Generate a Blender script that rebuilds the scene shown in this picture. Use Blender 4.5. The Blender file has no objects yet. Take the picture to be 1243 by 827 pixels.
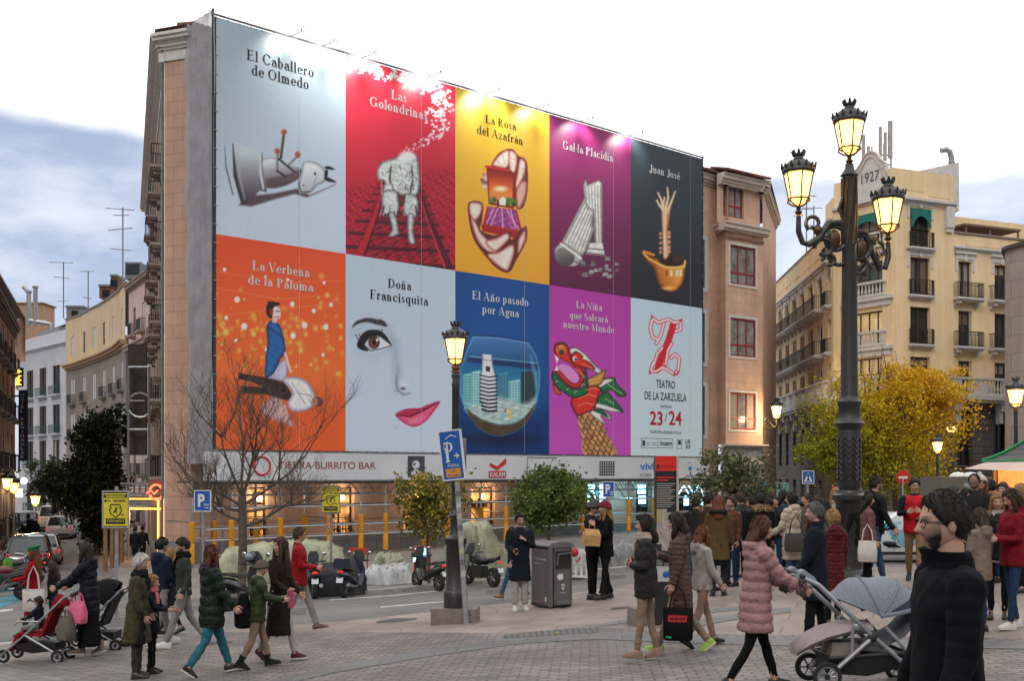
import bpy,math,random
import numpy as np
from mathutils import Vector,Matrix
R=math.radians;PI=math.pi
rng=random.Random(11);nr=np.random.default_rng(5)
sc=bpy.context.scene;COL=sc.collection
# ------------------------------------------------------------------ camera, sky, sun, exposure
F=1350.0;CX=621.5;HY=574.0
cd=bpy.data.cameras.new('camera');cam=bpy.data.objects.new('camera',cd);COL.objects.link(cam)
cd.sensor_width=36;cd.lens=36*F/1243;cd.shift_y=(HY-413.5)/1243
cd.clip_start=.1;cd.clip_end=2000
cam.rotation_euler=(R(90),0,0);sc.camera=cam
sc.view_settings.view_transform='Standard';sc.view_settings.look='None'
sc.view_settings.exposure=0.42;sc.view_settings.gamma=1
w=bpy.data.worlds.new('World');sc.world=w;w.use_nodes=True
nt=w.node_tree;nt.nodes.clear();NN=nt.nodes.new;LL=nt.links.new
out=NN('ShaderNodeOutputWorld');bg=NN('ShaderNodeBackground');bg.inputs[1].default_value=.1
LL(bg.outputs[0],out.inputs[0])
sky=NN('ShaderNodeTexSky');sky.sky_type='NISHITA';sky.sun_disc=False
SUN_EL,SUN_AZ=R(38),R(200)
sky.sun_elevation=SUN_EL;sky.sun_rotation=SUN_AZ
tc=NN('ShaderNodeTexCoord');sep=NN('ShaderNodeSeparateXYZ');LL(tc.outputs['Generated'],sep.inputs[0])
def wmath(op,a,b=None,c=None):
 n=NN('ShaderNodeMath');n.operation=op
 for i,v in enumerate((a,b,c)):
  if v is None:continue
  if isinstance(v,(int,float)):n.inputs[i].default_value=v
  else:LL(v,n.inputs[i])
 return n.outputs[0]
def wmix(f,a,b):
 n=NN('ShaderNodeMix');n.data_type='RGBA'
 if isinstance(f,(int,float)):n.inputs[0].default_value=f
 else:LL(f,n.inputs[0])
 for i,v in((6,a),(7,b)):
  if isinstance(v,tuple):n.inputs[i].default_value=v
  else:LL(v,n.inputs[i])
 return n.outputs[2]
mp=NN('ShaderNodeMapping');mp.inputs['Scale'].default_value=(3.2,3.2,7.5);LL(tc.outputs['Generated'],mp.inputs[0])
cn=NN('ShaderNodeTexNoise');cn.inputs['Scale'].default_value=1.55;cn.inputs['Detail'].default_value=9;cn.inputs['Roughness'].default_value=.56
LL(mp.outputs[0],cn.inputs['Vector'])
def smooth(x,lo,hi):
 n=NN('ShaderNodeMapRange');n.interpolation_type='SMOOTHSTEP';LL(x,n.inputs[0])
 n.inputs[1].default_value=lo;n.inputs[2].default_value=hi;return n.outputs[0]
cloud=wmix(smooth(cn.outputs[0],.38,.62),(3.3,4.0,5.5,1),(6.6,7.0,7.9,1))
low=wmix(smooth(sep.outputs[2],.02,.2),(5.3,5.7,7.0,1),cloud)
low=wmix(.12,low,sky.outputs[0])
edge=wmath('ADD',sep.outputs[2],wmath('MULTIPLY',sep.outputs[0],.048))
high=smooth(wmath('ADD',edge,wmath('MULTIPLY',wmath('SUBTRACT',cn.outputs[0],.5),.035)),.252,.270)
dome=wmix(high,low,(11.8,11.7,11.6,1))
back=wmath('MULTIPLY',smooth(sep.outputs[1],.74,.42),smooth(sep.outputs[2],.60,.28))  # dark low sky added out of view, behind and beside camera, to cut fill light
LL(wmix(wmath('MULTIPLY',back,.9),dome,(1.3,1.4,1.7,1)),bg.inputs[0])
sd=bpy.data.lights.new('sun','SUN');so=bpy.data.objects.new('sun',sd);COL.objects.link(so)
sd.energy=.5;sd.angle=R(18);sd.color=(1,.9,.78)
so.rotation_euler=(R(90)-SUN_EL,0,R(180)-SUN_AZ+R(0))
# ------------------------------------------------------------------ geometry helpers
def ss(a,b,x):
 t=min(max((x-a)/(b-a),0),1);return t*t*(3-2*t)
def G(x,y):
 near=2.0+.025*y-.06*max(-12,min(12,x))
 far=3.55+.012*min(max(y-33,0),25)-.03*max(-35,min(6,x))
 s=ss(22,34,y);return-(near*(1-s)+far*s)
def ground_at(px,py):
 kx,kz=(px-CX)/F,(HY-py)/F
 lo=1.0;d=1.0
 while d<170:
  if kz*d<G(kx*d,d):
   hi=d
   for _ in range(25):
    m=(lo+hi)/2
    if kz*m<G(kx*m,m):hi=m
    else:lo=m
   return Vector((kx*lo,lo,G(kx*lo,lo)))
  lo=d;d+=.25
 return Vector((kx*170,170,G(kx*170,170)))
def at(px,D,py=None):
 x=(px-CX)/F*D
 return Vector((x,D,G(x,D)if py is None else(HY-py)/F*D))
def lin(c):
 c=np.asarray(c,float)/255.0
 return np.where(c<=.04045,c/12.92,((c+.055)/1.055)**2.4)
_mats={}
def nodes_of(name):
 m=bpy.data.materials.new(name);m.use_nodes=True
 return m,m.node_tree,m.node_tree.nodes['Principled BSDF']
def streak(n,l,co,src,b):
 mp=n('ShaderNodeMapping');mp.inputs['Scale'].default_value=(1.3,1.3,.09);l(co.outputs['Object'],mp.inputs[0]);no=n('ShaderNodeTexNoise');no.inputs['Scale'].default_value=1.0;no.inputs['Detail'].default_value=7;no.inputs['Roughness'].default_value=.7;l(mp.outputs[0],no.inputs['Vector'])
 r=n('ShaderNodeMapRange');r.inputs[1].default_value=.32;r.inputs[2].default_value=.6;r.inputs[3].default_value=.86;r.inputs[4].default_value=1.03;l(no.outputs[0],r.inputs[0]);m2=n('ShaderNodeMix');m2.data_type='RGBA';m2.blend_type='MULTIPLY';m2.inputs[0].default_value=1;l(src,m2.inputs[6]);l(r.outputs[0],m2.inputs[7]);l(m2.outputs[2],b.inputs['Base Color'])
def M(name,col=(.5,.5,.5),rough=.7,var=.18,scale=3.0,bump=0.,bscale=40.,metal=0.,emit=None,es=0.,spec=.35,coat=0.,detail=4):
 if name in _mats:return _mats[name]
 m,t,b=nodes_of(name);n,l=t.nodes.new,t.links.new
 b.inputs['Roughness'].default_value=rough;b.inputs['Metallic'].default_value=metal
 b.inputs['Specular IOR Level'].default_value=spec;b.inputs['Coat Weight'].default_value=coat
 co=n('ShaderNodeTexCoord')
 if var>0:
  no=n('ShaderNodeTexNoise');no.inputs['Scale'].default_value=scale;no.inputs['Detail'].default_value=detail
  no.inputs['Roughness'].default_value=.65;l(co.outputs['Object'],no.inputs['Vector'])
  mx=n('ShaderNodeMix');mx.data_type='RGBA'
  r=n('ShaderNodeMapRange');r.inputs[1].default_value=.3;r.inputs[2].default_value=.7;l(no.outputs[0],r.inputs[0]);l(r.outputs[0],mx.inputs[0])
  mx.inputs[6].default_value=tuple(max(0,c*(1-var))for c in col)+(1,)
  mx.inputs[7].default_value=tuple(min(1,c*(1+var))for c in col)+(1,)
  l(mx.outputs[2],b.inputs['Base Color'])
 else:b.inputs['Base Color'].default_value=tuple(col)+(1,)
 if 'render' in name and var>0:streak(n,l,co,mx.outputs[2],b)
 if bump:
  bn=n('ShaderNodeTexNoise');bn.inputs['Scale'].default_value=bscale;bn.inputs['Detail'].default_value=5
  l(co.outputs['Object'],bn.inputs['Vector'])
  bp=n('ShaderNodeBump');bp.inputs['Strength'].default_value=bump;bp.inputs['Distance'].default_value=.02
  l(bn.outputs[0],bp.inputs['Height']);l(bp.outputs[0],b.inputs['Normal'])
 if emit:b.inputs['Emission Color'].default_value=tuple(emit)+(1,);b.inputs['Emission Strength'].default_value=es
 _mats[name]=m;return m
def M_attr(name,rough=.6,spec=.3,sheen=0,trans=0,bump=0,bscale=200):
 if name in _mats:return _mats[name]
 m,t,b=nodes_of(name);n,l=t.nodes.new,t.links.new
 a=n('ShaderNodeAttribute');a.attribute_name='Col';l(a.outputs[0],b.inputs['Base Color'])
 b.inputs['Roughness'].default_value=rough;b.inputs['Specular IOR Level'].default_value=spec
 if trans:
  tr=n('ShaderNodeBsdfTranslucent');l(a.outputs[0],tr.inputs[0]);mx=n('ShaderNodeMixShader');mx.inputs[0].default_value=trans
  l(b.outputs[0],mx.inputs[1]);l(tr.outputs[0],mx.inputs[2]);l(mx.outputs[0],t.nodes['Material Output'].inputs[0])
 if bump:
  co=n('ShaderNodeTexCoord');bn=n('ShaderNodeTexNoise');bn.inputs['Scale'].default_value=bscale
  l(co.outputs['Object'],bn.inputs['Vector']);bp=n('ShaderNodeBump');bp.inputs['Strength'].default_value=bump
  bp.inputs['Distance'].default_value=.02;l(bn.outputs[0],bp.inputs['Height']);l(bp.outputs[0],b.inputs['Normal'])
 _mats[name]=m;return m
def M_brick(name,c1,c2,mortar,bw,bh,ms=.012,rough=.75,rot=0.,var=.3,bump=.5,vscale=.35,vert=False,spec=.5,offset=.5):
 if name in _mats:return _mats[name]
 m,t,b=nodes_of(name);n,l=t.nodes.new,t.links.new
 co=n('ShaderNodeTexCoord');mp=n('ShaderNodeMapping');mp.inputs['Rotation'].default_value=(0,0,rot);src=co.outputs['Object']
 if vert:
  s=n('ShaderNodeSeparateXYZ');l(src,s.inputs[0]);c=n('ShaderNodeCombineXYZ')
  k=n('ShaderNodeMath');k.operation='MULTIPLY_ADD';l(s.outputs[0],k.inputs[0]);k.inputs[1].default_value=vert[0]
  k2=n('ShaderNodeMath');k2.operation='MULTIPLY';l(s.outputs[1],k2.inputs[0]);k2.inputs[1].default_value=vert[1]
  l(k2.outputs[0],k.inputs[2]);l(k.outputs[0],c.inputs[0]);l(s.outputs[2],c.inputs[1]);src=c.outputs[0]
 l(src,mp.inputs[0])
 br=n('ShaderNodeTexBrick');br.offset=offset;l(mp.outputs[0],br.inputs['Vector'])
 br.inputs['Scale'].default_value=1;br.inputs['Brick Width'].default_value=bw;br.inputs['Row Height'].default_value=bh
 br.inputs['Mortar Size'].default_value=ms;br.inputs['Mortar Smooth'].default_value=.3;br.inputs['Bias'].default_value=0
 br.inputs['Color1'].default_value=tuple(c1)+(1,);br.inputs['Color2'].default_value=tuple(c2)+(1,);br.inputs['Mortar'].default_value=tuple(mortar)+(1,)
 no=n('ShaderNodeTexNoise');no.inputs['Scale'].default_value=vscale;no.inputs['Detail'].default_value=8;no.inputs['Roughness'].default_value=.7
 l(co.outputs['Object'],no.inputs['Vector'])
 r=n('ShaderNodeMapRange');r.inputs[1].default_value=.3;r.inputs[2].default_value=.7;r.inputs[3].default_value=1-var;r.inputs[4].default_value=1+var;l(no.outputs[0],r.inputs[0])
 mx=n('ShaderNodeMix');mx.data_type='RGBA';mx.blend_type='MULTIPLY';mx.inputs[0].default_value=1
 l(br.outputs[0],mx.inputs[6]);l(r.outputs[0],mx.inputs[7]);l(mx.outputs[2],b.inputs['Base Color'])
 if vert:streak(n,l,co,mx.outputs[2],b)
 r2=n('ShaderNodeMapRange');r2.inputs[3].default_value=rough-.15;r2.inputs[4].default_value=rough+.12;l(no.outputs[0],r2.inputs[0]);l(r2.outputs[0],b.inputs['Roughness'])
 b.inputs['Specular IOR Level'].default_value=spec
 bp=n('ShaderNodeBump');bp.inputs['Strength'].default_value=bump;bp.inputs['Distance'].default_value=.02;bp.invert=True
 l(br.outputs['Fac'],bp.inputs['Height']);l(bp.outputs[0],b.inputs['Normal'])
 _mats[name]=m;return m
class MB:
 def __init__(s):s.v=[];s.f=[];s.m=[];s.mats=[];s.c=[];s.col=None
 def slot(s,m):
  if m not in s.mats:s.mats.append(m)
  return s.mats.index(m)
 def add(s,vs,fs,m):
  b=len(s.v);k=s.slot(m);s.v.extend(tuple(p)for p in vs)
  for f in fs:s.f.append(tuple(i+b for i in f));s.m.append(k)
  if s.col is not None:s.c.extend([s.col]*len(vs))
 def poly(s,ps,m):s.add(ps,[tuple(range(len(ps)))],m)
 def hexa(s,p,m):
  s.add(p,[(3,2,1,0),(4,5,6,7),(0,1,5,4),(1,2,6,5),(2,3,7,6),(3,0,4,7)],m)
 def box(s,c,d,m,rot=None,top=1.0):
  c=Vector(c);hx,hy,hz=d[0]/2,d[1]/2,d[2]/2
  ps=[Vector((x,y,-hz))for x,y in((-hx,-hy),(hx,-hy),(hx,hy),(-hx,hy))]+[Vector((x*top,y*top,hz))for x,y in((-hx,-hy),(hx,-hy),(hx,hy),(-hx,hy))]
  if rot is not None:ps=[rot@p for p in ps]
  s.hexa([c+p for p in ps],m)
 def loft(s,rings,m,cap=True,close=True):
  n=len(rings[0]);vs=[p for r in rings for p in r];fs=[]
  for i in range(len(rings)-1):
   for j in range(n if close else n-1):
    a,b=i*n+j,i*n+(j+1)%n;fs.append((a,b,b+n,a+n))
  if cap:fs.append(tuple(range(n-1,-1,-1)));k=(len(rings)-1)*n;fs.append(tuple(range(k,k+n)))
  s.add(vs,fs,m)
 def tube(s,pts,r,m,n=6,cap=True,flat=1.0,up=None):
  pts=[Vector(p)for p in pts];rr=r if isinstance(r,(list,tuple))else[r]*len(pts);rings=[];u=None
  for i,p in enumerate(pts):
   d=(pts[min(i+1,len(pts)-1)]-pts[max(i-1,0)])
   if d.length<1e-9:d=Vector((0,0,1))
   d.normalize()
   if u is None:u=(up or(Vector((0,0,1))if abs(d.z)<.9 else Vector((1,0,0))));u=Vector(u)
   a=d.cross(u)
   if a.length<1e-6:a=d.cross(Vector((0,1,0)))
   a.normalize();u=a.cross(d).normalized()
   rings.append([p+(a*math.cos(2*PI*k/n)+u*math.sin(2*PI*k/n)*flat)*rr[i]for k in range(n)])
  s.loft(rings,m,cap)
 def lathe(s,prof,c,m,n=16,sx=1.,sy=1.,rot=None):
  c=Vector(c);rings=[]
  for r,z in prof:
   q=[Vector((math.cos(2*PI*k/n)*r*sx,math.sin(2*PI*k/n)*r*sy,z))for k in range(n)]
   rings.append([c+(rot@p if rot else p)for p in q])
  s.loft(rings,m)
 def ball(s,c,r,m,nu=10,nv=7,rot=None):
  r=(r,r,r)if isinstance(r,(int,float))else r;c=Vector(c);rings=[]
  for i in range(nv+1):
   t=PI*(i*.96+.02*nv)/nv
   q=[Vector((math.sin(t)*math.cos(2*PI*k/nu)*r[0],math.sin(t)*math.sin(2*PI*k/nu)*r[1],math.cos(t)*r[2]))for k in range(nu)]
   rings.append([c+(rot@p if rot else p)for p in q])
  s.loft(rings,m)
 def ring(s,c,rad,r,m,axis='x',n=20,k=6,sy=1.,rot=None):
  pts=[]
  for i in range(n):
   a=2*PI*i/n;x,y=math.cos(a)*rad,math.sin(a)*rad*sy
   p={'x':Vector((0,x,y)),'y':Vector((x,0,y)),'z':Vector((x,y,0))}[axis];pts.append(Vector(c)+(rot@p if rot else p))
  ax={'x':Vector((1,0,0)),'y':Vector((0,1,0)),'z':Vector((0,0,1))}[axis]
  if rot:ax=rot@ax
  rings=[]
  for p in pts:
   d=(p-Vector(c)).normalized();rings.append([p+d*math.cos(2*PI*j/k)*r+ax*math.sin(2*PI*j/k)*r for j in range(k)])
  rings.append(rings[0]);s.loft(rings,m,cap=False)
 def build(s,name,parent=None,smooth=35,loc=None):
  me=bpy.data.meshes.new(name);off=Vector((0,0,0))
  if parent is not None:
   q=parent
   while q is not None:off+=q.location;q=q.parent
  if loc is not None:off=Vector(loc)
  v=np.array(s.v,float)-np.array(off)
  me.from_pydata(v.tolist(),[],s.f)
  for m in s.mats:me.materials.append(m)
  me.polygons.foreach_set('material_index',s.m)
  if s.col is not None:
   ca=me.color_attributes.new('Col','FLOAT_COLOR','POINT');c=np.ones((len(s.v),4));c[:,:3]=np.array(s.c);ca.data.foreach_set('color',c.ravel())
  if smooth:
   me.polygons.foreach_set('use_smooth',[True]*len(s.f));me.set_sharp_from_angle(angle=R(smooth))
  me.update();o=bpy.data.objects.new(name,me);COL.objects.link(o)
  if parent is not None:o.parent=parent
  elif loc is not None:o.location=off
  return o
def tag(o,label=None,cat=None,group=None,kind=None):
 if label:o['label']=label
 if cat:o['category']=cat
 if group:o['group']=group
 if kind:o['kind']=kind
 return o
def thing(name,label,cat,loc=(0,0,0),group=None):
 o=bpy.data.objects.new(name,None);COL.objects.link(o);o.location=loc;o.empty_display_size=.2
 return tag(o,label,cat,group)
def struct(o):o['kind']='structure';return o
def copy_tree(o,parent=None):
 c=o.copy();COL.objects.link(c)
 if parent is not None:c.parent=parent
 for ch in list(o.children):copy_tree(ch,c)
 return c
class FR:
 def __init__(s,p0,p1):
  s.o=Vector((p0[0],p0[1],0));d=Vector((p1[0]-p0[0],p1[1]-p0[1],0));s.w=d.length;s.u=d.normalized()
  s.n=Vector((s.u.y,-s.u.x,0))
 def P(s,a,z,n=0.):p=s.o+s.u*a+s.n*n;return Vector((p.x,p.y,z))
 def uv(s,px,py,n=0.):
  r=Vector(((px-CX)/F,1,(HY-py)/F));o=s.o+s.n*n;t=o.dot(s.n)/r.dot(s.n);p=r*t
  return(p-o).dot(s.u),p.z
 def fbox(s,mb,a0,a1,z0,z1,n0,n1,m):
  mb.hexa([s.P(a0,z0,n1),s.P(a1,z0,n1),s.P(a1,z0,n0),s.P(a0,z0,n0),s.P(a0,z1,n1),s.P(a1,z1,n1),s.P(a1,z1,n0),s.P(a0,z1,n0)],m)
 def wall(s,mb,a0,a1,z0,z1,holes,m,n=0.,depth=.22):
  As=sorted({a0,a1}|{min(max(h[k],a0),a1)for h in holes for k in(0,1)});Zs=sorted({z0,z1}|{min(max(h[k],z0),z1)for h in holes for k in(2,3)})
  for i in range(len(As)-1):
   for j in range(len(Zs)-1):
    ca,cz=(As[i]+As[i+1])/2,(Zs[j]+Zs[j+1])/2
    if any(h[0]<ca<h[1]and h[2]<cz<h[3]for h in holes):continue
    mb.poly([s.P(As[i],Zs[j],n),s.P(As[i+1],Zs[j],n),s.P(As[i+1],Zs[j+1],n),s.P(As[i],Zs[j+1],n)],m)
  for h in holes:
   b0,b1,y0,y1=h[:4]
   for q in((b0,y0,b1,y0),(b1,y0,b1,y1),(b1,y1,b0,y1),(b0,y1,b0,y0)):
    mb.poly([s.P(q[0],q[1],n),s.P(q[2],q[3],n),s.P(q[2],q[3],n-depth),s.P(q[0],q[1],n-depth)],m)
 def cornice(s,mb,a0,a1,z0,prof,m,n=0.,back=.05):
  z=z0
  for o_,h_ in prof:s.fbox(mb,a0,a1,z,z+h_,n-back,n+o_,m);z+=h_
def window(parent,fr,a0,a1,z0,z1,n,frame_m,pane_m,nx=2,zt=None,fw=.06,depth=.2,name='window'):
 mb=MB();d=n-depth
 for q in((a0,a0+fw,z0,z1),(a1-fw,a1,z0,z1),(a0+fw,a1-fw,z0,z0+fw),(a0+fw,a1-fw,z1-fw,z1)):fr.fbox(mb,*q,d,d+.07,frame_m)
 for i in range(1,nx):
  a=a0+(a1-a0)*i/nx;fr.fbox(mb,a-fw*.45,a+fw*.45,z0+fw,z1-fw,d+.002,d+.065,frame_m)
 if zt is not None:fr.fbox(mb,a0+fw,a1-fw,zt-fw*.5,zt+fw*.5,d+.004,d+.06,frame_m)
 w_=mb.build(name,parent,smooth=0)
 g=MB();g.poly([fr.P(a0,z0,d+.01),fr.P(a1,z0,d+.01),fr.P(a1,z1,d+.01),fr.P(a0,z1,d+.01)],pane_m);g.build('pane',w_,smooth=0)
 if name=='window' and z1-z0>1.2 and rng.random()<.5:
  bm_=M('blind_%d'%rng.randrange(3),((.30,.28,.25),(.16,.12,.09),(.38,.37,.35))[rng.randrange(3)],.8,.15,8);g=MB();drop=rng.uniform(.15,.7)
  if rng.random()<.6:fr.fbox(g,a0+fw,a1-fw,z1-fw-(z1-z0)*drop,z1-fw-.002,d+.012,d+.022,bm_)
  else:
   for e in(a0+fw,a1-fw-(a1-a0)*.28):fr.fbox(g,e,e+(a1-a0)*.28,z0+fw,z1-fw-.002,d+.012,d+.02,bm_)
  g.build('blind',w_,smooth=0)
 return w_
def balcony(parent,fr,a0,a1,z,out,slab_m,rail_m,h=1.0,bars=None,name='balcony',n=0.,corb=None):
 mb=MB();fr.fbox(mb,a0-.12,a1+.12,z-.14,z,n-.02,n+out+.06,slab_m);fr.fbox(mb,a0-.05,a1+.05,z-.24,z-.143,n-.02,n+out-.04,slab_m)
 if corb:
  for a in corb:
   fr.fbox(mb,a-.13,a+.13,z-.62,z-.243,n-.02,n+.16,slab_m);fr.fbox(mb,a-.14,a+.14,z-.42,z-.243,n+.162,n+out-.1,slab_m)
 b=mb.build(name,parent,smooth=0);r=MB();k=bars or max(3,int((a1-a0)/.14))
 fr.fbox(r,a0,a1,z+h-.05,z+h,n+out-.05,n+out,rail_m);fr.fbox(r,a0,a1,z+.06,z+.1,n+out-.04,n+out-.01,rail_m)
 fr.fbox(r,a0,a1,z+h*.78,z+h*.78+.025,n+out-.04,n+out-.01,rail_m)
 for i in range(k+1):
  a=a0+(a1-a0)*i/k;fr.fbox(r,a-.014,a+.014,z+.001,z+h-.05,n+out-.042,n+out-.012,rail_m)
 for a in(a0,a1):
  fr.fbox(r,a-.02,a+.02,z+h-.048,z+h-.002,n,n+out-.05,rail_m)
  for i in range(1,5):
   t=n+out*i/5;fr.fbox(r,a-.013,a+.013,z+.001,z+h-.048,t-.013,t+.013,rail_m)
 r.build('railing',b,smooth=0);return b
_txt={}
def text_geo(s,bold=0.):
 k=(s,bold)
 if k in _txt:return _txt[k]
 cu=bpy.data.curves.new('t','FONT');cu.body=s;cu.size=1;cu.offset=bold;o=bpy.data.objects.new('t',cu);COL.objects.link(o)
 dg=bpy.context.evaluated_depsgraph_get();me=o.evaluated_get(dg).to_mesh()
 v=[(p.co.x,p.co.y)for p in me.vertices];f=[tuple(p.vertices)for p in me.polygons]
 o.evaluated_get(dg).to_mesh_clear();bpy.data.objects.remove(o);bpy.data.curves.remove(cu)
 x0=min(p[0]for p in v);x1=max(p[0]for p in v);y0=min(p[1]for p in v);y1=max(p[1]for p in v)
 _txt[k]=(v,f,x0,x1,y0,y1);return _txt[k]
def sans(mb,s,P,a0,a1,z0,z1,n,m,bold=0.,keep=False):
 v,f,x0,x1,y0,y1=text_geo(s,bold);sx=(a1-a0)/(x1-x0);sy=(z1-z0)/(y1-y0)
 mb.add([P(a0+(x-x0)*sx,z0+(y-y0)*sy,n)for x,y in v],f,m)
 # ------------------------------------------------------------------ ground, plaza, streets
m_base=M_brick('pavement_stone',(.17,.155,.145),(.21,.19,.175),(.08,.075,.07),.6,.6,.012,bump=.2)
m_sett=M_brick('granite_setts',(.108,.094,.092),(.195,.168,.158),(.068,.06,.059),.23,.115,.015,rough=.58,rot=R(4),var=.5,bump=.7,vscale=.55)
m_slab=M_brick('plaza_slabs',(.18,.144,.127),(.235,.188,.163),(.10,.082,.075),1.2,.8,.012,rough=.55,rot=R(18),var=.34,bump=.25,vscale=.8)
m_band=M_brick('dark_granite',(.10,.10,.105),(.125,.125,.13),(.05,.05,.05),.9,.45,.008,rough=.55,rot=R(4),var=.25)
m_asph=M('asphalt',(.135,.132,.13),.8,.32,.45,.5,60,detail=9)
m_paint=M('road_paint',(.36,.36,.355),.8,.45,2.5)
m_blue=M('blue_road_paint',(.07,.2,.25),.75,.4,1.5)
def sheet(name,cols,m,dz,rows=24,close=None):
 """cols: list of (xy_near, xy_far) world pairs; a sheet that follows the ground, dz above it"""
 mb=MB();vs=[];fs=[]
 for i,(p,q)in enumerate(cols):
  for j in range(rows+1):
   t=j/rows;x,y=p[0]+(q[0]-p[0])*t,p[1]+(q[1]-p[1])*t;vs.append((x,y,G(x,y)+dz))
 for i in range(len(cols)-1):
  for j in range(rows):a=i*(rows+1)+j;fs.append((a,a+rows+1,a+rows+2,a+1))
 mb.add(vs,fs,m);return struct(mb.build(name,smooth=60))
def interp(line,px):
 for(x0,y0),(x1,y1)in zip(line,line[1:]):
  if px<=x1 or(x1,y1)==line[-1]:return y0+(y1-y0)*(px-x0)/(x1-x0)
mb=MB();xs=list(range(-400,-100,60))+list(range(-100,101,2))+list(range(120,401,60));ys=list(range(-20,171,2))+[200,260,400,700,1200]
mb.add([(x,y,G(x,y)-.05)for x in xs for y in ys],[(i*len(ys)+j,(i+1)*len(ys)+j,(i+1)*len(ys)+j+1,i*len(ys)+j+1)for i in range(len(xs)-1)for j in range(len(ys)-1)],m_base)
struct(mb.build('ground',smooth=60))
PXS=list(range(-400,1701,30))
bound=[(-400,775),(270,768),(400,768),(620,769),(725,762),(860,770),(1243,775),(1700,790)]
kerb=[(-400,812),(0,783),(200,770),(400,756),(528,743),(640,730),(740,713),(860,698),(1000,690),(1243,681),(1700,668)]
fark=[(-400,716),(60,716),(200,727),(300,726),(447,722),(602,707),(765,692),(850,684),(905,664),(945,651),(1000,650),(1243,652),(1700,655)]
def ray_xy(px,py):p=ground_at(px,py);return(p.x,p.y)
def near_xy(px,D):return((px-CX)/F*D,D)
sheet('plaza_setts',[(near_xy(px,1.0),ray_xy(px,max(interp(bound,px),interp(kerb,px)+.5)))for px in PXS],m_sett,.0)
sheet('plaza_slabs',[(ray_xy(px,max(interp(bound,px),interp(kerb,px)+.5)),ray_xy(px,interp(kerb,px)))for px in PXS],m_slab,.0)
sheet('road',[(ray_xy(px,interp(kerb,px)),ray_xy(px,interp(fark,px)))for px in PXS],m_asph,-.012)
bl=[(300,838),(400,814),(520,793),(636,777),(724,772),(860,778),(1000,781),(1243,784),(1500,790)]
sheet('granite_band',[(ray_xy(px,interp(bl,px)+5),ray_xy(px,interp(bl,px)-4))for px in range(300,1500,20)],m_band,.006,3)
sheet('tactile_paving',[(ray_xy(px,y0),ray_xy(px,y1))for px,y0,y1 in((612,776,772.5),(640,775,769),(690,771,764.5),(726,769.5,763))],M_brick('tactile',(.13,.13,.135),(.15,.15,.15),(.06,.06,.06),.09,.09,.02,offset=0,bump=1),.009,4)
sheet('granite_band',[(ray_xy(px,y0),ray_xy(px,y1))for px,y0,y1 in((690,768,764),(760,757,753),(830,748,744),(900,741,737))],m_band,.006,3)
sheet('granite_band',[(ray_xy(px,y0),ray_xy(px,y1))for px,y0,y1 in((838,763,755),(900,752,745),(960,744,738))],m_band,.007,3)
sheet('manhole_cover',[(ray_xy(px,y0),ray_xy(px,y1))for px,y0,y1 in((457,757,755),(480,756,751.5),(506,752.5,751.5))],M('iron_cover',(.05,.05,.05),.6,.3,20),.006,2)
for pts in(((400,729.5,728),(470,724.5,723.4),(545,717,716)),((462,738,736.5),(500,734.8,733.4),(540,731,729.8)),((-60,746.5,743),(0,744,740.5),(16,741.5,739)),((-100,792,789.5),(20,780.5,778.8),(60,777,775.6))):
 sheet('road_marking',[(ray_xy(a,b),ray_xy(a,c))for a,b,c in pts],m_paint,-.007,2)
sheet('road_marking',[(ray_xy(a,b),ray_xy(a,c))for a,b,c in((-40,742,727),(0,738,726),(22,730,720),(36,722,714))],m_blue,-.0075,3)
for q in(((330,748,741),(372,745.5,738)),((590,722,717),(612,720.5,716)),((120,762,752),(170,758,749)),((690,708,703),(760,701.5,697.5))):sheet('asphalt_patch',[(ray_xy(a,b),ray_xy(a,c))for a,b,c in q],M('asphalt_repair',(.085,.084,.083),.8,.3,2,.5,60),-.008,3)
for q in(((255,783,780.5),(282,781.5,779)),((742,741,738.5),(762,739.5,737))):sheet('manhole_cover',[(ray_xy(a,b),ray_xy(a,c))for a,b,c in q],M('iron_cover'),.007,2)
mb=MB();kp=[ground_at(px,interp(fark,px))for px in list(range(300,861,20))]
prev=None;rings=[]
for p,q in zip(kp,kp[1:]+[kp[-1]*2-kp[-2]]):
 d=(q-p).normalized();n_=Vector((-d.y,d.x,0));rings.append([p+Vector((0,0,-.06)),p+Vector((0,0,.1)),p+n_*.3+Vector((0,0,.11)),p+n_*.3+Vector((0,0,-.06))])
mb.loft(rings,M('kerb_stone',(.27,.26,.25),.7,.2,4,.3));struct(mb.build('kerb',smooth=30))
def seg_sheet(name,pts,hw,m,dz):
 cols=[]
 for(x0,y0,w0)in pts:cols.append(((x0-w0,y0),(x0+w0,y0)))
 return sheet(name,cols,m,dz,10)
seg_sheet('left_street',[(-20.5,36,6),(-20.5,46,4.2),(-24,56,3.4),(-28,66,3.3),(-33.5,80,3.3),(-39.5,95,3.2),(-47,110,3.2),(-56,122,3.2),(-66,132,3)],3,M_brick('street_setts',(.10,.095,.092),(.15,.14,.135),(.05,.048,.046),.2,.12,.014,var=.35),-.02)
seg_sheet('right_street',[(18.6,60,1.5),(21,76,1.8),(22.4,90,1.6),(24,115,1.5)],3,m_asph,-.02)
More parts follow.
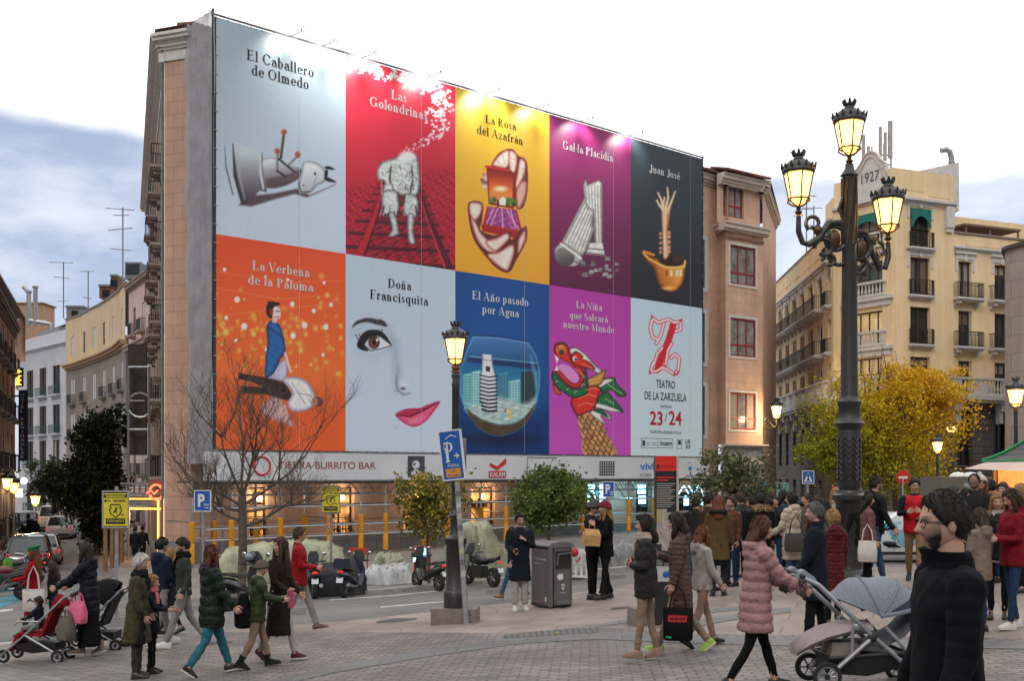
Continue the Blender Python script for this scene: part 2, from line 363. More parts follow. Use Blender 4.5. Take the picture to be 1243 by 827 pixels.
# ------------------------------------------------------------------ building materials
FB=FR((-13.3,50),(-13.3+1.1356*22.65,72.65));BW=FB.w;BT,BM_,BB=20.52,10.74,1.04
PX_=(FB.u.x,FB.u.y)
m_pink=M_brick('peach_render',(.60,.40,.295),(.66,.44,.325),(.46,.30,.215),1.35,.62,.012,rough=.85,var=.16,bump=.3,vscale=.5,vert=PX_)
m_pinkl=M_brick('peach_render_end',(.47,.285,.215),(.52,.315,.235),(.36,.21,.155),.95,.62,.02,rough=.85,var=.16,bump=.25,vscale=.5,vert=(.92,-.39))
m_plinth=M_brick('grey_plinth',(.22,.215,.21),(.26,.255,.25),(.1,.1,.1),1.6,.7,.012,var=.2,vert=PX_)
m_white=M('white_trim',(.62,.60,.57),.7,.12,2,.1,30)
m_cream=M('cream_trim',(.58,.50,.42),.75,.12,2)
m_redw=M('red_window_wood',(.30,.035,.03),.45,.2,6)
m_brownw=M('brown_wood',(.085,.045,.032),.5,.25,5)
m_iron=M('black_iron',(.02,.02,.022),.5,.3,8,spec=.4)
m_glass=M('dark_glass',(.03,.038,.042),.07,.4,.6,spec=.7)
m_glass2=M('curtained_glass',(.22,.235,.23),.12,.5,1.4,spec=.6)
m_gdark=M('black_glass',(.012,.012,.014),.1,.2,1,spec=.5)
m_lit=M('lit_window',(.4,.25,.1),.4,.5,1.2,emit=(1,.55,.18),es=.55)
m_shop=M('lit_shop',(.4,.25,.1),.3,.7,1.6,emit=(1,.42,.1),es=.55)
def shade_node(m,lo,hi,sc_):
 t=m.node_tree;b=t.nodes['Principled BSDF'];co=t.nodes.new('ShaderNodeTexCoord');no=t.nodes.new('ShaderNodeTexNoise');no.inputs['Scale'].default_value=sc_;no.inputs['Detail'].default_value=3;r=t.nodes.new('ShaderNodeMapRange');r.inputs[1].default_value=.38;r.inputs[2].default_value=.66;r.inputs[3].default_value=lo;r.inputs[4].default_value=hi;t.links.new(co.outputs['Object'],no.inputs['Vector']);t.links.new(no.outputs[0],r.inputs[0]);t.links.new(r.outputs[0],b.inputs['Emission Strength'])
shade_node(m_shop,.04,1.1,1.7);shade_node(m_lit,.1,.9,1.2)
m_tile=M_brick('roof_tiles',(.20,.085,.055),(.28,.13,.085),(.07,.04,.03),.22,.3,.03,var=.3,vert=PX_)
m_steel=M('galvanised_steel',(.36,.37,.38),.42,.25,6,metal=.7)
m_dsteel=M('dull_scaffold_steel',(.22,.225,.23),.5,.3,6,metal=.55)
# ------------------------------------------------------------------ main building behind the billboard
WN=-2.6
wc=FB.P(0,0,WN);C1=(wc.x,wc.y);C0=(-16.35,52.45);CB=(-28.2,86.5)
bld=thing('apartment_building','peach rendered corner building behind the giant poster banner','building',(wc.x,wc.y,G(wc.x,wc.y)))
zt=19.9
def hole(px0,px1,py0,py1,fr=FB,n=WN):
 a0,zt_=fr.uv(px0,py0,n);a1,zb_=fr.uv(px1,py1,n);return(a0,a1,zb_,zt_)
aE,_=FB.uv(872,400,WN)
shop=[hole(302,325,592,664),hole(399,430,592,663),hole(489,522,592,662),hole(572,601,592,660),hole(637,686,598,655),hole(709,738,592,640),hole(772,790,592,640),hole(817,850,598,640)]
upper=[hole(838,855,y0,y1)for y0,y1 in((288,350),(378,440),(468,528))]
mb=MB();FB.wall(mb,0,aE,-3.25,zt,shop+upper,m_pink,WN,.35)
mb.build('wall',bld,smooth=0)
mb=MB();FB.fbox(mb,-.05,aE,-5,-3.25,WN-.3,WN+.06,m_plinth)
mb.build('plinth',bld,smooth=0)
mb=MB()
for z in(-2.45,-1.62,-.8,.05):FB.fbox(mb,0,aE,z,z+.02,WN-.05,WN+.012,M('groove',(.2,.12,.085),.9))
mb.build('rustication',bld,smooth=0)
for i,h in enumerate(shop):
 pm=(m_shop,m_shop,m_shop,m_shop,m_gdark,m_gdark,m_gdark,m_gdark)[i]
 w_=window(bld,FB,*h,WN,M('dark_shop_frame',(.03,.028,.027),.5),pm,2 if i!=4 else 4,h[2]+(h[3]-h[2])*.72,.09,.35,'shop_window')
 if i<4:
  g=MB()
  for k in range(9):a=h[0]+(h[1]-h[0])*(k+.5)/9;FB.fbox(g,a-.02,a+.02,h[2],h[2]+1.3,WN-.16,WN-.13,m_iron)
  for k in range(2):FB.fbox(g,h[0],h[1],h[2]+.1+k*1.1,h[2]+.14+k*1.1,WN-.165,WN-.125,m_iron)
  for k in range(4):g.ring(FB.P(h[0]+(h[1]-h[0])*(k+.5)/4,h[2]+.7,WN-.145),.22,.018,m_iron,'y',12,4)
  g.build('grille',bld,smooth=0)
  g=MB()
  for k in range(9):a=rng.uniform(h[0]+.1,h[1]-.4);z_=h[2]+rng.choice((.1,.1,.9,1.5,2.1));FB.fbox(g,a,a+rng.uniform(.12,.4),z_,z_+rng.uniform(.2,.6),WN-.31,WN-.29-.004*k,(m_iron,m_brownw,m_redw,m_gdark)[k%4])
  for z_ in(.85,1.45,2.05):FB.fbox(g,h[0]+.1,h[1]-.1,h[2]+z_,h[2]+z_+.04,WN-.285,WN-.26,m_brownw)
  g.build('shop_shelves',bld,smooth=0)
  g=MB();mid=FB.P((h[0]+h[1])/2+.2,h[3]-.55,WN-.28);g.ball(mid,.17,M('shop_lamp',(1,.8,.4),.4,0,emit=(1,.6,.2),es=7));g.build('hanging_lamp',bld)
for h in upper:
 mb=MB();
 for q in((h[0]-.3,h[1]+.3,h[3],h[3]+.3),(h[0]-.3,h[1]+.3,h[2]-.3,h[2]),(h[1],h[1]+.3,h[2],h[3]),(h[0]-.3,h[0],h[2],h[3])):FB.fbox(mb,*q,WN-.1,WN+.06,m_white)
 mb.build('window_surround',bld,smooth=0);window(bld,FB,*h,WN,m_brownw,m_glass2,2,None,.08,.15)
Bp,Cp=(14.75,76.75),(17.8,79.0);FC=FR(Bp,Cp)
q0=FB.P(aE,0,WN);FS=FR((q0.x,q0.y),Bp);FE=FR(Cp,(21.6,91))
zf=[FC.uv(905,y)[1]for y in(222,260,272,298,348,386,434,477,522,545)]
mb=MB()
aw0,_=FC.uv(886,400);aw1,_=FC.uv(917,400);bw0,_=FC.uv(875,240);bw1,_=FC.uv(902,240)
bays=[(aw0,aw1,FC.uv(900,b)[1],FC.uv(900,t)[1])for t,b in((299,346),(387,433),(477,522))]
zb=FC.uv(900,274)[1];zg=FC.uv(900,540)[1]
FC.wall(mb,0,FC.w,zg,zb,bays,m_pink,0,.18);FS.wall(mb,0,FS.w,zg,zb,[],m_pink);FE.wall(mb,0,FE.w,-5,zt,[],m_pink)
att=(max(.02,bw0+.25),bw1+.35,FC.uv(888,262)[1],FC.uv(888,221)[1])
FC.wall(mb,-.6,FC.w,zb,zt,[att],m_pink,-.25,.3)
FS.wall(mb,-.5,FS.w,zb,zt,[],m_pink,-.2)
mb.build('bay',bld,smooth=0)
for h in bays:
 window(bld,FC,*h,0,m_redw,m_glass2,3,h[2]+(h[3]-h[2])*.3,.11,.1);mb=MB()
 for q in((h[0]-.16,h[1]+.16,h[3],h[3]+.16),(h[0]-.16,h[1]+.16,h[2]-.16,h[2]),(h[1],h[1]+.16,h[2],h[3]),(h[0]-.16,h[0],h[2],h[3])):FC.fbox(mb,*q,-.05,.05,m_white)
 mb.build('window_surround',bld,smooth=0)
window(bld,FC,*att,-.25,m_redw,m_glass2,3,att[2]+(att[3]-att[2])*.35,.11,.22)
mb=MB()
for fr,a0,a1,n in((FB,-.2,aE+.2,WN),(FS,-.2,FS.w,0),(FC,-.55,FC.w+.45,0),(FE,-.4,FE.w,0)):
 fr.cornice(mb,a0,a1,zt,((.08,.16),(.18,.2),(.34,.26),(.4,.12)),m_cream,n,.3)
FC.cornice(mb,-.5,FC.w+.3,zb-.55,((.3,.15),(.45,.3),(.55,.12)),m_cream,0,.2)
FS.cornice(mb,-.3,FS.w+.1,zb-.55,((.25,.15),(.38,.3),(.45,.12)),m_cream,0,.2)
FC.cornice(mb,-.05,FC.w+.02,zb-1.05,((.10,.1),(.16,.08)),M('bay_capping',(.34,.2,.135),.8),0,.05)
FC.cornice(mb,-.3,FC.w+.2,zg-.18,((.3,.1),(.42,.12)),m_cream,0,.2)
mb.build('cornice',bld,smooth=0)
mb=MB();FC.wall(mb,-.5,FC.w,-5,zg,[],M('white_shop_fascia',(.45,.44,.43),.6),0);FC.fbox(mb,-.4,FC.w,-5,.6,-.1,.02,m_plinth);mb.build('shop_front',bld,smooth=0)
FCh=FR(C0,C1);FL=FR(CB,C0)
mb=MB()
pts=[FB.P(0,0,WN),FB.P(aE,0,WN),Vector((14.75,76.75,0)),Vector((17.8,79,0)),Vector((21.6,91,0)),Vector((0,110,0)),Vector((-28.2,86.5,0)),Vector((-16.35,52.45,0))]
cen=sum(pts,Vector())/len(pts)
o_=[p+(p-cen).normalized()*.6 for p in pts];i_=[cen+(p-cen)*.55 for p in pts]
for k in range(len(pts)):
 a,b=k,(k+1)%len(pts);mb.poly([Vector((o_[a].x,o_[a].y,zt+.84)),Vector((o_[b].x,o_[b].y,zt+.84)),Vector((i_[b].x,i_[b].y,zt+2.2)),Vector((i_[a].x,i_[a].y,zt+2.2))],m_tile)
mb.build('roof',bld,smooth=0)
mb=MB()
for fr,a0,a1,n in((FB,-.2,aE+.5,WN),(FC,-.5,FC.w+.5,0)):
 k=int((a1-a0)/.24)
 for i in range(k):mb.tube([fr.P(a0+i*.24,zt+.87,n+.72),fr.P(a0+i*.24,zt+1.3,n-.9)],.085,m_tile,5)
mb.build('roof_tile_row',bld)
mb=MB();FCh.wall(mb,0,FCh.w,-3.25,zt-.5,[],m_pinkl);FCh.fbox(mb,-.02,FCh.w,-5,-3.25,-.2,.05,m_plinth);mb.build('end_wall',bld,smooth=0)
mb=MB();FCh.cornice(mb,-.35,FCh.w+.2,zt-.5,((.06,.5),(.16,.12),(.26,.25),(.5,.16),(.6,.14)),m_white,0,.3)
FL.cornice(mb,0,FL.w+.1,zt-.5,((.06,.5),(.2,.12),(.35,.25),(.6,.16),(.7,.14)),m_white,0,.3);mb.build('cornice',bld,smooth=0)
mb=MB();hs=[]
for k in range(6):
 a=FL.w-2.2-k*5.6
 for z in(-.2,3.6,7.4,11.2,15.0):hs.append((a-1.1,a,z,z+2.6))
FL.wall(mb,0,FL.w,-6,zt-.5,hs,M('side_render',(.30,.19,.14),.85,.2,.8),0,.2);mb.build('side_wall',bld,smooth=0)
for i,h in enumerate(hs):
 if h[0]<FL.w-22:continue
 window(bld,FL,*h,0,m_brownw,m_glass,2,None,.08,.15)
 balcony(bld,FL,h[0]-.35,h[1]+.35,h[2],.6,M('stone_balcony',(.32,.27,.24),.8),m_iron,1.05,10,corb=(h[0]-.1,h[1]+.1))
mb=MB();FL.fbox(mb,FL.w-.35,FL.w,-3,zt-.5,-.02,.05,m_white);mb.tube([FL.P(FL.w-.6,-4,.12),FL.P(FL.w-.6,zt-.4,.12)],.06,M('zinc_pipe',(.2,.2,.2),.5),6);mb.build('drainpipe',bld)
# ------------------------------------------------------------------ street on the left
def block(name,label,p0,p1,z0,z1,wm,rows,cols,aw,wh,trim,side=None,depth=10,frame=m_brownw,glass=m_glass,rail=m_iron,bal=True,shut=None,top=None,corn=((.15,.15),(.35,.25),(.45,.12)),margin=1.2):
 fr=FR(p0,p1);base=fr.P(fr.w/2,G(p0[0],p0[1]));t=thing(name,label,'building',base)
 hs=[];n=cols;st=(fr.w-2*margin)/n
 for z in rows:
  for k in range(n):a=margin+st*(k+.5);hs.append((a-aw/2,a+aw/2,z,z+wh))
 mb=MB();fr.wall(mb,0,fr.w,z0,z1,hs,wm);b0,b1=fr.P(0,0,-depth),fr.P(fr.w,0,-depth)
 for p,q in((fr.P(fr.w,0),b1),(b1,b0),(b0,fr.P(0,0))):mb.poly([Vector((p.x,p.y,z0)),Vector((q.x,q.y,z0)),Vector((q.x,q.y,z1)),Vector((p.x,p.y,z1))],wm)
 mb.poly([Vector((p.x,p.y,z1))for p in(fr.P(0,0),fr.P(fr.w,0),b1,b0)],M('flat_roof',(.2,.19,.18),.9));mb.build('wall',t,smooth=0)
 mb=MB();fr.cornice(mb,-.1,fr.w+.1,z1-sum(c[1]for c in corn)+.15,corn,trim,0,.1);mb.build('cornice',t,smooth=0)
 for i,h in enumerate(hs):
  w_=window(t,fr,*h,0,frame,glass[i%len(glass)]if isinstance(glass,tuple)else glass,2,None,.07,.18)
  if shut and i%3!=2:
   s_=MB();k=.98
   fr.fbox(s_,h[0],h[0]+aw*.42,h[2]+.02,h[3]-.02,-.1,-.06,shut);fr.fbox(s_,h[1]-aw*.42,h[1],h[2]+.02,h[3]-.02,-.1,-.06,shut);s_.build('shutter',w_,smooth=0)
  if bal:balcony(t,fr,h[0]-.18,h[1]+.18,h[2],.45,trim,rail,.95,7)
 return t,fr
t1,f1=block('town_house','ornate terracotta house with dark eaves at the left edge of the photo',(-24.9,52),(-33.6,75.2),-6,9.7,M('terracotta_render',(.30,.155,.095),.85,.25,.8),(-3.6,.2,3.4,6.4),6,1.2,2.3,M('eaves_stone',(.16,.13,.115),.8,.2,3),glass=(m_glass2,m_glass),shut=M('pale_shutter',(.36,.36,.38),.6),corn=((.08,.2),(.15,.25),(.28,.2),(.34,.15)))
ph=thing('rooftop_penthouse','white rooftop storey with a red tiled roof above the terracotta house','building',(-34.5,76,9.7))
mb=MB();fp=FR((-30.6,66),(-35.6,80));fp.wall(mb,-6,fp.w,9.0,11.3,[],M('grey_white_render',(.42,.41,.40),.8));fq=FR((-35,80),(-39,83));fq.wall(mb,0,4,8,11.2,[],M('orange_render',(.44,.28,.18),.85));mb.build('wall',ph,smooth=0)
mb=MB();mb.poly([fp.P(-6,11.3,.5),fp.P(fp.w+.3,11.3,.5),fp.P(fp.w+.3,12.3,-2.5),fp.P(-6,12.3,-2.5)],M('red_roof',(.25,.035,.03),.8,.3,6));fp.fbox(mb,-6,fp.w+.3,11.15,11.3,-.1,.5,m_dsteel);mb.build('roof',ph,smooth=0)
pb=thing('flue_block','orange rendered roof block carrying two steel flues behind the terracotta house','building',at(38,155,420))
a_,b_=at(19,155,420),at(52,155,420);zc=at(38,155,369).z
mb=MB();mb.box(((a_.x+b_.x)/2,157,zc-6),(b_.x-a_.x,4,12),M('orange_render',(.44,.28,.18),.85));mb.box(((a_.x+b_.x)/2,157,zc+.1),(b_.x-a_.x+.4,4.4,.2),M('orange_cap',(.3,.15,.08),.8));mb.build('wall',pb,smooth=0)
for px,ptop in((35,355),(43,349)):
 p=at(px,152,396);q=at(px,152,ptop);mb=MB();pts=[p,q]+([q+Vector((-.25,0,.3)),q+Vector((-.75,0,.8))]if px==35 else[q+Vector((0,0,.15))])
 mb.tube(pts,.3,m_steel,10);mb.lathe([(.3,0),(.42,.05),(.42,.25),(.3,.3)],q-Vector((0,0,.1)),m_steel,10);mb.build('flue',pb)
mb=MB();p=at(35,152,389);mb.tube([p,p+Vector((2.2,0,-.35)),p+Vector((3,0,-.5)),p+Vector((3,0,-1.6))],.3,m_steel,8);mb.build('flue',pb)
m_wr=M('cool_white_render',(.50,.51,.55),.8,.08,.4)
t2,f2=block('hotel_building','white hotel with tall dark windows and green balconies at the end of the street',(-58.3,131.5),(-47.6,119.5),-6,15.3,m_wr,(-4.4,.4,4.3,8.6),3,2.2,3.2,M('blue_white_trim',(.56,.57,.62),.8,.08),glass=m_gdark,rail=M('green_iron',(.05,.13,.12),.6),frame=m_brownw,shut=M('dark_shutter',(.05,.035,.03),.6),margin=1.7,corn=((.1,.2),(.3,.2),(.2,1.2)))
mb=MB();f2.fbox(mb,1,16,15.3,16.6,-5,-2.5,m_wr);f2.fbox(mb,1.5,9,15.4,16.5,-2.45,-1.5,M('glazed_gallery',(.25,.27,.29),.2));mb.build('roof_storey',t2,smooth=0)
mb=MB();mb.poly([f2.P(5,16.7,-2),f2.P(16,17.0,-2),f2.P(16,18.8,-7),f2.P(5,17.8,-7)],m_tile);mb.build('roof',t2,smooth=0)
tri=[(-47.4,118.2),(-44.6,114.8),(-42.2,111),(-39.9,107.6),(-37.7,104),(-35.2,99.6),(-33.0,95)]
t3=thing('curved_building','curved building with cream top storey over grey brown storeys and white shutters','building',(-40,108,-4.7))
m_gb=M_brick('grey_brown_stone',(.215,.175,.145),(.25,.205,.17),(.16,.13,.11),2.2,.5,.012,var=.15,bump=.2,vert=(.6,-.8));m_crm=M('cream_render',(.62,.47,.31),.85,.08,.4);m_shut=M('white_shutter',(.50,.50,.52),.6,.1)
mw,mt,mc=MB(),MB(),MB()
for k,(p,q)in enumerate(zip(tri,tri[1:])):
 fr=FR(p,q);c=fr.w/2;hl=[]
 for z in(-4.2,-.1,3.6,7.2):hl.append((c-.62,c+.62,z,z+2.55))
 fr.wall(mw,0,fr.w,-6,11.2,hl,m_gb,0,.2);hu=[(c-.5,c+.5,12.2,14.3)];fr.wall(mt,0,fr.w,11.2,16.2,hu,m_crm,.03,.2)
 fr.cornice(mc,-.02,fr.w+.02,10.8,((.15,.2),(.4,.25),(.6,.14)),M('tan_cornice',(.44,.29,.17),.8),0,.1);fr.cornice(mc,-.02,fr.w+.02,16.2,((.12,.15),),M('roof_edge',(.25,.22,.2),.8),.03,.2)
 for h in hl+hu:
  up=h in hu;w_=window(t3,fr,*h,.03 if up else 0,m_brownw,m_glass2 if k%3==1 else m_glass,2,None,.07,.15);s_=MB()
  if not(up and k in(1,3)):
   for e in(0,1):b=h[0]if e==0 else h[1]-.5;fr.fbox(s_,b,b+.5,h[2]+.03,h[3]-.03,-.06,-.02,m_shut)
   s_.build('shutter',w_,smooth=0)
  if not up and k%5!=2:balcony(t3,fr,h[0]-.2,h[1]+.2,h[2],.4,m_gb,m_iron,.95,6)
mw.build('wall',t3,smooth=0);mt.build('top_storey',t3,smooth=0);mc.build('cornice',t3,smooth=0)
mb=MB();mb.poly([Vector((x,y,16.3))for x,y in tri]+[Vector((-26,108,16.3)),Vector((-40,128,16.3))],M('flat_roof',(.2,.19,.18),.9));mb.build('roof',t3,smooth=0)
for px,D,y0,y1,wpx in((95,122,375,388,20),(133,110,350,364,16),(143,106,338,352,8)):
 h=thing('roof_hut',{95:'grey dormer with railing on the curved building roof',133:'brick stair hut on the curved building roof',143:'dark tank box on the curved building roof'}[px],'roof hut',at(px,D,y1));mb=MB();c=at(px,D,(y0+y1)/2);s=D/F
 mb.box(c,(wpx*s,2,(y1-y0)*s),M('hut_grey' if px==95 else 'hut_brick',(.2,.21,.22)if px==95 else(.17,.09,.06),.8));mb.box(c+Vector((0,0,(y1-y0)*s/2+.1)),(wpx*s*1.1,2.3,.2),m_dsteel);mb.build('hut_wall',h,smooth=0)
 mb=MB();mb.box(c+Vector((0,-1.02,-.1)),(.7,.05,(y1-y0)*s*.6),m_gdark);mb.build('door',h,smooth=0)
t4,f4=block('pink_building','narrow pale pink building between the curved building and the scaffold',(-32.6,94.6),(-28.4,87.2),-6,15.7,M('pale_pink_render',(.60,.45,.42),.85,.08),(-4,-.2,3.4,7.2,11.4),2,1.0,2.3,M('pink_stone',(.34,.25,.22),.8),shut=m_shut,bal=True,margin=.6)
mb=MB();f4.cornice(mb,-.2,f4.w,10.0,((.2,.2),(.5,.3),(.6,.15)),M('pink_stone',(.34,.25,.22),.8));mb.build('cornice',t4,smooth=0)
gh=thing('glazed_roof_room','grey glazed room on top of the pale pink building','roof hut',at(166,92,340));mb=MB();p=at(166,93,331);mb.box(p,(1.3,2,1.4),M('hut_grey',(.2,.21,.22),.8));mb.box(p+Vector((0,-1.01,.1)),(1.1,.04,.9),m_glass);mb.build('room',gh,smooth=0)
def antenna(px,D,y0,y1,label,arms):
 b,t=at(px,D,y0),at(px,D,y1);o=thing('roof_antenna',label,'antenna',b);mb=MB();mb.tube([b,t],.07,m_dsteel,5);mb.build('mast',o);H=t.z-b.z
 mb=MB()
 for f,L,tilt in arms:
  c=b+(t-b)*f;mb.tube([c-Vector((L*.7,0,-tilt)),c+Vector((L*.5,0,-tilt))],.04,m_dsteel,4)
  for i in range(6):q=c+Vector((L*(-.65+i*.2),0,-tilt*(-1.1+i*.4)*.6));mb.tube([q+Vector((0,-.5,-.1)),q+Vector((0,.5,.1))],.022,m_dsteel,4)
 mb.build('aerial',o);return o
antenna(149,105,345,252,'tall television antenna with several aerials beside the peach corner building',((.98,2.2,.1),(.72,1.9,-.1),(.45,1.6,.1),(.9,1.2,0)))
antenna(77,125,386,318,'television antenna with a long aerial above the white hotel',((.99,2.2,.05),(.72,1.5,.1),(.3,.8,0)))
antenna(107,120,376,329,'thin television antenna over the curved building',((.99,1.2,0),(.3,.7,.1)))
antenna(979,112,330,235,'tall thin television antenna beside the triple lantern',((.98,2.0,.1),(.8,1.5,0)))
antenna(988,116,330,250,'shorter television antenna beside the yellow building',((.97,1.8,0),(.7,1.2,.1)))
hs_=thing('hotel_sign','tall dark blue vertical hotel sign on the terracotta house','sign',at(27,70,516));fh=FR((at(22.5,70).x,70),(at(32,69.6).x,69.6));z0,z1=at(27,70,560).z,at(27,70,474).z
mb=MB();fh.fbox(mb,0,fh.w,z0,z1,-.12,0,M('navy_panel',(.02,.03,.06),.4));mb.build('panel',hs_,smooth=0)
mb=MB();st='HOTEL PENINSULAR';dz=(z1-z0-.3)/len(st)
for i,ch in enumerate(st):
 if ch!=' ':sans(mb,ch,fh.P,fh.w*(.3 if ch!='I' else .44),fh.w*(.72 if ch!='I' else .56),z1-.15-dz*(i+.85),z1-.15-dz*(i+.15),.01,M('sign_letters',(.8,.8,.75),.5,0))
mb.build('lettering',hs_,smooth=0)
bk=MB();fh.fbox(bk,-.8,0,z1-.4,z1-.3,-.1,-.05,m_iron);fh.fbox(bk,-.8,0,z0+.3,z0+.4,-.1,-.05,m_iron);bk.build('bracket',hs_,smooth=0)
gsn=thing('neon_sign','small glowing golden hotel sign above the vertical hotel sign','sign',at(22,72,455));mb=MB();fg=FR((at(19,72).x,72),(at(27,71.7).x,71.7));za,zb_=at(22,72,470).z,at(22,72,447).z
fg.fbox(mb,0,fg.w,za,zb_,-.1,0,m_iron);
for i in range(3):fg.fbox(mb,.06+i*.13,.12+i*.13,za+.1,zb_-.1,.01,.03,M('gold_neon',(1,.6,.1),.5,0,emit=(1,.5,.08),es=2.2))
for i in range(4):fg.fbox(mb,.05,fg.w-.04,za+.1+i*.28,za+.17+i*.28,.032,.05,M('gold_neon'))
mb.build('panel',gsn,smooth=0)
# ------------------------------------------------------------------ yellow corner building on the right
E0,E1,E2,E3=(22.95,79.33),(25.75,75.0),(30.64,77.08),(54,87.0);EL=(24.75,109)
yb=thing('yellow_building','yellow corner building with white trim and the date 1927 on its crest','building',(26,78,G(26,78)))
m_yel=M('yellow_render',(.86,.66,.40),.85,.07,.3,.1,25);m_dst=M_brick('dark_rusticated_stone',(.10,.087,.078),(.13,.112,.098),(.04,.035,.03),1.5,.5,.03,var=.2,bump=.8,vert=(.92,.39))
m_cgl=M('tall_dark_window',(.028,.035,.035),.12,.5,1.2,spec=.5)
FYL,FYC,FYR=FR(EL,E0),FR(E0,E1),FR(E1,E2);FYB=FR(E2,E3)
TOP,PAR,BZ0,BZ1=20.6,17.5,5.35,6.6
wl,ww=MB(),MB()
n=7;st=23.0/n;hl=[]
for k in range(n):
 a=FYL.w-3.0-st*(k+.5)
 for z,h_ in((12.1,2.5),(8.7,2.45),(5.5,2.3)):hl.append((a-.85,a+.85,z,z+h_))
nar=FYL.w-1.35
for z,h_ in((15.3,2.4),(12.1,2.5),(8.7,2.45),(5.6,2.3)):hl.append((nar-.5,nar+.5,z,z+h_))
FYL.wall(wl,0,FYL.w-2.7,BZ0,PAR,[h for h in hl if h[1]<FYL.w-2.7],m_yel);FYL.wall(wl,FYL.w-2.7,FYL.w,BZ0,TOP-.9,[h for h in hl if h[0]>FYL.w-2.7],m_yel)
cw=FYC.w;hc=[(1.45,cw-.75,z,z+2.3)for z in(15.6,12.2,8.8)]+[(1.45,cw-.75,6.7,7.9)]
FYC.wall(wl,0,cw,BZ0,TOP,hc,m_yel)
ta0=FYR.uv(1105,300)[0];ta1=FYR.uv(1129,300)[0];hr=[(ta0,ta1,z,z+h_)for z,h_ in((15.35,2.7),(12.1,2.6),(8.75,2.55),(5.6,2.3))]
FYR.wall(wl,0,FYR.w,BZ0,TOP,hr,m_yel)
bx=[FYB.uv(px,400)[0]for px in(1165,1181,1209,1224)];hb=[]
for k in(0,1,2,3):
 a=bx[0]+(bx[2]-bx[0])*k
 for z,h_ in((12.15,2.6),(8.75,2.55),(5.5,2.3)):hb.append((a,a+(bx[1]-bx[0]),z,z+h_))
FYB.wall(wl,0,FYB.w,BZ0,PAR-.8,hb,m_yel,-.12)
p,q=FYR.P(FYR.w,0),FYR.P(FYR.w,0,-5);wl.poly([Vector((p.x,p.y,PAR-2)),Vector((q.x,q.y,PAR-2)),Vector((q.x,q.y,TOP)),Vector((p.x,p.y,TOP))],m_yel)
FYB.wall(wl,-1,FYB.w,PAR-1,19.9,[],m_yel,-7)
p,q=FYL.P(FYL.w-2.7,0),FYL.P(FYL.w-2.7,0,-5);wl.poly([Vector((p.x,p.y,PAR-1)),Vector((q.x,q.y,PAR-1)),Vector((q.x,q.y,TOP-.9)),Vector((p.x,p.y,TOP-.9))],m_yel)
FYL.wall(wl,-14,3,BZ0,19.6,[],m_yel,-4.5)
wl.build('wall',yb,smooth=0)
mb=MB();mb.poly([Vector((*c,PAR-.85))for c in(EL,E0,E1,E2,E3,(60,100),(40,118))],M('terrace_tiles',(.25,.18,.14),.9));mb.build('roof',yb,smooth=0)
lo=MB();hd=[]
for k in range(n):a=FYL.w-3.0-st*(k+.5);hd+=[(a-.65,a+.65,.6,4.0),(a-.65,a+.65,-3.6,-.6)]
FYL.wall(lo,0,FYL.w,-5,BZ0,hd,m_dst,0,.4);hd2=[(1.3,cw-1.0,.6,4.2),(1.3,cw-1.0,-3.9,-.8)];FYC.wall(lo,0,cw,-5,BZ0,hd2,m_dst,0,.4)
hd3=[(ta0,ta1,.6,4.2),(ta0-.3,ta1+.3,-3.9,-.8)];FYR.wall(lo,0,FYR.w,-5,BZ0,hd3,m_dst,0,.4)
hd4=[(bx[0]+(bx[2]-bx[0])*k-.1,bx[1]+(bx[2]-bx[0])*k+.1,.5,4.3)for k in range(4)]+[(bx[0]-.8+3.4*k,bx[1]+.9+3.4*k,-3.9,-.7)for k in range(4)]
FYB.wall(lo,0,FYB.w,-5,BZ0,hd4,m_dst,-.12,.4);lo.build('stone_base',yb,smooth=0)
for fr,hs,nn in((FYL,hl,0),(FYC,hc,0),(FYR,hr,0),(FYB,hb,-.12)):
 for i,h in enumerate(hs):
  wide=fr is FYC;lit_=(wide and i in(2,3));gm=M('lit_room',(.45,.33,.17),.3,.6,1.5,emit=(1,.72,.36),es=.22)if lit_ else(m_cgl if not wide else M('curtain_green',(.10,.13,.125),.1,.6,1.2))
  window(yb,fr,*h,nn,m_brownw,gm,4 if wide else 2,None,.1 if wide else .12,.3)
for fr,hs,nn in((FYL,hd,0),(FYC,hd2,0),(FYR,hd3,0),(FYB,hd4,-.12)):
 for h in hs:window(yb,fr,*h,nn,M('near_black_wood',(.025,.02,.018),.5),m_gdark,2,None,.1,.38)
mb=MB()
def lintel(fr,h,nn):
 a0,a1=h[0]-.28,h[1]+.28;fr.fbox(mb,a0,a1,h[3]+.12,h[3]+.5,nn,nn+.07,m_white);fr.fbox(mb,a0-.12,a1+.12,h[3]+.5,h[3]+.64,nn,nn+.2,m_white)
 for a in(a0,a1-.2):fr.fbox(mb,a,a+.2,h[3]-.7,h[3]+.118,nn,nn+.06,m_white)
 c=(h[0]+h[1])/2;fr.fbox(mb,c-.14,c+.14,h[3]+.02,h[3]+.497,nn+.072,nn+.12,m_white)
for h in hl:
 if h[2]>12:lintel(FYL,h,0)
for h in hr:
 if h[2]>12:lintel(FYR,h,0)
for h in hb:
 if h[2]>12:lintel(FYB,h,-.12)
FYL.cornice(mb,0,FYL.w-2.7,15.2,((.12,.12),(.28,.14)),m_white);FYB.cornice(mb,0,FYB.w,15.5,((.1,.12),(.25,.14)),m_white,-.12);FYR.cornice(mb,0,FYR.w+.1,18.35,((.12,.14),(.35,.18)),m_white);FYC.cornice(mb,0,cw,18.5,((.12,.14),(.3,.18)),m_white)
for a in(FYR.w-.55,):FYR.fbox(mb,a-.35,a+.35,16.9,18.35,0,.3,m_white);FYR.fbox(mb,a-.28,a+.28,16.6,16.9,0,.22,m_white)
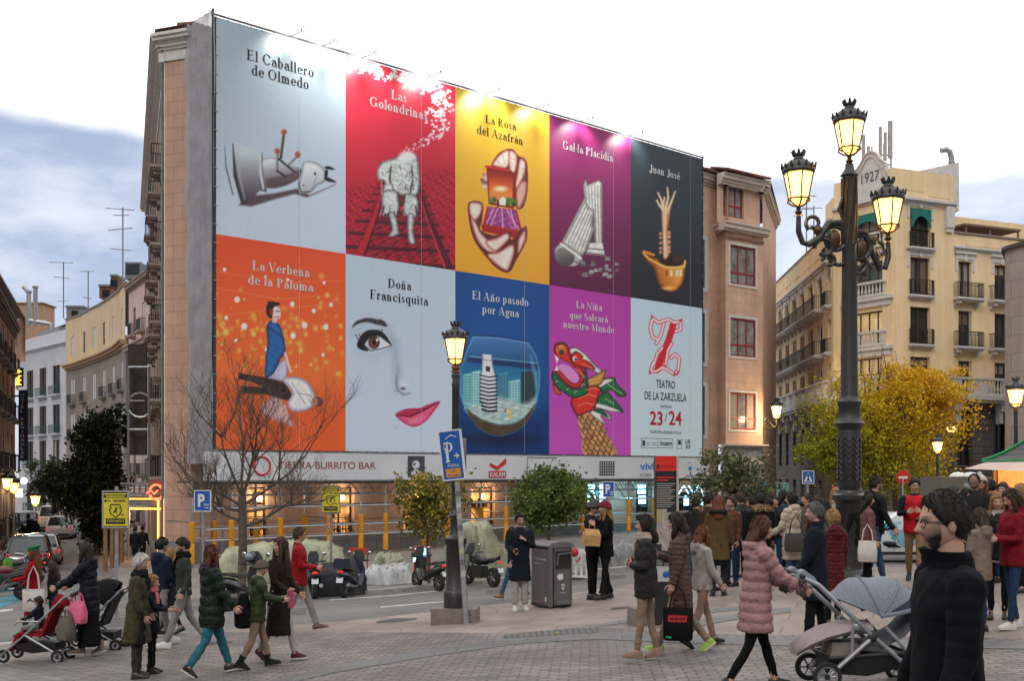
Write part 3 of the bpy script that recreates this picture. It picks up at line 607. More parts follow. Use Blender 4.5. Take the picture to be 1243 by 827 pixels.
for z in(12.15,8.75):FYC.fbox(mb,1.0,cw-.2,z-.75,z-.35,0,.2,m_white);FYC.fbox(mb,.85,cw-.05,z-.35,z-.12,0,.35,m_white)
FYC.fbox(mb,1.0,cw-.2,14.85,15.2,0,.25,m_white)
for fr,a0,a1,nn in((FYL,0,FYL.w-2.8,0),(FYB,0,FYB.w,-.12)):fr.cornice(mb,a0,a1,(PAR if fr is FYL else PAR-.8)-.02,((.08,.1),),M('zinc_edge',(.3,.26,.22),.7),nn,.15)
mb.build('trim',yb,smooth=0)
mb=MB()
for q in[(FYL,3+4*k,5.6+4*k,16.2,16.9,0,.03)for k in range(6)]+[(FYR,.5,2.6,19.2,20.1,0,.03),(FYR,3.0,FYR.w-.3,18.95,20.3,0,.035)]+[(FYB,1.2+4.4*k,4.4+4.4*k,15.9,16.55,-.12,-.08)for k in range(3)]+[(FYC,a-.3,a+.3,BZ1,18.5,0,.1)for a in(.35,cw-.55)]+[(FYR,.1,.7,BZ1,18.3,0,.1),(FYR,FYR.w-.75,FYR.w-.1,BZ1,16.6,0,.06)]:
 mb=MB();q[0].fbox(mb,*q[1:],m_yel);mb.build('render_panel',yb,smooth=0)
cb=M('white_balcony_stone',(.58,.56,.53),.75,.12,3)
for z in(12.1,8.7):
 balcony(yb,FYL,FYL.w-3.0-23.0+.4,FYL.w-3.0,z,.75,cb,m_iron,1.05,90,corb=[FYL.w-3.0-st*(k+.5)+e for k in range(n)for e in(-.75,.75)])
for z in(15.3,12.1,8.7):balcony(yb,FYL,nar-.6,nar+.6,z,.45,cb,m_iron,1.0,8)
for h in hr[:3]:balcony(yb,FYR,h[0]-.1,h[1]+.1,h[2],.3,cb,m_iron,1.05,10)
for k in range(4):
 a=bx[0]+(bx[2]-bx[0])*k
 for z in(12.15,8.75):balcony(yb,FYB,a-.55,a+(bx[1]-bx[0])+.55,z,.6,cb,m_iron,1.05,18,n=-.12,corb=(a-.35,a+(bx[1]-bx[0])+.35))
def balustrade(fr,a0,a1,z0,z1,nn,name='balustrade',gap=.28,solid=False):
 mb=MB();fr.fbox(mb,a0,a1,z1-.16,z1,nn-.14,nn+.14,cb);fr.fbox(mb,a0,a1,z0,z0+.18,nn-.14,nn+.14,cb)
 k=int((a1-a0)/gap)
 for i in range(k):
  a=a0+(i+.5)*(a1-a0)/k
  if(i%9)in(4,5,6,7)and solid:fr.fbox(mb,a-gap*.5,a+gap*.5,z0+.182,z1-.162,nn-.09,nn+.09,cb);continue
  H=z1-z0-.34;mb.lathe([(.05,0),(.06,H*.1),(.095,H*.3),(.06,H*.6),(.045,H*.75),(.07,H*.92),(.05,H)],fr.P(a,z0+.18,nn),cb,7)
 return mb.build(name,yb)
for z in(12.15,8.75,15.5):balustrade(FYC,1.3,cw-.55,z-.08,z+.98,.16)
for fr,a0,a1,nn in((FYL,FYL.w-24,FYL.w+.5,.75),(FYC,.6,cw-.6,.85),(FYR,.3,FYR.w,.8),(FYB,0,16,.7)):
 balustrade(fr,a0,a1,BZ0,BZ1,nn-.16,gap=.3,solid=True);mb=MB();fr.fbox(mb,a0-.1,a1+.1,BZ0-.3,BZ0-.003,-.1,nn+.1,cb);fr.fbox(mb,a0,a1,BZ0-.5,BZ0-.303,-.1,nn-.1,cb)
 k=max(2,int((a1-a0)/3.28))
 for i in range(k+1):a=a0+.2+(a1-a0-.4)*i/k;fr.fbox(mb,a-.2,a+.2,BZ0-1.05,BZ0-.503,-.1,nn-.2,cb);fr.fbox(mb,a-.16,a+.16,BZ0-1.9,BZ0-1.053,-.1,.28,cb)
 mb.build('long_balcony',yb,smooth=0)
cr=MB();cz=19.2;prof=[(-1.6,18.8),(-1.6,20.0),(-1.3,20.5),(-1.25,21.0),(-.8,21.4),(-.45,21.9),(0,22.1),(.45,21.9),(.8,21.4),(1.25,21.0),(1.3,20.5),(1.6,20.0),(1.6,18.8)]
c=cw/2+.75;fnt=[FYC.P(c+x,z,.18)for x,z in prof];bk_=[FYC.P(c+x,z,-.2)for x,z in prof];cr.loft([bk_,fnt],m_white)
for s_,n_ in((.86,.2),(.8,.17)):
 pass
sm=[FYC.P(c+x*.8,18.9+(z-18.8)*.86,.2)for x,z in prof];cr.tube(sm,.05,m_cream,5);cr.tube(fnt,.09,m_cream,5);cr.build('crest',yb)
mb=MB();sans(mb,'1927',FYC.P,c-.72,c+.78,20.0,20.7,.215,M('date_numerals',(.10,.10,.10),.6,0));mb.build('lettering',yb,smooth=0)
m_grn=M('green_canvas',(.015,.17,.13),.8,.25,5)
for fr,h in((FYR,hr[0]),(FYC,hc[0]),(FYL,hl[-4])):
 mb=MB();a0,a1=h[0],h[1];k=8;rings=[]
 for i in range(k+1):
  a=a0+(a1-a0)*i/k;dip=abs(i/k-.5)*2;rings.append([fr.P(a,h[3]-.05,.02),fr.P(a,h[3]-.05,.1),fr.P(a,h[3]-.55-.85*dip**2,.13+.03*(i%2)),fr.P(a,h[3]-.55-.85*dip**2,.1)])
 mb.loft(rings,m_grn);mb.build('awning',yb)
mb=MB();mb.poly([FYB.P(-1,-.4,0),FYB.P(9,-.4,0),FYB.P(9,-1.1,1.6),FYB.P(-1,-1.1,1.6)],M('black_awning',(.012,.012,.013),.8));mb.poly([FYB.P(-1,-1.1,1.6),FYB.P(9,-1.1,1.6),FYB.P(9,-1.45,1.6),FYB.P(-1,-1.45,1.6)],M('black_awning'));mb.build('awning',yb,smooth=0)
mb=MB()
for k in range(7):FYB.fbox(mb,-.5+k*1.2,.3+k*1.2,-2.6,-1.9,-.1,.12,M('lit_shop'))
mb.build('shop_light',yb,smooth=0)
pt=thing('phone_mast','cluster of pale phone mast antennas above the 1927 crest','antenna',FYC.P(c+1.4,TOP,-3));mb=MB();b=at(1066,79,205)
for dx,h0,h1,r_ in((-1.05,1.6,3.4,.14),(-.45,0,2.6,.06),(.15,1.4,4.0,.13),(.85,1.8,4.4,.18),(.5,1.6,3.6,.12),(.9,0,4,.08),(-.7,.9,2.6,.12),(.4,0,2.8,.06)):q=b+Vector((dx,0,0));mb.tube([q+Vector((0,0,h0-1)),q+Vector((0,0,h1-1))],r_,M('antenna_grey',(.42,.41,.4),.6),8)
mb.tube([b+Vector((-1,0,.3)),b+Vector((1,0,.3))],.05,m_dsteel);mb.tube([b+Vector((-1,0,1)),b+Vector((1,0,1))],.05,m_dsteel);mb.build('antenna_panel',pt)
fl=thing('roof_flue','shiny bent steel flue on a white wall above the yellow building','flue',FYR.P(FYR.w-.4,TOP,-2));mb=MB();b=at(1155,79,207)
mb.tube([b-Vector((0,0,1)),b+Vector((0,0,.9)),b+Vector((-.12,0,1.35)),b+Vector((-.4,0,1.5)),b+Vector((-.75,0,1.42))],.2,m_steel,10);mb.lathe([(.2,0),(.24,.03),(.24,.1),(.2,.12)],b+Vector((0,0,.5)),m_steel,10);mb.build('pipe',fl)
mb=MB();a_=[at(1080,79,207),at(1160,79,198)];mb.hexa([Vector((a_[0].x,78.4,18.5)),Vector((a_[1].x,78.4,18.5)),Vector((a_[1].x,81,18.5)),Vector((a_[0].x,81,18.5)),Vector((a_[0].x,78.4,20.9)),Vector((a_[1].x,78.4,21.9)),Vector((a_[1].x,81,21.9)),Vector((a_[0].x,81,20.9))],M('white_parapet',(.62,.6,.6),.8));mb.build('parapet',yb,smooth=0)
vp=thing('roof_pergola','weathered white pergola among plants on the yellow building terrace','pergola',FYB.P(5,PAR-.8,-3));mb=MB()
FYB.fbox(mb,3.5,9,18.0,18.15,-5,-2.5,M('old_wood',(.2,.14,.1),.8));FYB.fbox(mb,3.6,9,17.3,17.95,-4.9,-4.85,M('pergola_canvas',(.5,.48,.46),.8));mb.build('canopy',vp,smooth=0);mb=MB()
for a in(3.7,6,8.8):FYB.fbox(mb,a,a+.1,PAR-.8,18,-2.7,-2.6,M('old_wood'))
mb.build('post',vp,smooth=0)
gb=thing('stone_building','grey beige stone building with a rounded corner at the right edge of the photo','building',(29.5,63,G(29,62)))
m_gst=M_brick('beige_stone',(.34,.285,.24),(.38,.32,.27),(.14,.115,.1),2.6,1.05,.014,var=.12,bump=.3,vert=(.8,.6))
cx,cy,r_=32.1,64.5,3.4;ang=[R(175+i*6)for i in range(18)];pl=[(cx+.6,cy+8)]+[(cx+math.cos(a)*r_,cy+math.sin(a)*r_)for a in ang]+[(cx+12,cy-r_+.6),(cx+12,cy+8)]
mb=MB();mb.loft([[Vector((x,y,-5))for x,y in pl],[Vector((x,y,12.9))for x,y in pl]],m_gst);mb.build('wall',gb,smooth=30)
mb=MB();pl2=[(cx+(x-cx)*1.06,cy+(y-cy)*1.06)for x,y in pl];mb.loft([[Vector((x,y,12.9))for x,y in pl2],[Vector((x,y,13.1))for x,y in pl2]],M('dark_coping',(.08,.075,.07),.7));mb.build('coping',gb,smooth=30)
# ------------------------------------------------------------------ the giant poster banner
PE=.78
m_print=M_attr('printed_vinyl',.42,.55)
def px_of(fr,a,z,n=0.):
 p=fr.P(0,0,n);X=p.x+fr.u.x*a;Y=p.y+fr.u.y*a;return CX+F*X/Y,HY-F*z/Y
class Paint:
 def __init__(s,a0,a1,z0,z1,base,nx=150,ny=220):
  s.a=np.linspace(a0,a1,nx+1);s.z=np.linspace(z0,z1,ny+1);s.nx,s.ny=nx,ny
  A,Z=np.meshgrid(s.a,s.z,indexing='ij');s.X,s.Y=px_of(FB,A,Z);s.X=s.X.ravel();s.Y=s.Y.ravel();s.C=np.zeros((len(s.X),3));s.C[:]=base
 def mixin(s,idx,al,col):
  c=col(s.X[idx],s.Y[idx])if callable(col)else np.array(col,float);al=np.clip(al,0,1)[:,None];s.C[idx]=s.C[idx]*(1-al)+c*al
 def poly(s,pts,col,soft=.5,al=1.,rim=None):
  p=np.array(pts,float).reshape(-1,2);pad=soft*2+1;idx=np.nonzero((s.X>p[:,0].min()-pad)&(s.X<p[:,0].max()+pad)&(s.Y>p[:,1].min()-pad)&(s.Y<p[:,1].max()+pad))[0]
  if not len(idx):return
  x,y=s.X[idx],s.Y[idx];d=np.full(len(idx),1e9);ins=np.zeros(len(idx),bool)
  for(x0,y0),(x1,y1)in zip(p,np.roll(p,-1,0)):
   ex,ey=x1-x0,y1-y0;t=np.clip(((x-x0)*ex+(y-y0)*ey)/(ex*ex+ey*ey+1e-9),0,1);d=np.minimum(d,(x-x0-t*ex)**2+(y-y0-t*ey)**2)
   if y0!=y1:ins^=((y0>y)!=(y1>y))&(x<(x1-x0)*(y-y0)/(y1-y0)+x0)
  d=np.sqrt(d)*np.where(ins,1,-1)
  if rim:
   c0=col(x,y)if callable(col)else np.array(col,float);t=np.clip(d/rim[1],0,1)[:,None]**.75;cc=np.array(rim[0],float)*(1-t)+c0*t;s.C[idx]=s.C[idx]*(1-(a_:=np.clip(d/(2*soft)+.5,0,1)[:,None]*al))+cc*a_;return
  s.mixin(idx,np.clip(d/(2*soft)+.5,0,1)*al,col)
 def curve(s,pts,col,soft=.5,al=1.,k=6,rim=None):
  p=np.array(pts,float).reshape(-1,2);n=len(p);o=[]
  for i in range(n):
   a,b,c,d=p[i-1],p[i],p[(i+1)%n],p[(i+2)%n]
   for j in range(k):t=j/k;o.append(.5*(2*b+(c-a)*t+(2*a-5*b+4*c-d)*t*t+(3*b-a-3*c+d)*t**3))
  s.poly(o,col,soft,al,rim)
 def ell(s,cx,cy,rx,ry,col,soft=.12,al=1.,rot=0.):
  c_,s_=math.cos(R(rot)),math.sin(R(rot));dx,dy=s.X-cx,s.Y-cy;q=np.sqrt(((dx*c_+dy*s_)/rx)**2+((-dx*s_+dy*c_)/ry)**2);idx=np.nonzero(q<1+soft)[0]
  if len(idx):s.mixin(idx,((1+soft-q[idx])/(2*soft))*al,col)
 def line(s,pts,w,col,soft=.5,al=1.):
  p=np.array(pts,float).reshape(-1,2);W=w if hasattr(w,'__len__')else[w]*len(p)
  pad=max(W)+soft+1;idx=np.nonzero((s.X>p[:,0].min()-pad)&(s.X<p[:,0].max()+pad)&(s.Y>p[:,1].min()-pad)&(s.Y<p[:,1].max()+pad))[0]
  if not len(idx):return
  x,y=s.X[idx],s.Y[idx];d=np.full(len(idx),-1e9)
  for i in range(len(p)-1):
   ex,ey=p[i+1]-p[i];t=np.clip(((x-p[i][0])*ex+(y-p[i][1])*ey)/(ex*ex+ey*ey+1e-9),0,1);d=np.maximum(d,(W[i]*(1-t)+W[i+1]*t)/2-np.hypot(x-p[i][0]-t*ex,y-p[i][1]-t*ey))
  s.mixin(idx,np.clip(d/(2*soft)+.5,0,1)*al,col)
 def noise(s,amt,seed,cells=60):
  g=np.random.default_rng(seed).normal(0,1,(s.nx+1,s.ny+1));s.C*=np.exp(amt*g.ravel())[:,None]
 def mesh(s,name,parent,n):
  A,Z=np.meshgrid(s.a,s.z,indexing='ij');A=A.ravel();Z=Z.ravel();o=FB.P(0,0,n);po=parent.location
  wr=.003*np.sin(A*1.9+np.sin(Z*.7)*1.3)*np.sin(Z*.55+A*.3);v=np.stack([o.x+FB.u.x*A+FB.n.x*wr-po.x,o.y+FB.u.y*A+FB.n.y*wr-po.y,Z-po.z],1)
  k=s.ny+1;i,j=np.meshgrid(np.arange(s.nx),np.arange(s.ny),indexing='ij');b=(i*k+j).ravel();f=np.stack([b,b+k,b+k+1,b+1],1)
  me=bpy.data.meshes.new(name);me.vertices.add(len(v));me.vertices.foreach_set('co',v.ravel());me.loops.add(f.size);me.loops.foreach_set('vertex_index',f.ravel().astype(np.int32));me.polygons.add(len(f))
  me.polygons.foreach_set('loop_start',np.arange(0,f.size,4,dtype=np.int32));me.polygons.foreach_set('use_smooth',np.ones(len(f),bool));me.update(calc_edges=True);ca=me.color_attributes.new('Col','FLOAT_COLOR','POINT')
  c=np.ones((len(v),4));c[:,:3]=np.clip(lin(np.clip(s.C,0,255))/PE,.004,.86);ca.data.foreach_set('color',c.ravel().astype(np.float32));me.materials.append(m_print)
  ob=bpy.data.objects.new(name,me);COL.objects.link(ob);ob.parent=parent;return ob
def grad(c0,c1,p0,p1):
 c0,c1=np.array(c0,float),np.array(c1,float);d=np.array(p1,float)-np.array(p0,float);L=(d**2).sum()
 return lambda x,y:c0+(c1-c0)*np.clip(((x-p0[0])*d[0]+(y-p0[1])*d[1])/L,0,1)[:,None]
def tex(c,sd,k=.25,f=.5):
 c=np.array(c,float);r=np.random.default_rng(sd);ph=r.uniform(0,6,8);w=r.normal(0,f,(8,2))
 return lambda x,y:np.clip(c*(1+k*sum(np.sin(x*w[i,0]+y*w[i,1]+ph[i])for i in range(8))[:,None]/2),0,255)
bb=thing('poster_banner','giant banner of ten theatre posters covering the scaffolded facade','billboard',FB.P(BW/2,BB))
CW=BW/5
def cell(c,r):return(c*CW,(c+1)*CW,(BM_ if r==0 else BB),(BT if r==0 else BM_))
T_,HL=.15,.046
def gl(ch):
 S=[];V=lambda x,y0,y1,w=T_,sb=1,st=1:(w:=w*(1.25 if w<T_ else 1))and(S.append(('q',x,y0,x+w,y1)),sb and S.append(('q',x-.055,y0,x+w+.055,y0+HL)),st and S.append(('q',x-.055*(st!=2),y1-HL,x+w*(1 if st!=2 else .6)+.055*(st!=2),y1)),st==2 and S.append(('p',((x-.06,y1-.05),(x,y1-.07),(x,y1)))))
 H=lambda x0,x1,y:S.append(('q',x0,y,x1,y+HL));A=lambda cx,cy,rx,ry,a0,a1:S.append(('a',cx,cy,rx,ry,a0,a1));L=lambda x0,y0,x1,y1,w:S.append(('l',x0,y0,x1,y1,w));B=lambda x,y,r=.05:S.append(('b',x,y,r));Q=lambda*p:S.append(('p',p))
 C,X=.70,.47;W=.5
 if ch=='E':V(.09,0,C);H(.09,.54,C-HL);H(.09,.58,0);H(.2,.44,.35);Q((.5,C-HL),(.54,C-HL),(.54,C-.2));Q((.53,HL),(.58,HL),(.58,.22));Q((.4,.35),(.44,.25),(.44,.47));W=.64
 elif ch=='F':V(.09,0,C);H(.09,.54,C-HL);H(.2,.44,.33);Q((.5,C-HL),(.54,C-HL),(.54,C-.2));Q((.4,.35),(.44,.25),(.44,.47));W=.58
 elif ch=='L':V(.09,0,C);H(.09,.56,0);Q((.5,HL),(.56,HL),(.56,.25));W=.6
 elif ch=='C':A(.37,.35,.33,.36,40,322);L(.615,.5,.63,.7,.03);B(.6,.52,.04);W=.69
 elif ch=='G':A(.37,.35,.33,.36,40,315);L(.62,.5,.635,.7,.03);V(.52,.02,.3,.11,0,1);W=.76
 elif ch=='O':A(.37,.35,.34,.36,0,360);W=.75
 elif ch in 'PR':
  V(.09,0,C);A(.26,.53,.28,.17,-92,92);H(.15,.28,C-HL);H(.15,.28,.36)
  if ch=='R':L(.34,.36,.56,.0,.12);H(.5,.68,0);W=.69
  else:W=.6
 elif ch=='D':V(.09,0,C);A(.28,.35,.4,.35,-91,91);H(.12,.3,C-HL);H(.12,.3,0);W=.74
 elif ch=='A':L(.08,0,.34,C,.03);L(.33,C,.58,0,.13);H(.18,.47,.22);H(0,.2,0);H(.44,.74,0);W=.72
 elif ch=='V':L(.11,C,.36,0,.13);L(.36,0,.58,C,.03);H(0,.26,C-HL);H(.46,.68,C-HL);W=.66
 elif ch=='J':V(.24,.05,C,T_,0,1);A(.19,.06,.165,.15,180,360);B(.07,.06,.06);W=.44
 elif ch=='N':V(.12,0,C,.03);L(.12,C,.58,0,.13);V(.6,0,C,.03,0,1);W=.76
 elif ch=='M':V(.1,0,C,.03);L(.13,C,.4,.04,.12);L(.4,.04,.66,C,.03);V(.64,0,C,.12);W=.88
 elif ch=='S':A(.29,.52,.2,.19,60,262);A(.29,.185,.23,.2,-118,100);B(.44,.56,.04);B(.1,.15,.04);L(.19,.45,.4,.27,.13);W=.56
 elif ch=='a':V(.3,.02,.32,.105,0,0);A(.24,.32,.155,.155,0,165);B(.13,.36,.05);A(.19,.14,.14,.145,60,310);H(.2,.34,.26);L(.36,.03,.46,.02,.05);W=.46
 elif ch=='b':V(.06,0,.72,.105,0,2);A(.25,.235,.2,.24,-140,150);W=.5
 elif ch in 'ce':A(.25,.235,.22,.24,52 if ch=='c' else 0,320);W=.46;(B(.37,.36,.05)if ch=='c' else H(.08,.42,.24))
 elif ch=='d':V(.33,0,.72,.105,0,2);A(.25,.235,.22,.24,40,325);L(.42,.01,.5,.015,.03);W=.52
 elif ch=='f':V(.1,0,.58,.105,1,0);A(.26,.56,.155,.16,50,180);B(.35,.63,.05);H(.0,.32,X-HL);W=.33
 elif ch=='g':A(.22,.31,.18,.165,0,360);A(.23,-.08,.21,.12,0,360);L(.1,.17,.12,.03,.06);L(.12,.03,.36,.03,.06);B(.43,.43,.045);W=.47
 elif ch in 'il':V(.07,0,X if ch=='i' else .72,.105,1,2);W=.26;(B(.12,.62,.07)if ch=='i' else None)
 elif ch in 'nmhu':
  if ch=='u':V(.07,.1,X,.105,0,2);A(.2,.12,.13,.13,180,320);V(.33,0,X,.105,0,2);W=.52
  else:
   V(.07,0,X,.105,1,2);A(.245,.32,.16,.155,0,140);V(.3,0,.33,.105,1,0);W=.54
   if ch=='m':A(.475,.32,.16,.155,0,140);V(.53,0,.33,.105,1,0);W=.77
 elif ch=='o':A(.25,.235,.22,.24,0,360);W=.5
 elif ch in 'pq':V(.06 if ch=='p' else .33,-.2,X,.105,1,2);A(.25,.235,.21,.24,*((-140,150)if ch=='p' else(40,325)));W=.52
 elif ch=='r':V(.07,0,X,.105,1,2);A(.26,.34,.12,.13,60,160);B(.32,.4,.06);W=.39
 elif ch=='s':A(.19,.345,.125,.125,60,265);A(.19,.125,.145,.13,-118,100);L(.13,.3,.26,.19,.1);B(.28,.38,.035);B(.08,.1,.035);W=.37
 elif ch=='t':V(.09,.05,.6,.105,0,0);H(0,.27,X-HL);A(.2,.09,.11,.1,180,320);W=.31
 elif ch=='v':L(.08,X,.25,0,.115);L(.25,0,.4,X,.03);H(0,.2,X-HL);H(.32,.48,X-HL);W=.46
 elif ch=='z':H(.05,.38,X-HL);H(.03,.4,0);L(.34,X-.02,.08,.02,.11);Q((.05,X),(.09,X),(.05,.33));Q((.4,0),(.36,0),(.4,.15));W=.43
 elif ch=='·':B(.1,.26,.06);W=.2
 elif ch==' ':W=.24
 return S,W
ACC={'á':('a',"'"),'é':('e',"'"),'ó':('o',"'"),'ñ':('n','~')}
def serif(mb,s,P,ac,zbase,size,m,n0,wx=1.0):
 lay=[];x=0
 for ch in s:
  b,acc=ACC.get(ch,(ch,None));S,W=gl(b);S=list(S)
  if acc=="'":S.append(('p',((W/2-.05,.53),(W/2+.02,.53),(W/2+.12,.68),(W/2,.68))))
  if acc=='~':S+=[('l',W/2-.15,.58,W/2-.03,.62,.06),('l',W/2-.03,.62,W/2+.05,.57,.06),('l',W/2+.05,.57,W/2+.16,.62,.06)]
  lay.append((x,S));x+=W+.035
 k=0
 def put(ps):
  nonlocal k
  k+=1;mb.poly([P(ac+(px-x/2)*size*wx,zbase+py*size,n0+.0003*(k%40))for px,py in ps],m)
 for ox,S in lay:
  for e in S:
   t=e[0]
   if t=='q':put(((ox+e[1],e[2]),(ox+e[3],e[2]),(ox+e[3],e[4]),(ox+e[1],e[4])))
   elif t=='p':put([(ox+a,b)for a,b in e[1]])
   elif t=='l':
    _,x0,y0,x1,y1,w_=e;h=w_/2;put(((ox+x0-h,y0),(ox+x0+h,y0),(ox+x1+h,y1),(ox+x1-h,y1))if abs(y1-y0)>abs(x1-x0)*.6 else((ox+x0,y0-h),(ox+x1,y1-h),(ox+x1,y1+h),(ox+x0,y0+h)))
   elif t=='b':put([(ox+e[1]+e[3]*math.cos(a*PI/6),e[2]+e[3]*math.sin(a*PI/6))for a in range(12)])
   elif t=='a':
    _,cx,cy,rx,ry,a0,a1=e;nseg=max(4,int(abs(a1-a0)/18));pr=None
    for i in range(nseg+1):
     a=R(a0+(a1-a0)*i/nseg);th=HL+(T_*.95-HL)*abs(math.cos(a))**1.2;co,si=math.cos(a),math.sin(a)
     o_=(ox+cx+rx*co,cy+ry*si);i2=(ox+cx+(rx-th)*co,cy+(ry-HL*1.1-(th-HL)*.35*abs(math.cos(a)))*si)
     if pr:put((pr[0],o_,i2,pr[1]))
     pr=(o_,i2)
 return x
def title(poster,lines,col,fr=FB):
 m=M('title_'+col,(.012,.012,.013)if col=='black' else(.62,.63,.66),.6,0);mb=MB()
 for s,pxl,pxr,pyb,cap in lines:
  a0,z0=fr.uv((pxl),pyb);a1,_=fr.uv(pxr,pyb);pm=(pxl+pxr)/2;_,zb_=fr.uv(pm,pyb);_,zt_=fr.uv(pm,pyb-cap);size=(zt_-zb_)/.7
  w_=sum(gl(ACC.get(c,(c,))[0])[1]+.035 for c in s);serif(mb,s,fr.P,(a0+a1)/2,zb_,size,m,.007,(a1-a0)/(w_*size))
 return mb.build('title',poster,smooth=0)
def Zm(x0,y0,k,pts):return[(x0+x/k,y0+y/k)for x,y in pts]
posters={}
def newp(c,r,base,nx,ny):a0,a1,z0,z1=cell(c,r);return Paint(a0,a1,z0,z1,base,nx,ny)
def done(p,c,r,label):
 p.noise(.015,c*7+r);a0,a1,z0,z1=cell(c,r);o=p.mesh('poster',bb,0.0);o['label']=label;posters[(c,r)]=o
 s_=MB();FB.fbox(s_,a0+CW*(.62+.05*c),a0+CW*(.62+.05*c)+.012,z0+.05,z1-.05,.014,.018,M('vinyl_seam',(.6,.62,.65),.5));s_.build('seam',o,smooth=0)
p=newp(0,0,(168,184,194),190,290);z1=lambda*q:Zm(260,140,5.5125,q)
p.poly([(258,15),(420,15),(420,310),(258,310)],grad((150,168,178),(182,196,214),(270,60),(380,290)),1)
p.poly([(268,240),(420,226),(420,262),(268,290)],(182,195,212),14,.6)
p.poly(z1((165,600),(225,540),(400,522),(560,490),(640,535),(810,462),(720,505),(620,548),(540,525),(400,562),(250,610)),(66,50,56),1.6,.92)
p.poly(z1((128,180),(310,240),(335,480),(355,512),(300,505),(270,545),(200,592),(150,480)),grad((176,188,196),(58,44,50),(300,186),(296,246)),1)
p.line(z1((70,200),(80,350),(125,530)),[.3,1.6,1.4],(62,58,66),.7,.85);p.line(z1((125,190),(140,400),(188,585)),[.8,4.4,3.4],(44,38,44),.9,.95);p.line(z1((152,200),(168,400),(205,560)),[1,2.5,1.5],(150,158,166),1,.8)
p.line(z1((318,250),(332,380),(345,505)),[.4,2.6,1.6],(52,42,48),.7,.9);p.line(z1((300,260),(312,400),(330,490)),[.6,2.6,2],(196,204,212),.8,.9)
p.curve(z1((325,295),(430,290),(480,330),(580,355),(592,405),(500,460),(420,486),(345,482),(330,400)),grad((190,198,206),(70,56,60),(340,194),(346,226)),1.2,rim=((120,124,130),2))
p.poly(z1((350,425),(480,400),(585,360),(592,405),(500,460),(420,484),(348,480)),(78,62,66),1.5,.75)
p.curve(z1((560,450),(580,385),(600,310),(690,318),(745,375),(745,440),(690,470),(645,515),(580,522),(565,490)),grad((206,214,218),(160,168,174),(372,197),(378,232)),.6,rim=((110,116,122),4))
p.line(z1((568,440),(575,500)),1.2,(40,36,40),.4);p.line(z1((690,400),(650,500)),1,(120,128,134),.8,.7);p.ell(*z1((674,390))[0],1.4,2,(40,36,38));p.ell(*z1((600,468))[0],1.1,.8,(40,36,38));p.line(z1((580,510),(640,512)),1.3,(70,66,70),.5)
for q in(((735,352),(765,338),(808,362),(770,362)),((735,420),(765,415),(818,447),(760,442)),((742,370),(760,365),(757,410),(738,412))):p.curve(z1(*q),(24,28,32),.5)
for a,b,w_,c_ in(((466,118),(445,285),3.4,(96,70,60)),((421,245),(418,368),3,(148,146,148)),((556,268),(490,338),3,(150,146,146))):p.line(z1(a,b),w_,c_,.5);p.line(z1((a[0]+7,a[1]),(b[0]+7,b[1])),1,(60,48,46),.5)
for a,b in(((430,290),(480,330)),((418,370),(480,410)),((490,340),(540,380))):p.line(z1(a,b),2.6,(52,44,48),.6)
for cx,cy,rx,ry in((466,110,4,3.7),(421,238,3.6,3.6),(559,262,3.7,4.6)):p.ell(*z1((cx,cy))[0],rx,ry,(168,104,78));p.ell(*z1((cx+4,cy+4))[0],rx*.6,ry*.6,(120,70,52))
done(p,0,0,'pale grey poster with a fallen horned statue pierced by nails')
title(posters[(0,0)],(('El Caballero',299,381.5,83,12.6),('de Olmedo',305,375.5,99.5,12.4)),'black')
p=newp(1,0,(200,38,60),150,270);z2=lambda*q:Zm(410,70,3.18,q)
p.poly([(410,60),(560,60),(560,340),(410,340)],grad((212,44,66),(150,22,42),(480,110),(480,320)),1);p.poly(z2((0,500),(470,420),(470,830),(0,830)),tex((156,24,42),3,.16,1.6),6,.75)
p.poly(z2((165,500),(320,490),(440,800),(60,770)),tex((128,20,36),4,.25,1.2),3,.8)
for i in range(9):
 y=482+i*14+i*i*2.9;xl=158-(y-480)*.62;xr=330+(y-480)*.42;h=3+i*.95;s_=(y-480)*.03
 p.poly(z2((xl,y),(xr,y+12+s_),(xr,y+12+s_+h*1.4),(xl,y+h*1.4)),(62,14,26),.8,.9)
p.line(z2((172,500),(140,620),(84,760)),[2.5,5,9],(168,30,46),.6);p.line(z2((178,510),(153,620),(104,760)),[.8,1.6,3],(70,14,26),.5);p.line(z2((312,500),(360,640),(428,805)),[2.5,5,9],(74,14,28),.6);p.line(z2((306,500),(350,640),(412,805)),[.8,1.8,3.4],(180,36,52),.5)
gw=tex((190,196,194),9,.06,.5);gd=(60,44,50)
for q in(((150,440),(168,402),(215,388),(245,374),(300,374),(314,420),(316,500),(292,536),(200,522),(172,516),(180,480),(156,470)),((172,520),(232,518),(230,608),(178,606)),((256,528),(308,540),(304,612),(260,608)),((194,600),(222,602),(236,668),(238,680),(212,692),(194,688),(208,660)),((270,604),(296,610),(292,670),(300,716),(280,718),(270,690))):p.curve(z2(*q),gw,.6,rim=((78,70,74),3.6))
for q in(((205,420),(200,470),(215,510)),((285,420),(290,470),(280,520)),((232,520),(240,560),(256,560),(258,530)),((178,575),(172,640),(180,640),(186,605)),((300,575),(312,630),(304,640)),((192,604),(204,655)),((262,610),(258,655))):p.line(z2(*q),2.2,gd,.6,.85)
for i in range(60):x,y=nr.uniform(168,308),nr.uniform(392,600);p.line(z2((x,y),(x+nr.uniform(-9,9),y+nr.uniform(8,24))),1.1,(52,52,58)if i%2 else(214,220,218),.5,.7)
p.ell(*z2((268,380))[0],9,6,(236,240,240),.4)
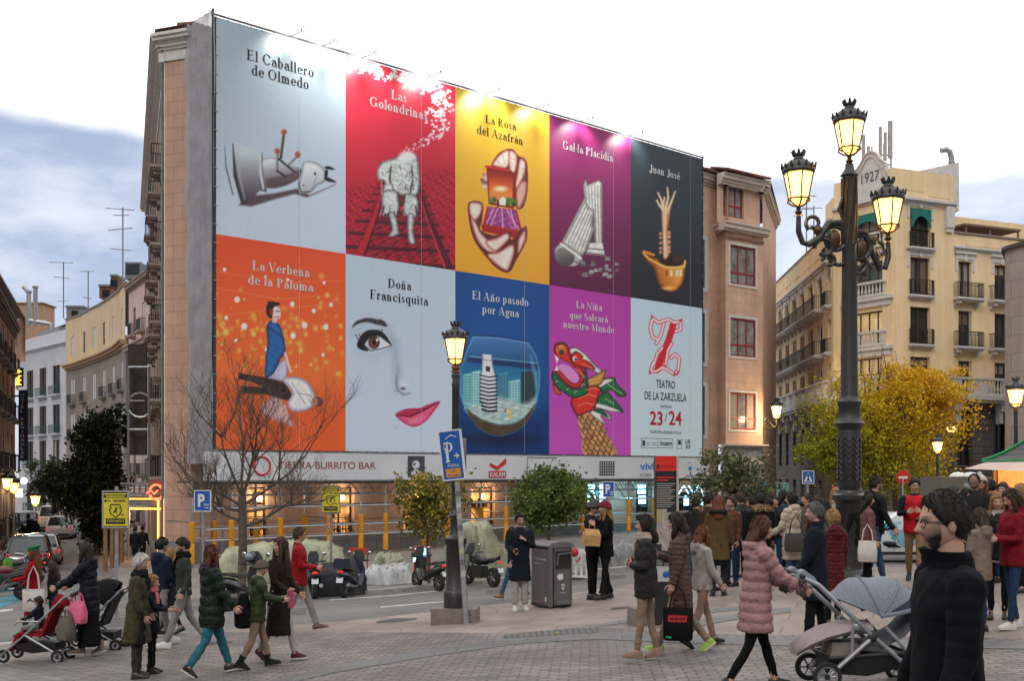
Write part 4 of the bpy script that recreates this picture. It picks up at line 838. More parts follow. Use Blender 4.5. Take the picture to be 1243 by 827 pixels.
for i in range(210):
 t=i/210;path=z2((262,362),(300,345),(345,318),(385,285),(405,240),(395,190),(400,140),(330,95),(240,70),(120,40),(40,14));s_=t**.85*(len(path)-1.001);j=int(s_);f_=s_-j
 x=path[j][0]*(1-f_)+path[j+1][0]*f_+nr.normal(0,2.2+7*min(t,.35)*1.8);y=path[j][1]*(1-f_)+path[j+1][1]*f_+nr.normal(0,2+7*min(t,.35));r_=(1.0+3.2*min(1,t*2.2))*nr.uniform(.55,1.1);a=nr.uniform(0,6.28)
 c_,s2=math.cos(a)*r_,math.sin(a)*r_;p.poly([(x+c_,y+s2),(x-s2*.3,y+c_*.3),(x-c_,y-s2*.5+r_*.5),(x+s2*.5,y-c_*.4)],(238,222,226),.35);p.line([(x-c_*.3,y-s2*.3),(x+s2*.9,y-c_*.9)],r_*.5,(238,224,228),.35)
done(p,1,0,'red poster with a headless seated man on a railway track and white birds')
title(posters[(1,0)],(('Las',474.5,494,122,11.4),('Golondrinas',448.5,519,137,11.4)),'white')
p=newp(2,0,(236,168,44),140,270);z3=lambda*q:Zm(545,105,3.4458,q)
p.poly([(540,90),(680,90),(680,350),(540,350)],grad((240,176,50),(230,152,40),(600,130),(600,340)),1);sk=tex((236,204,192),21,.03,.4);dk=(92,34,34)
p.curve(z3((132,395),(142,362),(160,365),(162,420),(148,430)),tex((190,140,120),5),.6)
p.curve(z3((178,325),(212,276),(262,260),(290,288),(322,308),(330,360),(328,440),(312,502),(286,512),(272,470),(280,400),(250,352),(190,338)),dk,.8);[p.curve(z3(*q),c_,.8,rim=((140,74,66),3.4))for q,c_ in((((182,322),(215,280),(248,266),(258,300),(240,340),(195,334)),sk),(((252,268),(284,286),(280,350),(262,362),(250,330)),sk),(((296,304),(320,316),(318,360),(290,420),(274,412),(284,370)),sk),(((300,400),(324,400),(322,450),(300,505),(284,500),(280,440)),(206,160,146)))];[p.line(z3(*q),.8,(170,104,92),.5,.7)for q in(((200,300),(215,330)),((222,280),(236,326)),((258,300),(278,304)),((296,340),(316,346)))]
p.poly(z3((156,330),(250,346),(282,366),(272,512),(166,492)),(128,26,24),.6);p.poly(z3((166,352),(268,376),(264,500),(170,482)),grad((120,22,16),(246,128,54),(608,208),(604,236)),.6);p.ell(*z3((216,428))[0],7,3.2,(252,222,170),.6);p.line(z3((156,334),(250,350)),3,(176,40,36),.6)
for x,y,r_ in((186,470,4),(176,482,3),(250,476,5),(268,486,5),(240,490,4)):p.ell(*z3((x,y))[0],r_,r_*.8,(88,120,44),.3);p.ell(*z3((x+4,y+6))[0],r_*.6,r_*.5,(44,66,26),.3)
p.poly(z3((212,474),(224,460),(238,470),(236,498),(212,494)),(224,220,222),.4);p.line(z3((204,476),(204,505)),2.2,(44,56,90),.4)
p.poly(z3((160,500),(284,516),(308,610),(140,578)),(156,30,34),.6);p.poly(z3((168,502),(278,518),(296,602),(152,574)),tex((146,62,128),31,.2,1.4),.5)
for q in(((222,510),(226,594)),((205,508),(176,580)),((240,512),(292,600)),((188,506),(158,574)),((258,516),(278,596))):p.line(z3(*q),.9,(226,206,214),.4,.8)
p.poly(z3((134,576),(308,610),(308,642),(140,606)),(150,26,30),.6)
p.curve(z3((80,492),(108,478),(142,492),(138,560),(132,600),(190,622),(250,610),(262,640),(300,600),(324,586),(324,645),(284,722),(250,778),(198,758),(148,704),(104,640),(84,560)),dk,.8)
for q in(((84,492),(108,482),(138,494),(134,530),(112,560),(88,540)),((90,550),(112,566),(134,610),(170,650),(200,690),(160,690),(116,640)),((150,650),(200,632),(240,612),(254,632),(232,660),(190,690)),((160,704),(210,690),(262,660),(274,690),(252,760),(236,770),(196,744)),((290,640),(318,600),(320,640),(290,700))):p.curve(z3(*q),sk,.9,rim=((138,70,64),3.8))
done(p,2,0,'yellow poster with two hands holding an open jewel box')
title(posters[(2,0)],(('La Rosa',589,626.6,153.8,10),('del Azafrán',578.6,635.4,169,10)),'black')
p=newp(3,0,(120,36,86),130,260);z4=lambda*q:Zm(660,140,3.518,q)
p.poly([(655,120),(775,120),(775,370),(655,370)],grad((140,40,100),(84,26,62),(710,180),(720,350)),1);st_=tex((204,204,198),41,.04,.5)
p.poly(z4((168,300),(178,270),(188,296),(236,274),(250,290),(252,548),(190,560)),st_,.6,rim=((96,90,96),3.4))
for x in(180,192,205,218,230,242):p.line(z4((x,300),(x+6,545)),1.1,(112,108,110),.4,.8)
p.poly(z4((176,420),(215,400),(222,560),(184,560)),(52,34,48),1.2,.8);p.poly(z4((196,545),(250,545),(256,572),(262,600),(180,592),(190,566)),st_,.5);p.line(z4((190,568),(258,574)),1.4,(90,86,90),.4);p.line(z4((184,588),(262,596)),1.4,(84,80,84),.4)
p.poly(z4((176,346),(192,392),(216,404),(208,470),(218,480),(182,582),(150,606),(74,545)),st_,.6,rim=((104,98,102),4.5))
for k in range(7):p.line(z4((180+k*5.5,362+k*17),(86+k*14,548+k*8)),1.1,(118,116,118),.4,.85)
p.ell(*z4((104,596))[0],17,12.5,(176,176,172),.06,rot=28);p.ell(*z4((90,604))[0],12.5,11,grad((120,116,116),(70,62,68),(684,304),(690,322)),.08,rot=28);p.line(z4((72,548),(160,612)),2.4,(214,214,208),.5);p.line(z4((80,540),(168,604)),1.1,(96,92,96),.4)
for i in range(26):x=nr.uniform(125,315);y=nr.uniform(612,690)-abs(x-220)*.05;r_=nr.uniform(6,24);q=[(x+r_*math.cos(a)*nr.uniform(.5,1),y+r_*.6*math.sin(a)*nr.uniform(.5,1))for a in np.linspace(0,5.3,6)];b=nr.uniform(110,222);p.poly(z4(*q),(b,b,b-4),.5,rim=((b*.62,b*.58,b*.6),1.6));p.line(z4(q[0],q[3]),.8,(70,60,66),.4,.7)
done(p,3,0,'dark purple poster with broken marble columns')
title(posters[(3,0)],(('Gal·la Placidia',682.7,744,188.4,9.9),),'white')
p=newp(4,0,(40,44,54),120,250)
p.poly([(755,140),(860,140),(860,380),(755,380)],grad((46,58,66),(32,34,42),(800,180),(810,340)),1)
og=grad((150,74,16),(246,170,76),(790,338),(826,322))
p.curve(z4((424,588),(436,582),(480,610),(602,616),(604,660),(592,720),(560,752),(528,754),(492,722),(468,650),(440,625)),og,.7,rim=((96,42,8),5));p.ell(*z4((545,622))[0],15.5,6.4,(30,16,14),.15,rot=6);p.line(z4((424,588),(450,614),(520,650),(600,648),(604,620)),1.6,(250,196,104),.5);p.line(z4((428,582),(470,596)),3,(222,132,40),.6)
for x in(520,540,565,580):p.poly(z4((x,662),(x+10,660),(x+10,686),(x,688)),(250,226,180)if x>530 else(150,80,24),.4)
p.ell(*z4((535,738))[0],8,2.2,(250,190,90),.5,.8);p.ell(*z4((570,610))[0],6,5,(66,30,26),.3);sk5=(236,190,148)
p.poly(z4((500,372),(522,400),(545,384),(534,470),(528,500),(536,600),(522,618),(508,610),(504,480)),sk5,.7,rim=((120,66,40),3))
for q in(((512,400),(502,360),(488,330)),((508,400),(494,384),(482,362)),((520,400),(532,350),(528,308)),((532,400),(548,362),(562,324)),((510,390),(516,350))):p.line(z4(*q),[3.6,2.6,1.8][:len(q)]if len(q)==3 else[3,2],(236,190,150),.5)
for y in(505,522,545,568,585):p.ell(*z4((499,y))[0],2.2,1.8,(190,128,96),.3);p.ell(*z4((534,y-4))[0],2.6,2.4,(206,146,110),.3)
p.line(z4((516,500),(520,600)),1,(250,220,180),.6,.8);p.line(z4((530,420),(526,490)),1.4,(150,84,54),.6,.8)
done(p,4,0,'near black poster with an arm rising from an upturned orange helmet')
title(posters[(4,0)],(('Juan José',788,825.6,213.5,9.2),),'white')
p=newp(0,1,(214,84,38),180,280);z6=lambda*q:Zm(258,285,3.123,q)
p.poly([(255,280),(425,280),(425,560),(255,560)],grad((206,74,34),(226,104,44),(340,300),(340,460)),1);p.poly([(255,470),(425,480),(425,560),(255,560)],(196,74,30),20,.6)
for i in range(150):x=nr.uniform(262,416);y=400+nr.normal(0,22);r_=nr.uniform(.8,4.2);p.ell(x,y,r_,r_*1.15,(246,160,62)if i%3 else(248,186,96),.25,nr.uniform(.18,.6))
for x,y,r_ in((45,132,2),(93,246,3.2),(120,348,3.6),(302,263,2.6),(384,289,2.3),(349,343,3.4),(430,350,3),(449,265,2.2),(305,384,3),(419,456,2),(89,402,2),(204,436,2),(285,170,1.6),(423,182,1.8),(52,315,2.2),(200,160,1.5)):p.ell(*z6((x,y))[0],r_,r_*1.15,(250,240,220),.25,.95)
for q in(((10,200),(250,245),(490,225)),((10,310),(240,280),(490,260)),((10,140),(300,180),(490,175))):p.line(z6(*q),.7,(236,150,96),.5,.6)
p.curve(z6((190,640),(250,610),(300,700),(310,726),(220,700),(180,670)),(196,184,204),1.2,.75,rim=((150,112,130),5));p.curve(z6((200,545),(225,520),(275,470),(284,530),(262,556),(240,552)),(186,182,210),.8,rim=((120,104,140),3));p.curve(z6((205,345),(232,322),(258,350),(272,400),(276,445),(258,470),(246,500),(228,530),(200,540),(202,460),(208,410)),tex((36,92,152),61,.05,.6),.6,rim=((14,40,80),4))
p.line(z6((212,350),(262,385)),3,(20,54,98),.8,.8);p.line(z6((276,450),(286,490),(298,520)),3,(222,184,170),.5);p.ell(*z6((226,286))[0],7.4,10.5,(34,20,22),.1);p.ell(*z6((243,296))[0],5,8,(224,196,188),.12,rot=-8);p.poly(z6((226,300),(246,316),(244,335),(226,332)),(206,172,164),.6);p.line(z6((240,290),(254,291)),1.2,(50,26,28),.4);p.line(z6((240,312),(252,312)),1,(150,40,50),.4);p.line(z6((214,258),(250,262)),3.4,(34,20,22),.6);p.ell(*z6((222,292))[0],2.6,3.4,(140,44,30),.3)
p.poly(z6((98,524),(190,540),(272,560),(300,604),(292,632),(200,606),(104,602),(108,574),(192,578),(150,558),(98,548)),tex((44,26,26),62,.2),.6);p.curve(z6((264,545),(340,545),(385,596),(378,655),(310,672),(282,640),(300,600)),(218,216,226),.7,rim=((128,116,132),5));p.line(z6((300,560),(350,640)),.9,(130,124,136),.5);p.line(z6((320,600),(372,610)),.9,(130,124,136),.5);p.ell(*z6((398,634))[0],6.6,6,(96,56,44),.12);p.ell(*z6((388,634))[0],4,5,(180,120,96),.2);p.line(z6((275,650),(285,700),(300,726)),2.6,(226,190,178),.5,.8)
done(p,0,1,'orange poster with a woman in blue and a floating man among lights')
title(posters[(0,1)],(('La Verbena',305.8,376,332,11),('de la Paloma',300.7,380.6,349.5,11)),'white')
p=newp(1,1,(178,196,213),170,280);z7=lambda*q:Zm(412,310,3.379,q)
p.poly([(410,300),(560,300),(560,560),(410,560)],grad((172,190,206),(184,200,216),(430,340),(530,540)),1);p.poly(z7((205,325),(235,350),(246,480),(236,560),(222,420)),(120,134,152),7,.55);p.line(z7((60,320),(120,270),(200,300)),9,(150,162,178),8,.5);p.poly(z7((60,400),(150,410),(200,385),(150,430)),(160,172,188),6,.6)
p.curve(z7((52,298),(68,272),(110,258),(150,262),(180,268),(196,292),(160,286),(110,274),(72,284)),tex((52,48,56),71,.25,1.6),.8);p.curve(z7((72,372),(84,336),(116,308),(160,308),(188,326),(216,372),(190,352),(160,334),(130,336),(104,366),(120,392),(90,388)),(22,18,24),.7)
p.curve(z7((122,372),(138,338),(165,336),(190,355),(208,370),(170,380),(140,392)),(206,212,222),.6);p.ell(*z7((142,358))[0],6.8,8,(64,32,32),.1);p.ell(*z7((140,362))[0],4.6,5.4,(120,62,56),.2);p.ell(*z7((142,358))[0],2.4,3,(14,10,12),.2);p.ell(*z7((155,348))[0],1.4,1.8,(236,240,244),.2);p.line(z7((104,372),(130,392),(170,384),(208,372)),1.1,(60,52,60),.5)
for i in range(9):x=76+i*12;p.line(z7((x,344-i*4+(i>5)*(i-5)*5),(x-9+i*1.5,326-i*3)),1,(24,20,26),.4)
p.line(z7((236,492),(234,530),(242,556)),[1,3,2],(104,116,132),1.4,.8);p.line(z7((242,556),(262,572),(292,566)),[2,3,1],(112,124,140),1.4,.8);p.ell(*z7((261,547))[0],3.2,1.7,(36,34,44),.4);p.line(z7((238,490),(240,455)),2,(140,154,170),2,.6);p.ell(*z7((262,530))[0],5,5,(206,218,230),.8,.6)
p.curve(z7((230,656),(262,634),(300,628),(330,628),(360,614),(412,600),(385,645),(350,684),(310,704),(270,692)),tex((214,84,124),72,.05,1.2),.7,rim=((160,28,76),4));p.poly(z7((230,656),(280,634),(340,626),(410,602),(350,638),(290,662)),(160,26,70),1,.85);p.line(z7((232,658),(290,662),(340,640),(408,604)),[1,1.8,1.6,.6],(84,10,40),.5);p.ell(*z7((318,678))[0],9,3.4,(224,122,156),.7,.8,rot=-20);p.line(z7((225,708),(238,707)),1,(130,140,156),.6,.6)
done(p,1,1,'white poster with one painted eye, a nostril and pink lips')
title(posters[(1,1)],(('Doña',470.7,499.5,351,11),('Francisquita',448.7,520,367,11)),'black')
p=newp(2,1,(12,62,124),160,280);z8=lambda*q:Zm(545,330,3.675,q)
p.ell(610,440,75,110,(22,84,150),.7,.7);p.poly([(545,500),(670,500),(670,560),(545,560)],(8,40,92),16,.8);p.ell(608,533,36,7,(6,24,52),.8,.9);bowl=((110,290),(230,296),(350,318),(384,370),(404,440),(404,510),(385,592),(332,690),(235,732),(150,712),(82,632),(50,540),(54,430),(86,340))
p.curve(z8(*bowl),grad((66,112,168),(20,74,118),(605,412),(606,450)),.7);p.curve(z8((60,430),(90,392),(230,402),(390,420),(404,500),(385,592),(332,690),(235,732),(150,712),(82,632),(50,540)),grad((24,96,146),(70,146,160),(605,440),(606,500)),.7);p.poly(z8((90,380),(240,396),(392,412),(396,440),(240,420),(80,402)),(18,40,84),1,.8);p.line(z8((92,378),(240,392),(390,408)),1,(150,186,216),.5,.8)
for x0,x1,y0,y1,c_ in((62,98,452,600,(120,190,190)),(100,140,440,610,(150,206,206)),(222,262,448,590,(70,140,166)),(268,316,480,610,(140,196,204)),(322,384,440,600,(44,66,76))):
 p.poly(z8((x0,y0+8),(x1,y0),(x1,y1),(x0,y1-10)),c_,.8)
 for i in range(4):
  for j in range(12):x=x0+(x1-x0)*(i+.3)/4;y=y0+14+j*12;y<y1-16 and p.poly(z8((x,y),(x+5,y),(x+5,y+7),(x,y+7)),(c_[0]*.45,c_[1]*.5,c_[2]*.55),.4,.9)
p.curve(z8((70,612),(130,590),(230,560),(330,590),(388,560),(372,620),(320,662),(230,686),(140,662)),tex((176,190,184),81,.09,1.1),3,.85);p.curve(z8((76,610),(140,656),(235,684),(320,664),(384,594),(332,690),(235,732),(150,712),(100,660)),tex((74,60,46),82,.12,2.0),1.2)
p.poly(z8((146,440),(150,368),(190,372),(196,420),(212,480),(212,620),(184,642),(150,606),(136,560),(138,470)),(228,232,238),.5,rim=((110,128,146),3))
for i in range(10):y=462+i*17;p.line(z8((140+(i>7)*8,y),(176,y+9),(212,y+5)),1.7+.1*i,(24,26,34),.45)
p.line(z8((148,392),(194,398)),1.4,(120,134,150),.4);p.line(z8((152,372),(188,374)),1.6,(240,242,244),.5);p.poly(z8((164,420),(184,424),(184,448),(164,444)),(40,50,66),.4)
for q in(((110,292),(230,298),(350,318)),((350,318),(386,372),(404,440),(404,510),(386,590)),((110,290),(86,340),(54,430),(50,540),(82,632))):p.line(z8(*q),1.3,(112,160,204),.6,.75)
p.line(z8((112,284),(230,288),(352,312)),1.6,(30,56,100),.5);p.line(z8((84,640),(150,716),(235,736),(332,694)),1.2,(40,70,110),.6,.8);p.poly(z8((268,610),(276,612),(278,655),(268,655)),(214,184,60),.5);p.ell(*z8((252,620))[0],1.2,2.4,(190,50,44),.3);p.curve(z8((360,370),(388,440),(392,520),(378,470)),(150,196,226),1.5,.45)
done(p,2,1,'blue poster with a drowned city inside a glass fish bowl')
title(posters[(2,1)],(('El Año pasado',572.8,641.8,367.5,9.8),('por Agua',585,630,382.8,9.8)),'white')
p=newp(3,1,(172,62,160),160,290);z9=lambda*q:Zm(660,345,3.882,q)
p.poly([(655,330),(775,330),(775,560),(655,560)],grad((166,56,152),(180,74,172),(710,360),(700,540)),1);red,gre,whi,gol,blk=(202,44,38),(18,108,66),(226,226,220),(186,136,66),(40,20,24)
def fig(pts,col):p.curve(z9(*pts),blk,.8);c=np.array(pts,float);m_=c.mean(0);p.curve(z9(*(m_+(c-m_)*.955)),col,.6,rim=(tuple(np.array(col)*.55),2.6))
p.curve(z9((155,598),(212,606),(262,640),(292,700),(345,806),(196,806),(178,720)),tex((186,138,90),91,.08),.7)
for j in range(9):
 for i in range(6):x=168+i*27+(j%2)*13+j*5;y=618+j*24+i*4;(x<272+(y-640)*.42 and x>155+(y-600)*.24)and p.line(z9((x-13,y),(x-9,y+14),(x,y+20),(x+9,y+14),(x+13,y)),1.2,(92,58,36),.5)
for pts,c_ in((((270,452),(330,440),(345,470),(386,512),(384,530),(350,528),(320,500),(270,512)),gre),(((240,470),(300,445),(330,452),(300,470),(262,490)),whi),(((268,520),(300,510),(330,540),(370,590),(372,604),(320,580),(270,575),(246,560)),gre),(((240,560),(300,572),(366,600),(330,604),(280,592),(250,590)),whi),(((215,600),(262,584),(312,620),(310,640),(270,620),(292,664),(240,630)),whi),(((232,596),(270,590),(306,630),(268,612)),gre),(((126,560),(140,530),(190,480),(232,462),(266,490),(262,520),(236,590),(204,606),(156,620)),red),(((36,440),(44,410),(66,436),(110,480),(160,500),(196,470),(194,396),(204,420),(210,488),(196,524),(140,536),(96,512),(60,488)),gre),(((42,470),(66,490),(82,522),(56,515)),(206,90,40)),(((48,400),(66,400),(88,424),(130,466),(160,470),(172,440),(140,390),(100,360),(64,345),(48,318),(54,284),(84,274),(112,288),(122,330),(140,372),(184,400),(192,450),(170,490),(130,490),(80,448)),red),(((118,306),(150,298),(196,330),(240,380),(286,420),(270,430),(236,410),(190,376),(136,340)),whi),(((128,346),(150,316),(186,340),(180,352),(214,366),(244,402),(206,398),(150,386)),red),(((206,452),(240,430),(290,404),(288,430),(268,474),(214,482)),gol)):fig(pts,c_)
p.curve(z9((66,392),(90,376),(132,396),(166,440),(150,466),(120,452),(90,420)),(204,132,194),.6)
for q in(((50,330),(72,352),(62,374)),((48,408),(62,384),(72,408))):p.poly(z9(*q),whi,.5)
p.ell(*z9((82,308))[0],6,6,(214,100,40),.2);p.ell(*z9((84,322))[0],3.2,3.2,(24,66,50),.2);p.ell(*z9((146,352))[0],2.6,2.8,(236,232,220),.2);p.ell(*z9((150,354))[0],1.3,1.6,(16,14,16),.2)
for cx,cy,r_ in((188,440,4),(182,480,5),(150,512,5),(112,498,4),(60,462,4),(80,300,5.4)):
 for k in range(2):p.line([(z9((cx,cy))[0][0]+math.cos(a)*(r_-k*2)*(a/6),z9((cx,cy))[0][1]+math.sin(a)*(r_-k*2)*(a/6))for a in np.linspace(1,6,9)],.8,(196,206,150)if k else(12,50,36),.4,.8)
for q in(((170,540),(210,520),(250,530)),((160,575),(200,560),(236,570)),((200,500),(240,490),(262,500)),((212,452),(250,450),(280,430)),((218,470),(258,462)),((300,470),(340,500),(372,520)),((290,540),(330,565)),((150,400),(186,430)),((180,376),(230,398))):p.line(z9(*q),1,(236,170,120),.5,.8)
done(p,3,1,'magenta poster with a painted dragon head')
title(posters[(3,1)],(('La Niña',699,731,375.8,8.6),('que Salvará',691,738,389.5,8.6),('nuestro Mundo',683.5,745.8,401.5,8.6)),'white')
p=newp(4,1,(184,204,220),110,200);p.poly([(760,350),(860,350),(860,565),(760,565)],grad((178,200,216),(190,208,224),(800,380),(800,550)),1);rd=(196,28,48);wh=(214,224,232)
top=z9((536,262),(512,250),(502,205),(514,160),(540,182),(566,172),(590,166),(616,182),(644,176),(646,214),(622,222));bot=z9((516,372),(504,410),(530,412),(560,392),(592,408),(614,424),(632,410),(640,352),(620,330),(600,348));dia=z9((612,186),(590,260),(566,320),(536,404));dl=z9((566,186),(552,240),(530,282))
for q,w_ in((top,4.6),(bot,4.6),(dia,8.2),(dl,4.4),(z9((560,300),(535,330),(520,376)),4.4),(z9((602,280),(586,310),(574,380)),4.4)):p.line(q,w_,rd,.4)
for q,w_ in((top,2.3),(bot,2.3),(dl,2.2),(z9((560,300),(535,330),(520,376)),2.2),(z9((602,280),(586,310),(574,380)),2.2)):p.line(q,w_,wh,.35)
p.line(z9((604,200),(586,262),(562,322),(540,392)),3.6,rd,.4)
for q in(((510,160),(508,148)),((642,178),(650,166)),((502,412),(500,424)),((632,412),(630,428)),((618,420),(614,432))):p.line(z9(*q),2,rd,.4)
done(p,4,1,'pale theatre poster with an ornate red letter and season dates')
mk,mr_=M('ink_black',(.03,.035,.045),.6,0),M('ink_red',(.5,.02,.04),.6,0)
def pxt(mb,s,x0,x1,y0,y1,m,fr=FB,n=.012,bold=0.):a0=fr.uv(x0,y1,n)[0];a1=fr.uv(x1,y1,n)[0];xm=(x0+x1)/2;sans(mb,s,fr.P,a0,a1,fr.uv(xm,y1,n)[1],fr.uv(xm,y0,n)[1],n,m,bold)
def pxr(mb,x0,x1,y0,y1,m,fr=FB,n=.012):a0=fr.uv(x0,y1,n)[0];a1=fr.uv(x1,y1,n)[0];xm=(x0+x1)/2;za,zb_=fr.uv(xm,y1,n)[1],fr.uv(xm,y0,n)[1];mb.poly([fr.P(a0,za,n),fr.P(a1,za,n),fr.P(a1,zb_,n),fr.P(a0,zb_,n)],m)
mb=MB()
for s,x0,x1,y0,y1,m,b in(('TEATRO',796.5,819.5,462,471.5,mk,.01),('DE LA ZARZUELA',782.5,833.5,477,486.5,mk,.01),('TEMPORADA',801,815.5,492.4,495.4,mk,0),('23',788.8,804.5,499.5,516.5,mr_,.02),('/',807,809.5,502,512,mk,0),('24',812,827.5,499.5,516.5,mr_,.02),('TEATRODELAZARZUELA.MCU.ES',789,827,523.5,526.8,mk,0),('inaem',801.5,816,535.5,541.5,mk,.02),('UE',832,838,534,538.6,mk,.02),('23',832,838,540,544.8,mk,.02),('GOBIERNO',784,789,537.2,538.6,mk,0),('DE ESPAÑA',784,789,539.4,540.8,mk,0),('MINISTERIO',791.5,797,537.2,538.6,mk,0),('DE CULTURA',791.5,797,539.4,540.8,mk,0)):pxt(mb,s,x0,x1,y0,y1,m,bold=b)
for x0,x1,y0,y1 in((778.5,817,532.4,532.8),(778.5,817,543.6,544),(778.5,778.9,532.4,544),(816.7,817,532.4,544),(798.6,798.9,533,543.5),(780,783,535,541.4),(821.5,828,533.5,534),(821.5,822,533.5,545),(827.5,828,533.5,545),(821.5,828,544.5,545),(823,826.6,535,540)):pxr(mb,x0,x1,y0,y1,mk)
mb.build('title',posters[(4,1)],smooth=0)
mb=MB()
for q in(((-.12,BB-.5),(-.12,BT+.35)),((BW+.1,BB-.3),(BW+.1,BT+.2))):mb.tube([FB.P(*q[0],-.06),FB.P(*q[1],-.06)],.06,M('black_tube',(.03,.03,.035),.5),6)
for z in(BT+.12,BB-.08):mb.tube([FB.P(-.2,z,-.05),FB.P(BW+.2,z,-.05)],.05,m_dsteel,6)
for i in range(60):mb.tube([FB.P(BW*i/59,BT-.05,.02),FB.P(BW*i/59,BT+.16,-.05)],.018,m_steel,4);mb.tube([FB.P(BW*i/59,BB+.03,.02),FB.P(BW*i/59,BB-.12,-.05)],.02,m_steel,4)
for i in range(24):mb.tube([FB.P(-.14,BB+(BT-BB)*i/23,-.02),FB.P(.05,BB+(BT-BB)*i/23-.03,.02)],.02,m_steel,4);mb.tube([FB.P(BW+.12,BB+(BT-BB)*i/23,-.02),FB.P(BW-.05,BB+(BT-BB)*i/23-.03,.02)],.02,m_steel,4)
mb.build('lashing_frame',bb)
mb=MB();FB.fbox(mb,-.1,BW+.1,BB,BT,-.12,-.05,M('banner_backing',(.12,.12,.13),.9));mb.build('backing',bb,smooth=0)
for i,(px,py,e,fo)in enumerate(((352,72,.55,1),(392,84,1.0,1),(440,96,1.25,2),(519,104,1.15,2),(590,136,1.35,2),(650,160,.8,1),(703,186,1.05,3),(763,184,.9,3))):
 a,z=FB.uv(px,py);L_=thing('banner_floodlight',('small floodlight over the %s of the banner'%('title of the statue poster','right edge of the statue poster','left corner of the red poster','right side of the red poster','title of the yellow poster','right edge of the yellow poster','middle of the purple poster','edge between purple and black posters')[i]),'floodlight',FB.P(a,BT+.15),'floodlights along the top of the banner')
 mb=MB();mb.tube([FB.P(a,BT+.1,0),FB.P(a,BT+.05,.6),FB.P(a,BT+.02,1.25)],.02,m_iron,5);mb.build('arm',L_);mb=MB();FB.fbox(mb,a-.09,a+.09,BT-.02,BT+.08,1.16,1.28,m_iron);mb.build('housing',L_,smooth=0)
 ld=bpy.data.lights.new('flood','SPOT');lo_=bpy.data.objects.new('flood_beam',ld);COL.objects.link(lo_);src=FB.P(a,BT+.12,1.3);tgt=FB.P(a,z,0);lo_.location=src;lo_.rotation_euler=(tgt-src).to_track_quat('-Z','Y').to_euler();ld.energy=1050*e;ld.spot_size=R(115);ld.spot_blend=1;ld.shadow_soft_size=.1;ld.color=(1,.97,.9)
 # ------------------------------------------------------------------ hoarding strip under the posters
hb_=thing('sponsor_banner','long white hoarding strip with shop logos below the posters','hoarding',FB.P(BW/2,-.3));HN=.32
mb=MB();FB.fbox(mb,-.75,BW+.3,-.36,.93,HN-.06,HN-.02,M('white_vinyl',(.60,.62,.65),.6,.06,.5));mb.build('panel',hb_,smooth=0)
m_gr,m_bl,m_ic=M('logo_red',(.55,.03,.03),.6,0),M('logo_blue',(.02,.2,.5),.6,0),M('logo_grey',(.06,.06,.075),.6,0);mb=MB()
hs3=lambda*a,**k:pxt(mb,*a,fr=FB,n=HN,**k);hr3=lambda*a,**k:pxr(mb,*a,fr=FB,n=HN,**k)
hs3('TIERRA BURRITO BAR',338,456,561,569.5,M('logo_rust',(.33,.06,.05),.6,0));a,z=FB.uv(318,566,HN);mb.ring(FB.P(a,z,HN),.42,.05,m_gr,'y',20,4,rot=Matrix.Rotation(R(41),3,'Z'))
hr3(495,515.5,554,579.5,m_ic);hr3(593.5,614.5,572,580.5,m_gr);pxt(mb,'KALAM',595,613,573.4,579.2,M('title_white'),FB,HN+.02,.02)
P4=lambda pts,m,n:mb.poly([FB.P(FB.uv(x,y,n)[0],FB.uv(x,y,n)[1],n)for x,y in pts],m)
P4(((594.5,562),(603.5,566.5),(603.5,571.5),(594.5,566)),m_gr,HN);P4(((603.5,566.5),(614.5,556),(614.5,563),(603.5,571.5)),m_gr,HN)
P4([(505+4.6*math.cos(i*PI/8),564.5+5.2*math.sin(i*PI/8))for i in range(16)],M('title_white'),HN+.01);P4(((499,574),(505,569),(511,574),(511,577),(499,577)),M('title_white'),HN+.012)
hr3(640,676,555.5,556.3,m_ic);hr3(640,640.5,556.3,579,m_ic)
for i in range(7):hr3(728+i*2.7,729.2+i*2.7,561,578,m_ic)
for i in range(6):hr3(727.5,746.5,560.5+i*3.1,561.3+i*3.1,m_ic)
hs3('vivl',777,794,561.5,571,m_bl,bold=.02);hs3('CON',777,790,575,579,m_ic)
for i,c in enumerate((m_gr,m_bl,m_ic)):hr3(833+i*3,835+i*3,577,579,c)
hs3('obra',835,839,560.5,563,m_bl);hr3(836,839.5,567,571,m_bl)
mb.build('lettering',hb_,smooth=0)
# ------------------------------------------------------------------ scaffold
sf=thing('scaffold','steel scaffold with yellow foam sleeves holding up the banner','scaffold',FB.P(BW/2,G(0,62),-.6));rails=MB()
m_foam=M('yellow_foam',(.62,.27,.015),.75,.15,4);posts=[232.6,260,281,310.5,340,370,399.6,438,468,514.5,543.7,584,614,707,763,793,844.5,856]
for i,px in enumerate(posts):
 front=i%2==0 or px in(438,399.6);n_=.1 if front else-1.3;a,_=FB.uv(px,660,n_);g=FB.P(a,0,n_);gz=G(g.x,g.y)
 mb=MB();mb.tube([FB.P(a,gz-.05,n_),FB.P(a,-.36,n_)],.05,m_steel,6);mb.lathe([(.12,0),(.12,.03),(.05,.06)],(g.x,g.y,gz),m_steel,8);o=mb.build('pole',sf)
 mb=MB();mb.lathe([(.10,0),(.135,.02),(.135,.9),(.13,.91),(.135,.92),(.135,1.83),(.11,1.86)],(g.x,g.y,gz+.12),m_foam,10);mb.build('foam_sleeve',o)
 if i%3==0:rails.tube([FB.P(a,-2.2,.1),FB.P(a,-2.2,-2.4)],.03,m_dsteel,5)
for n_ in(.12,-1.28):
 for z in(-1.62,-2.55,-3.05):rails.tube([FB.P(-.6,z,n_),FB.P(BW+.2,z,n_)],.042,m_steel,6)
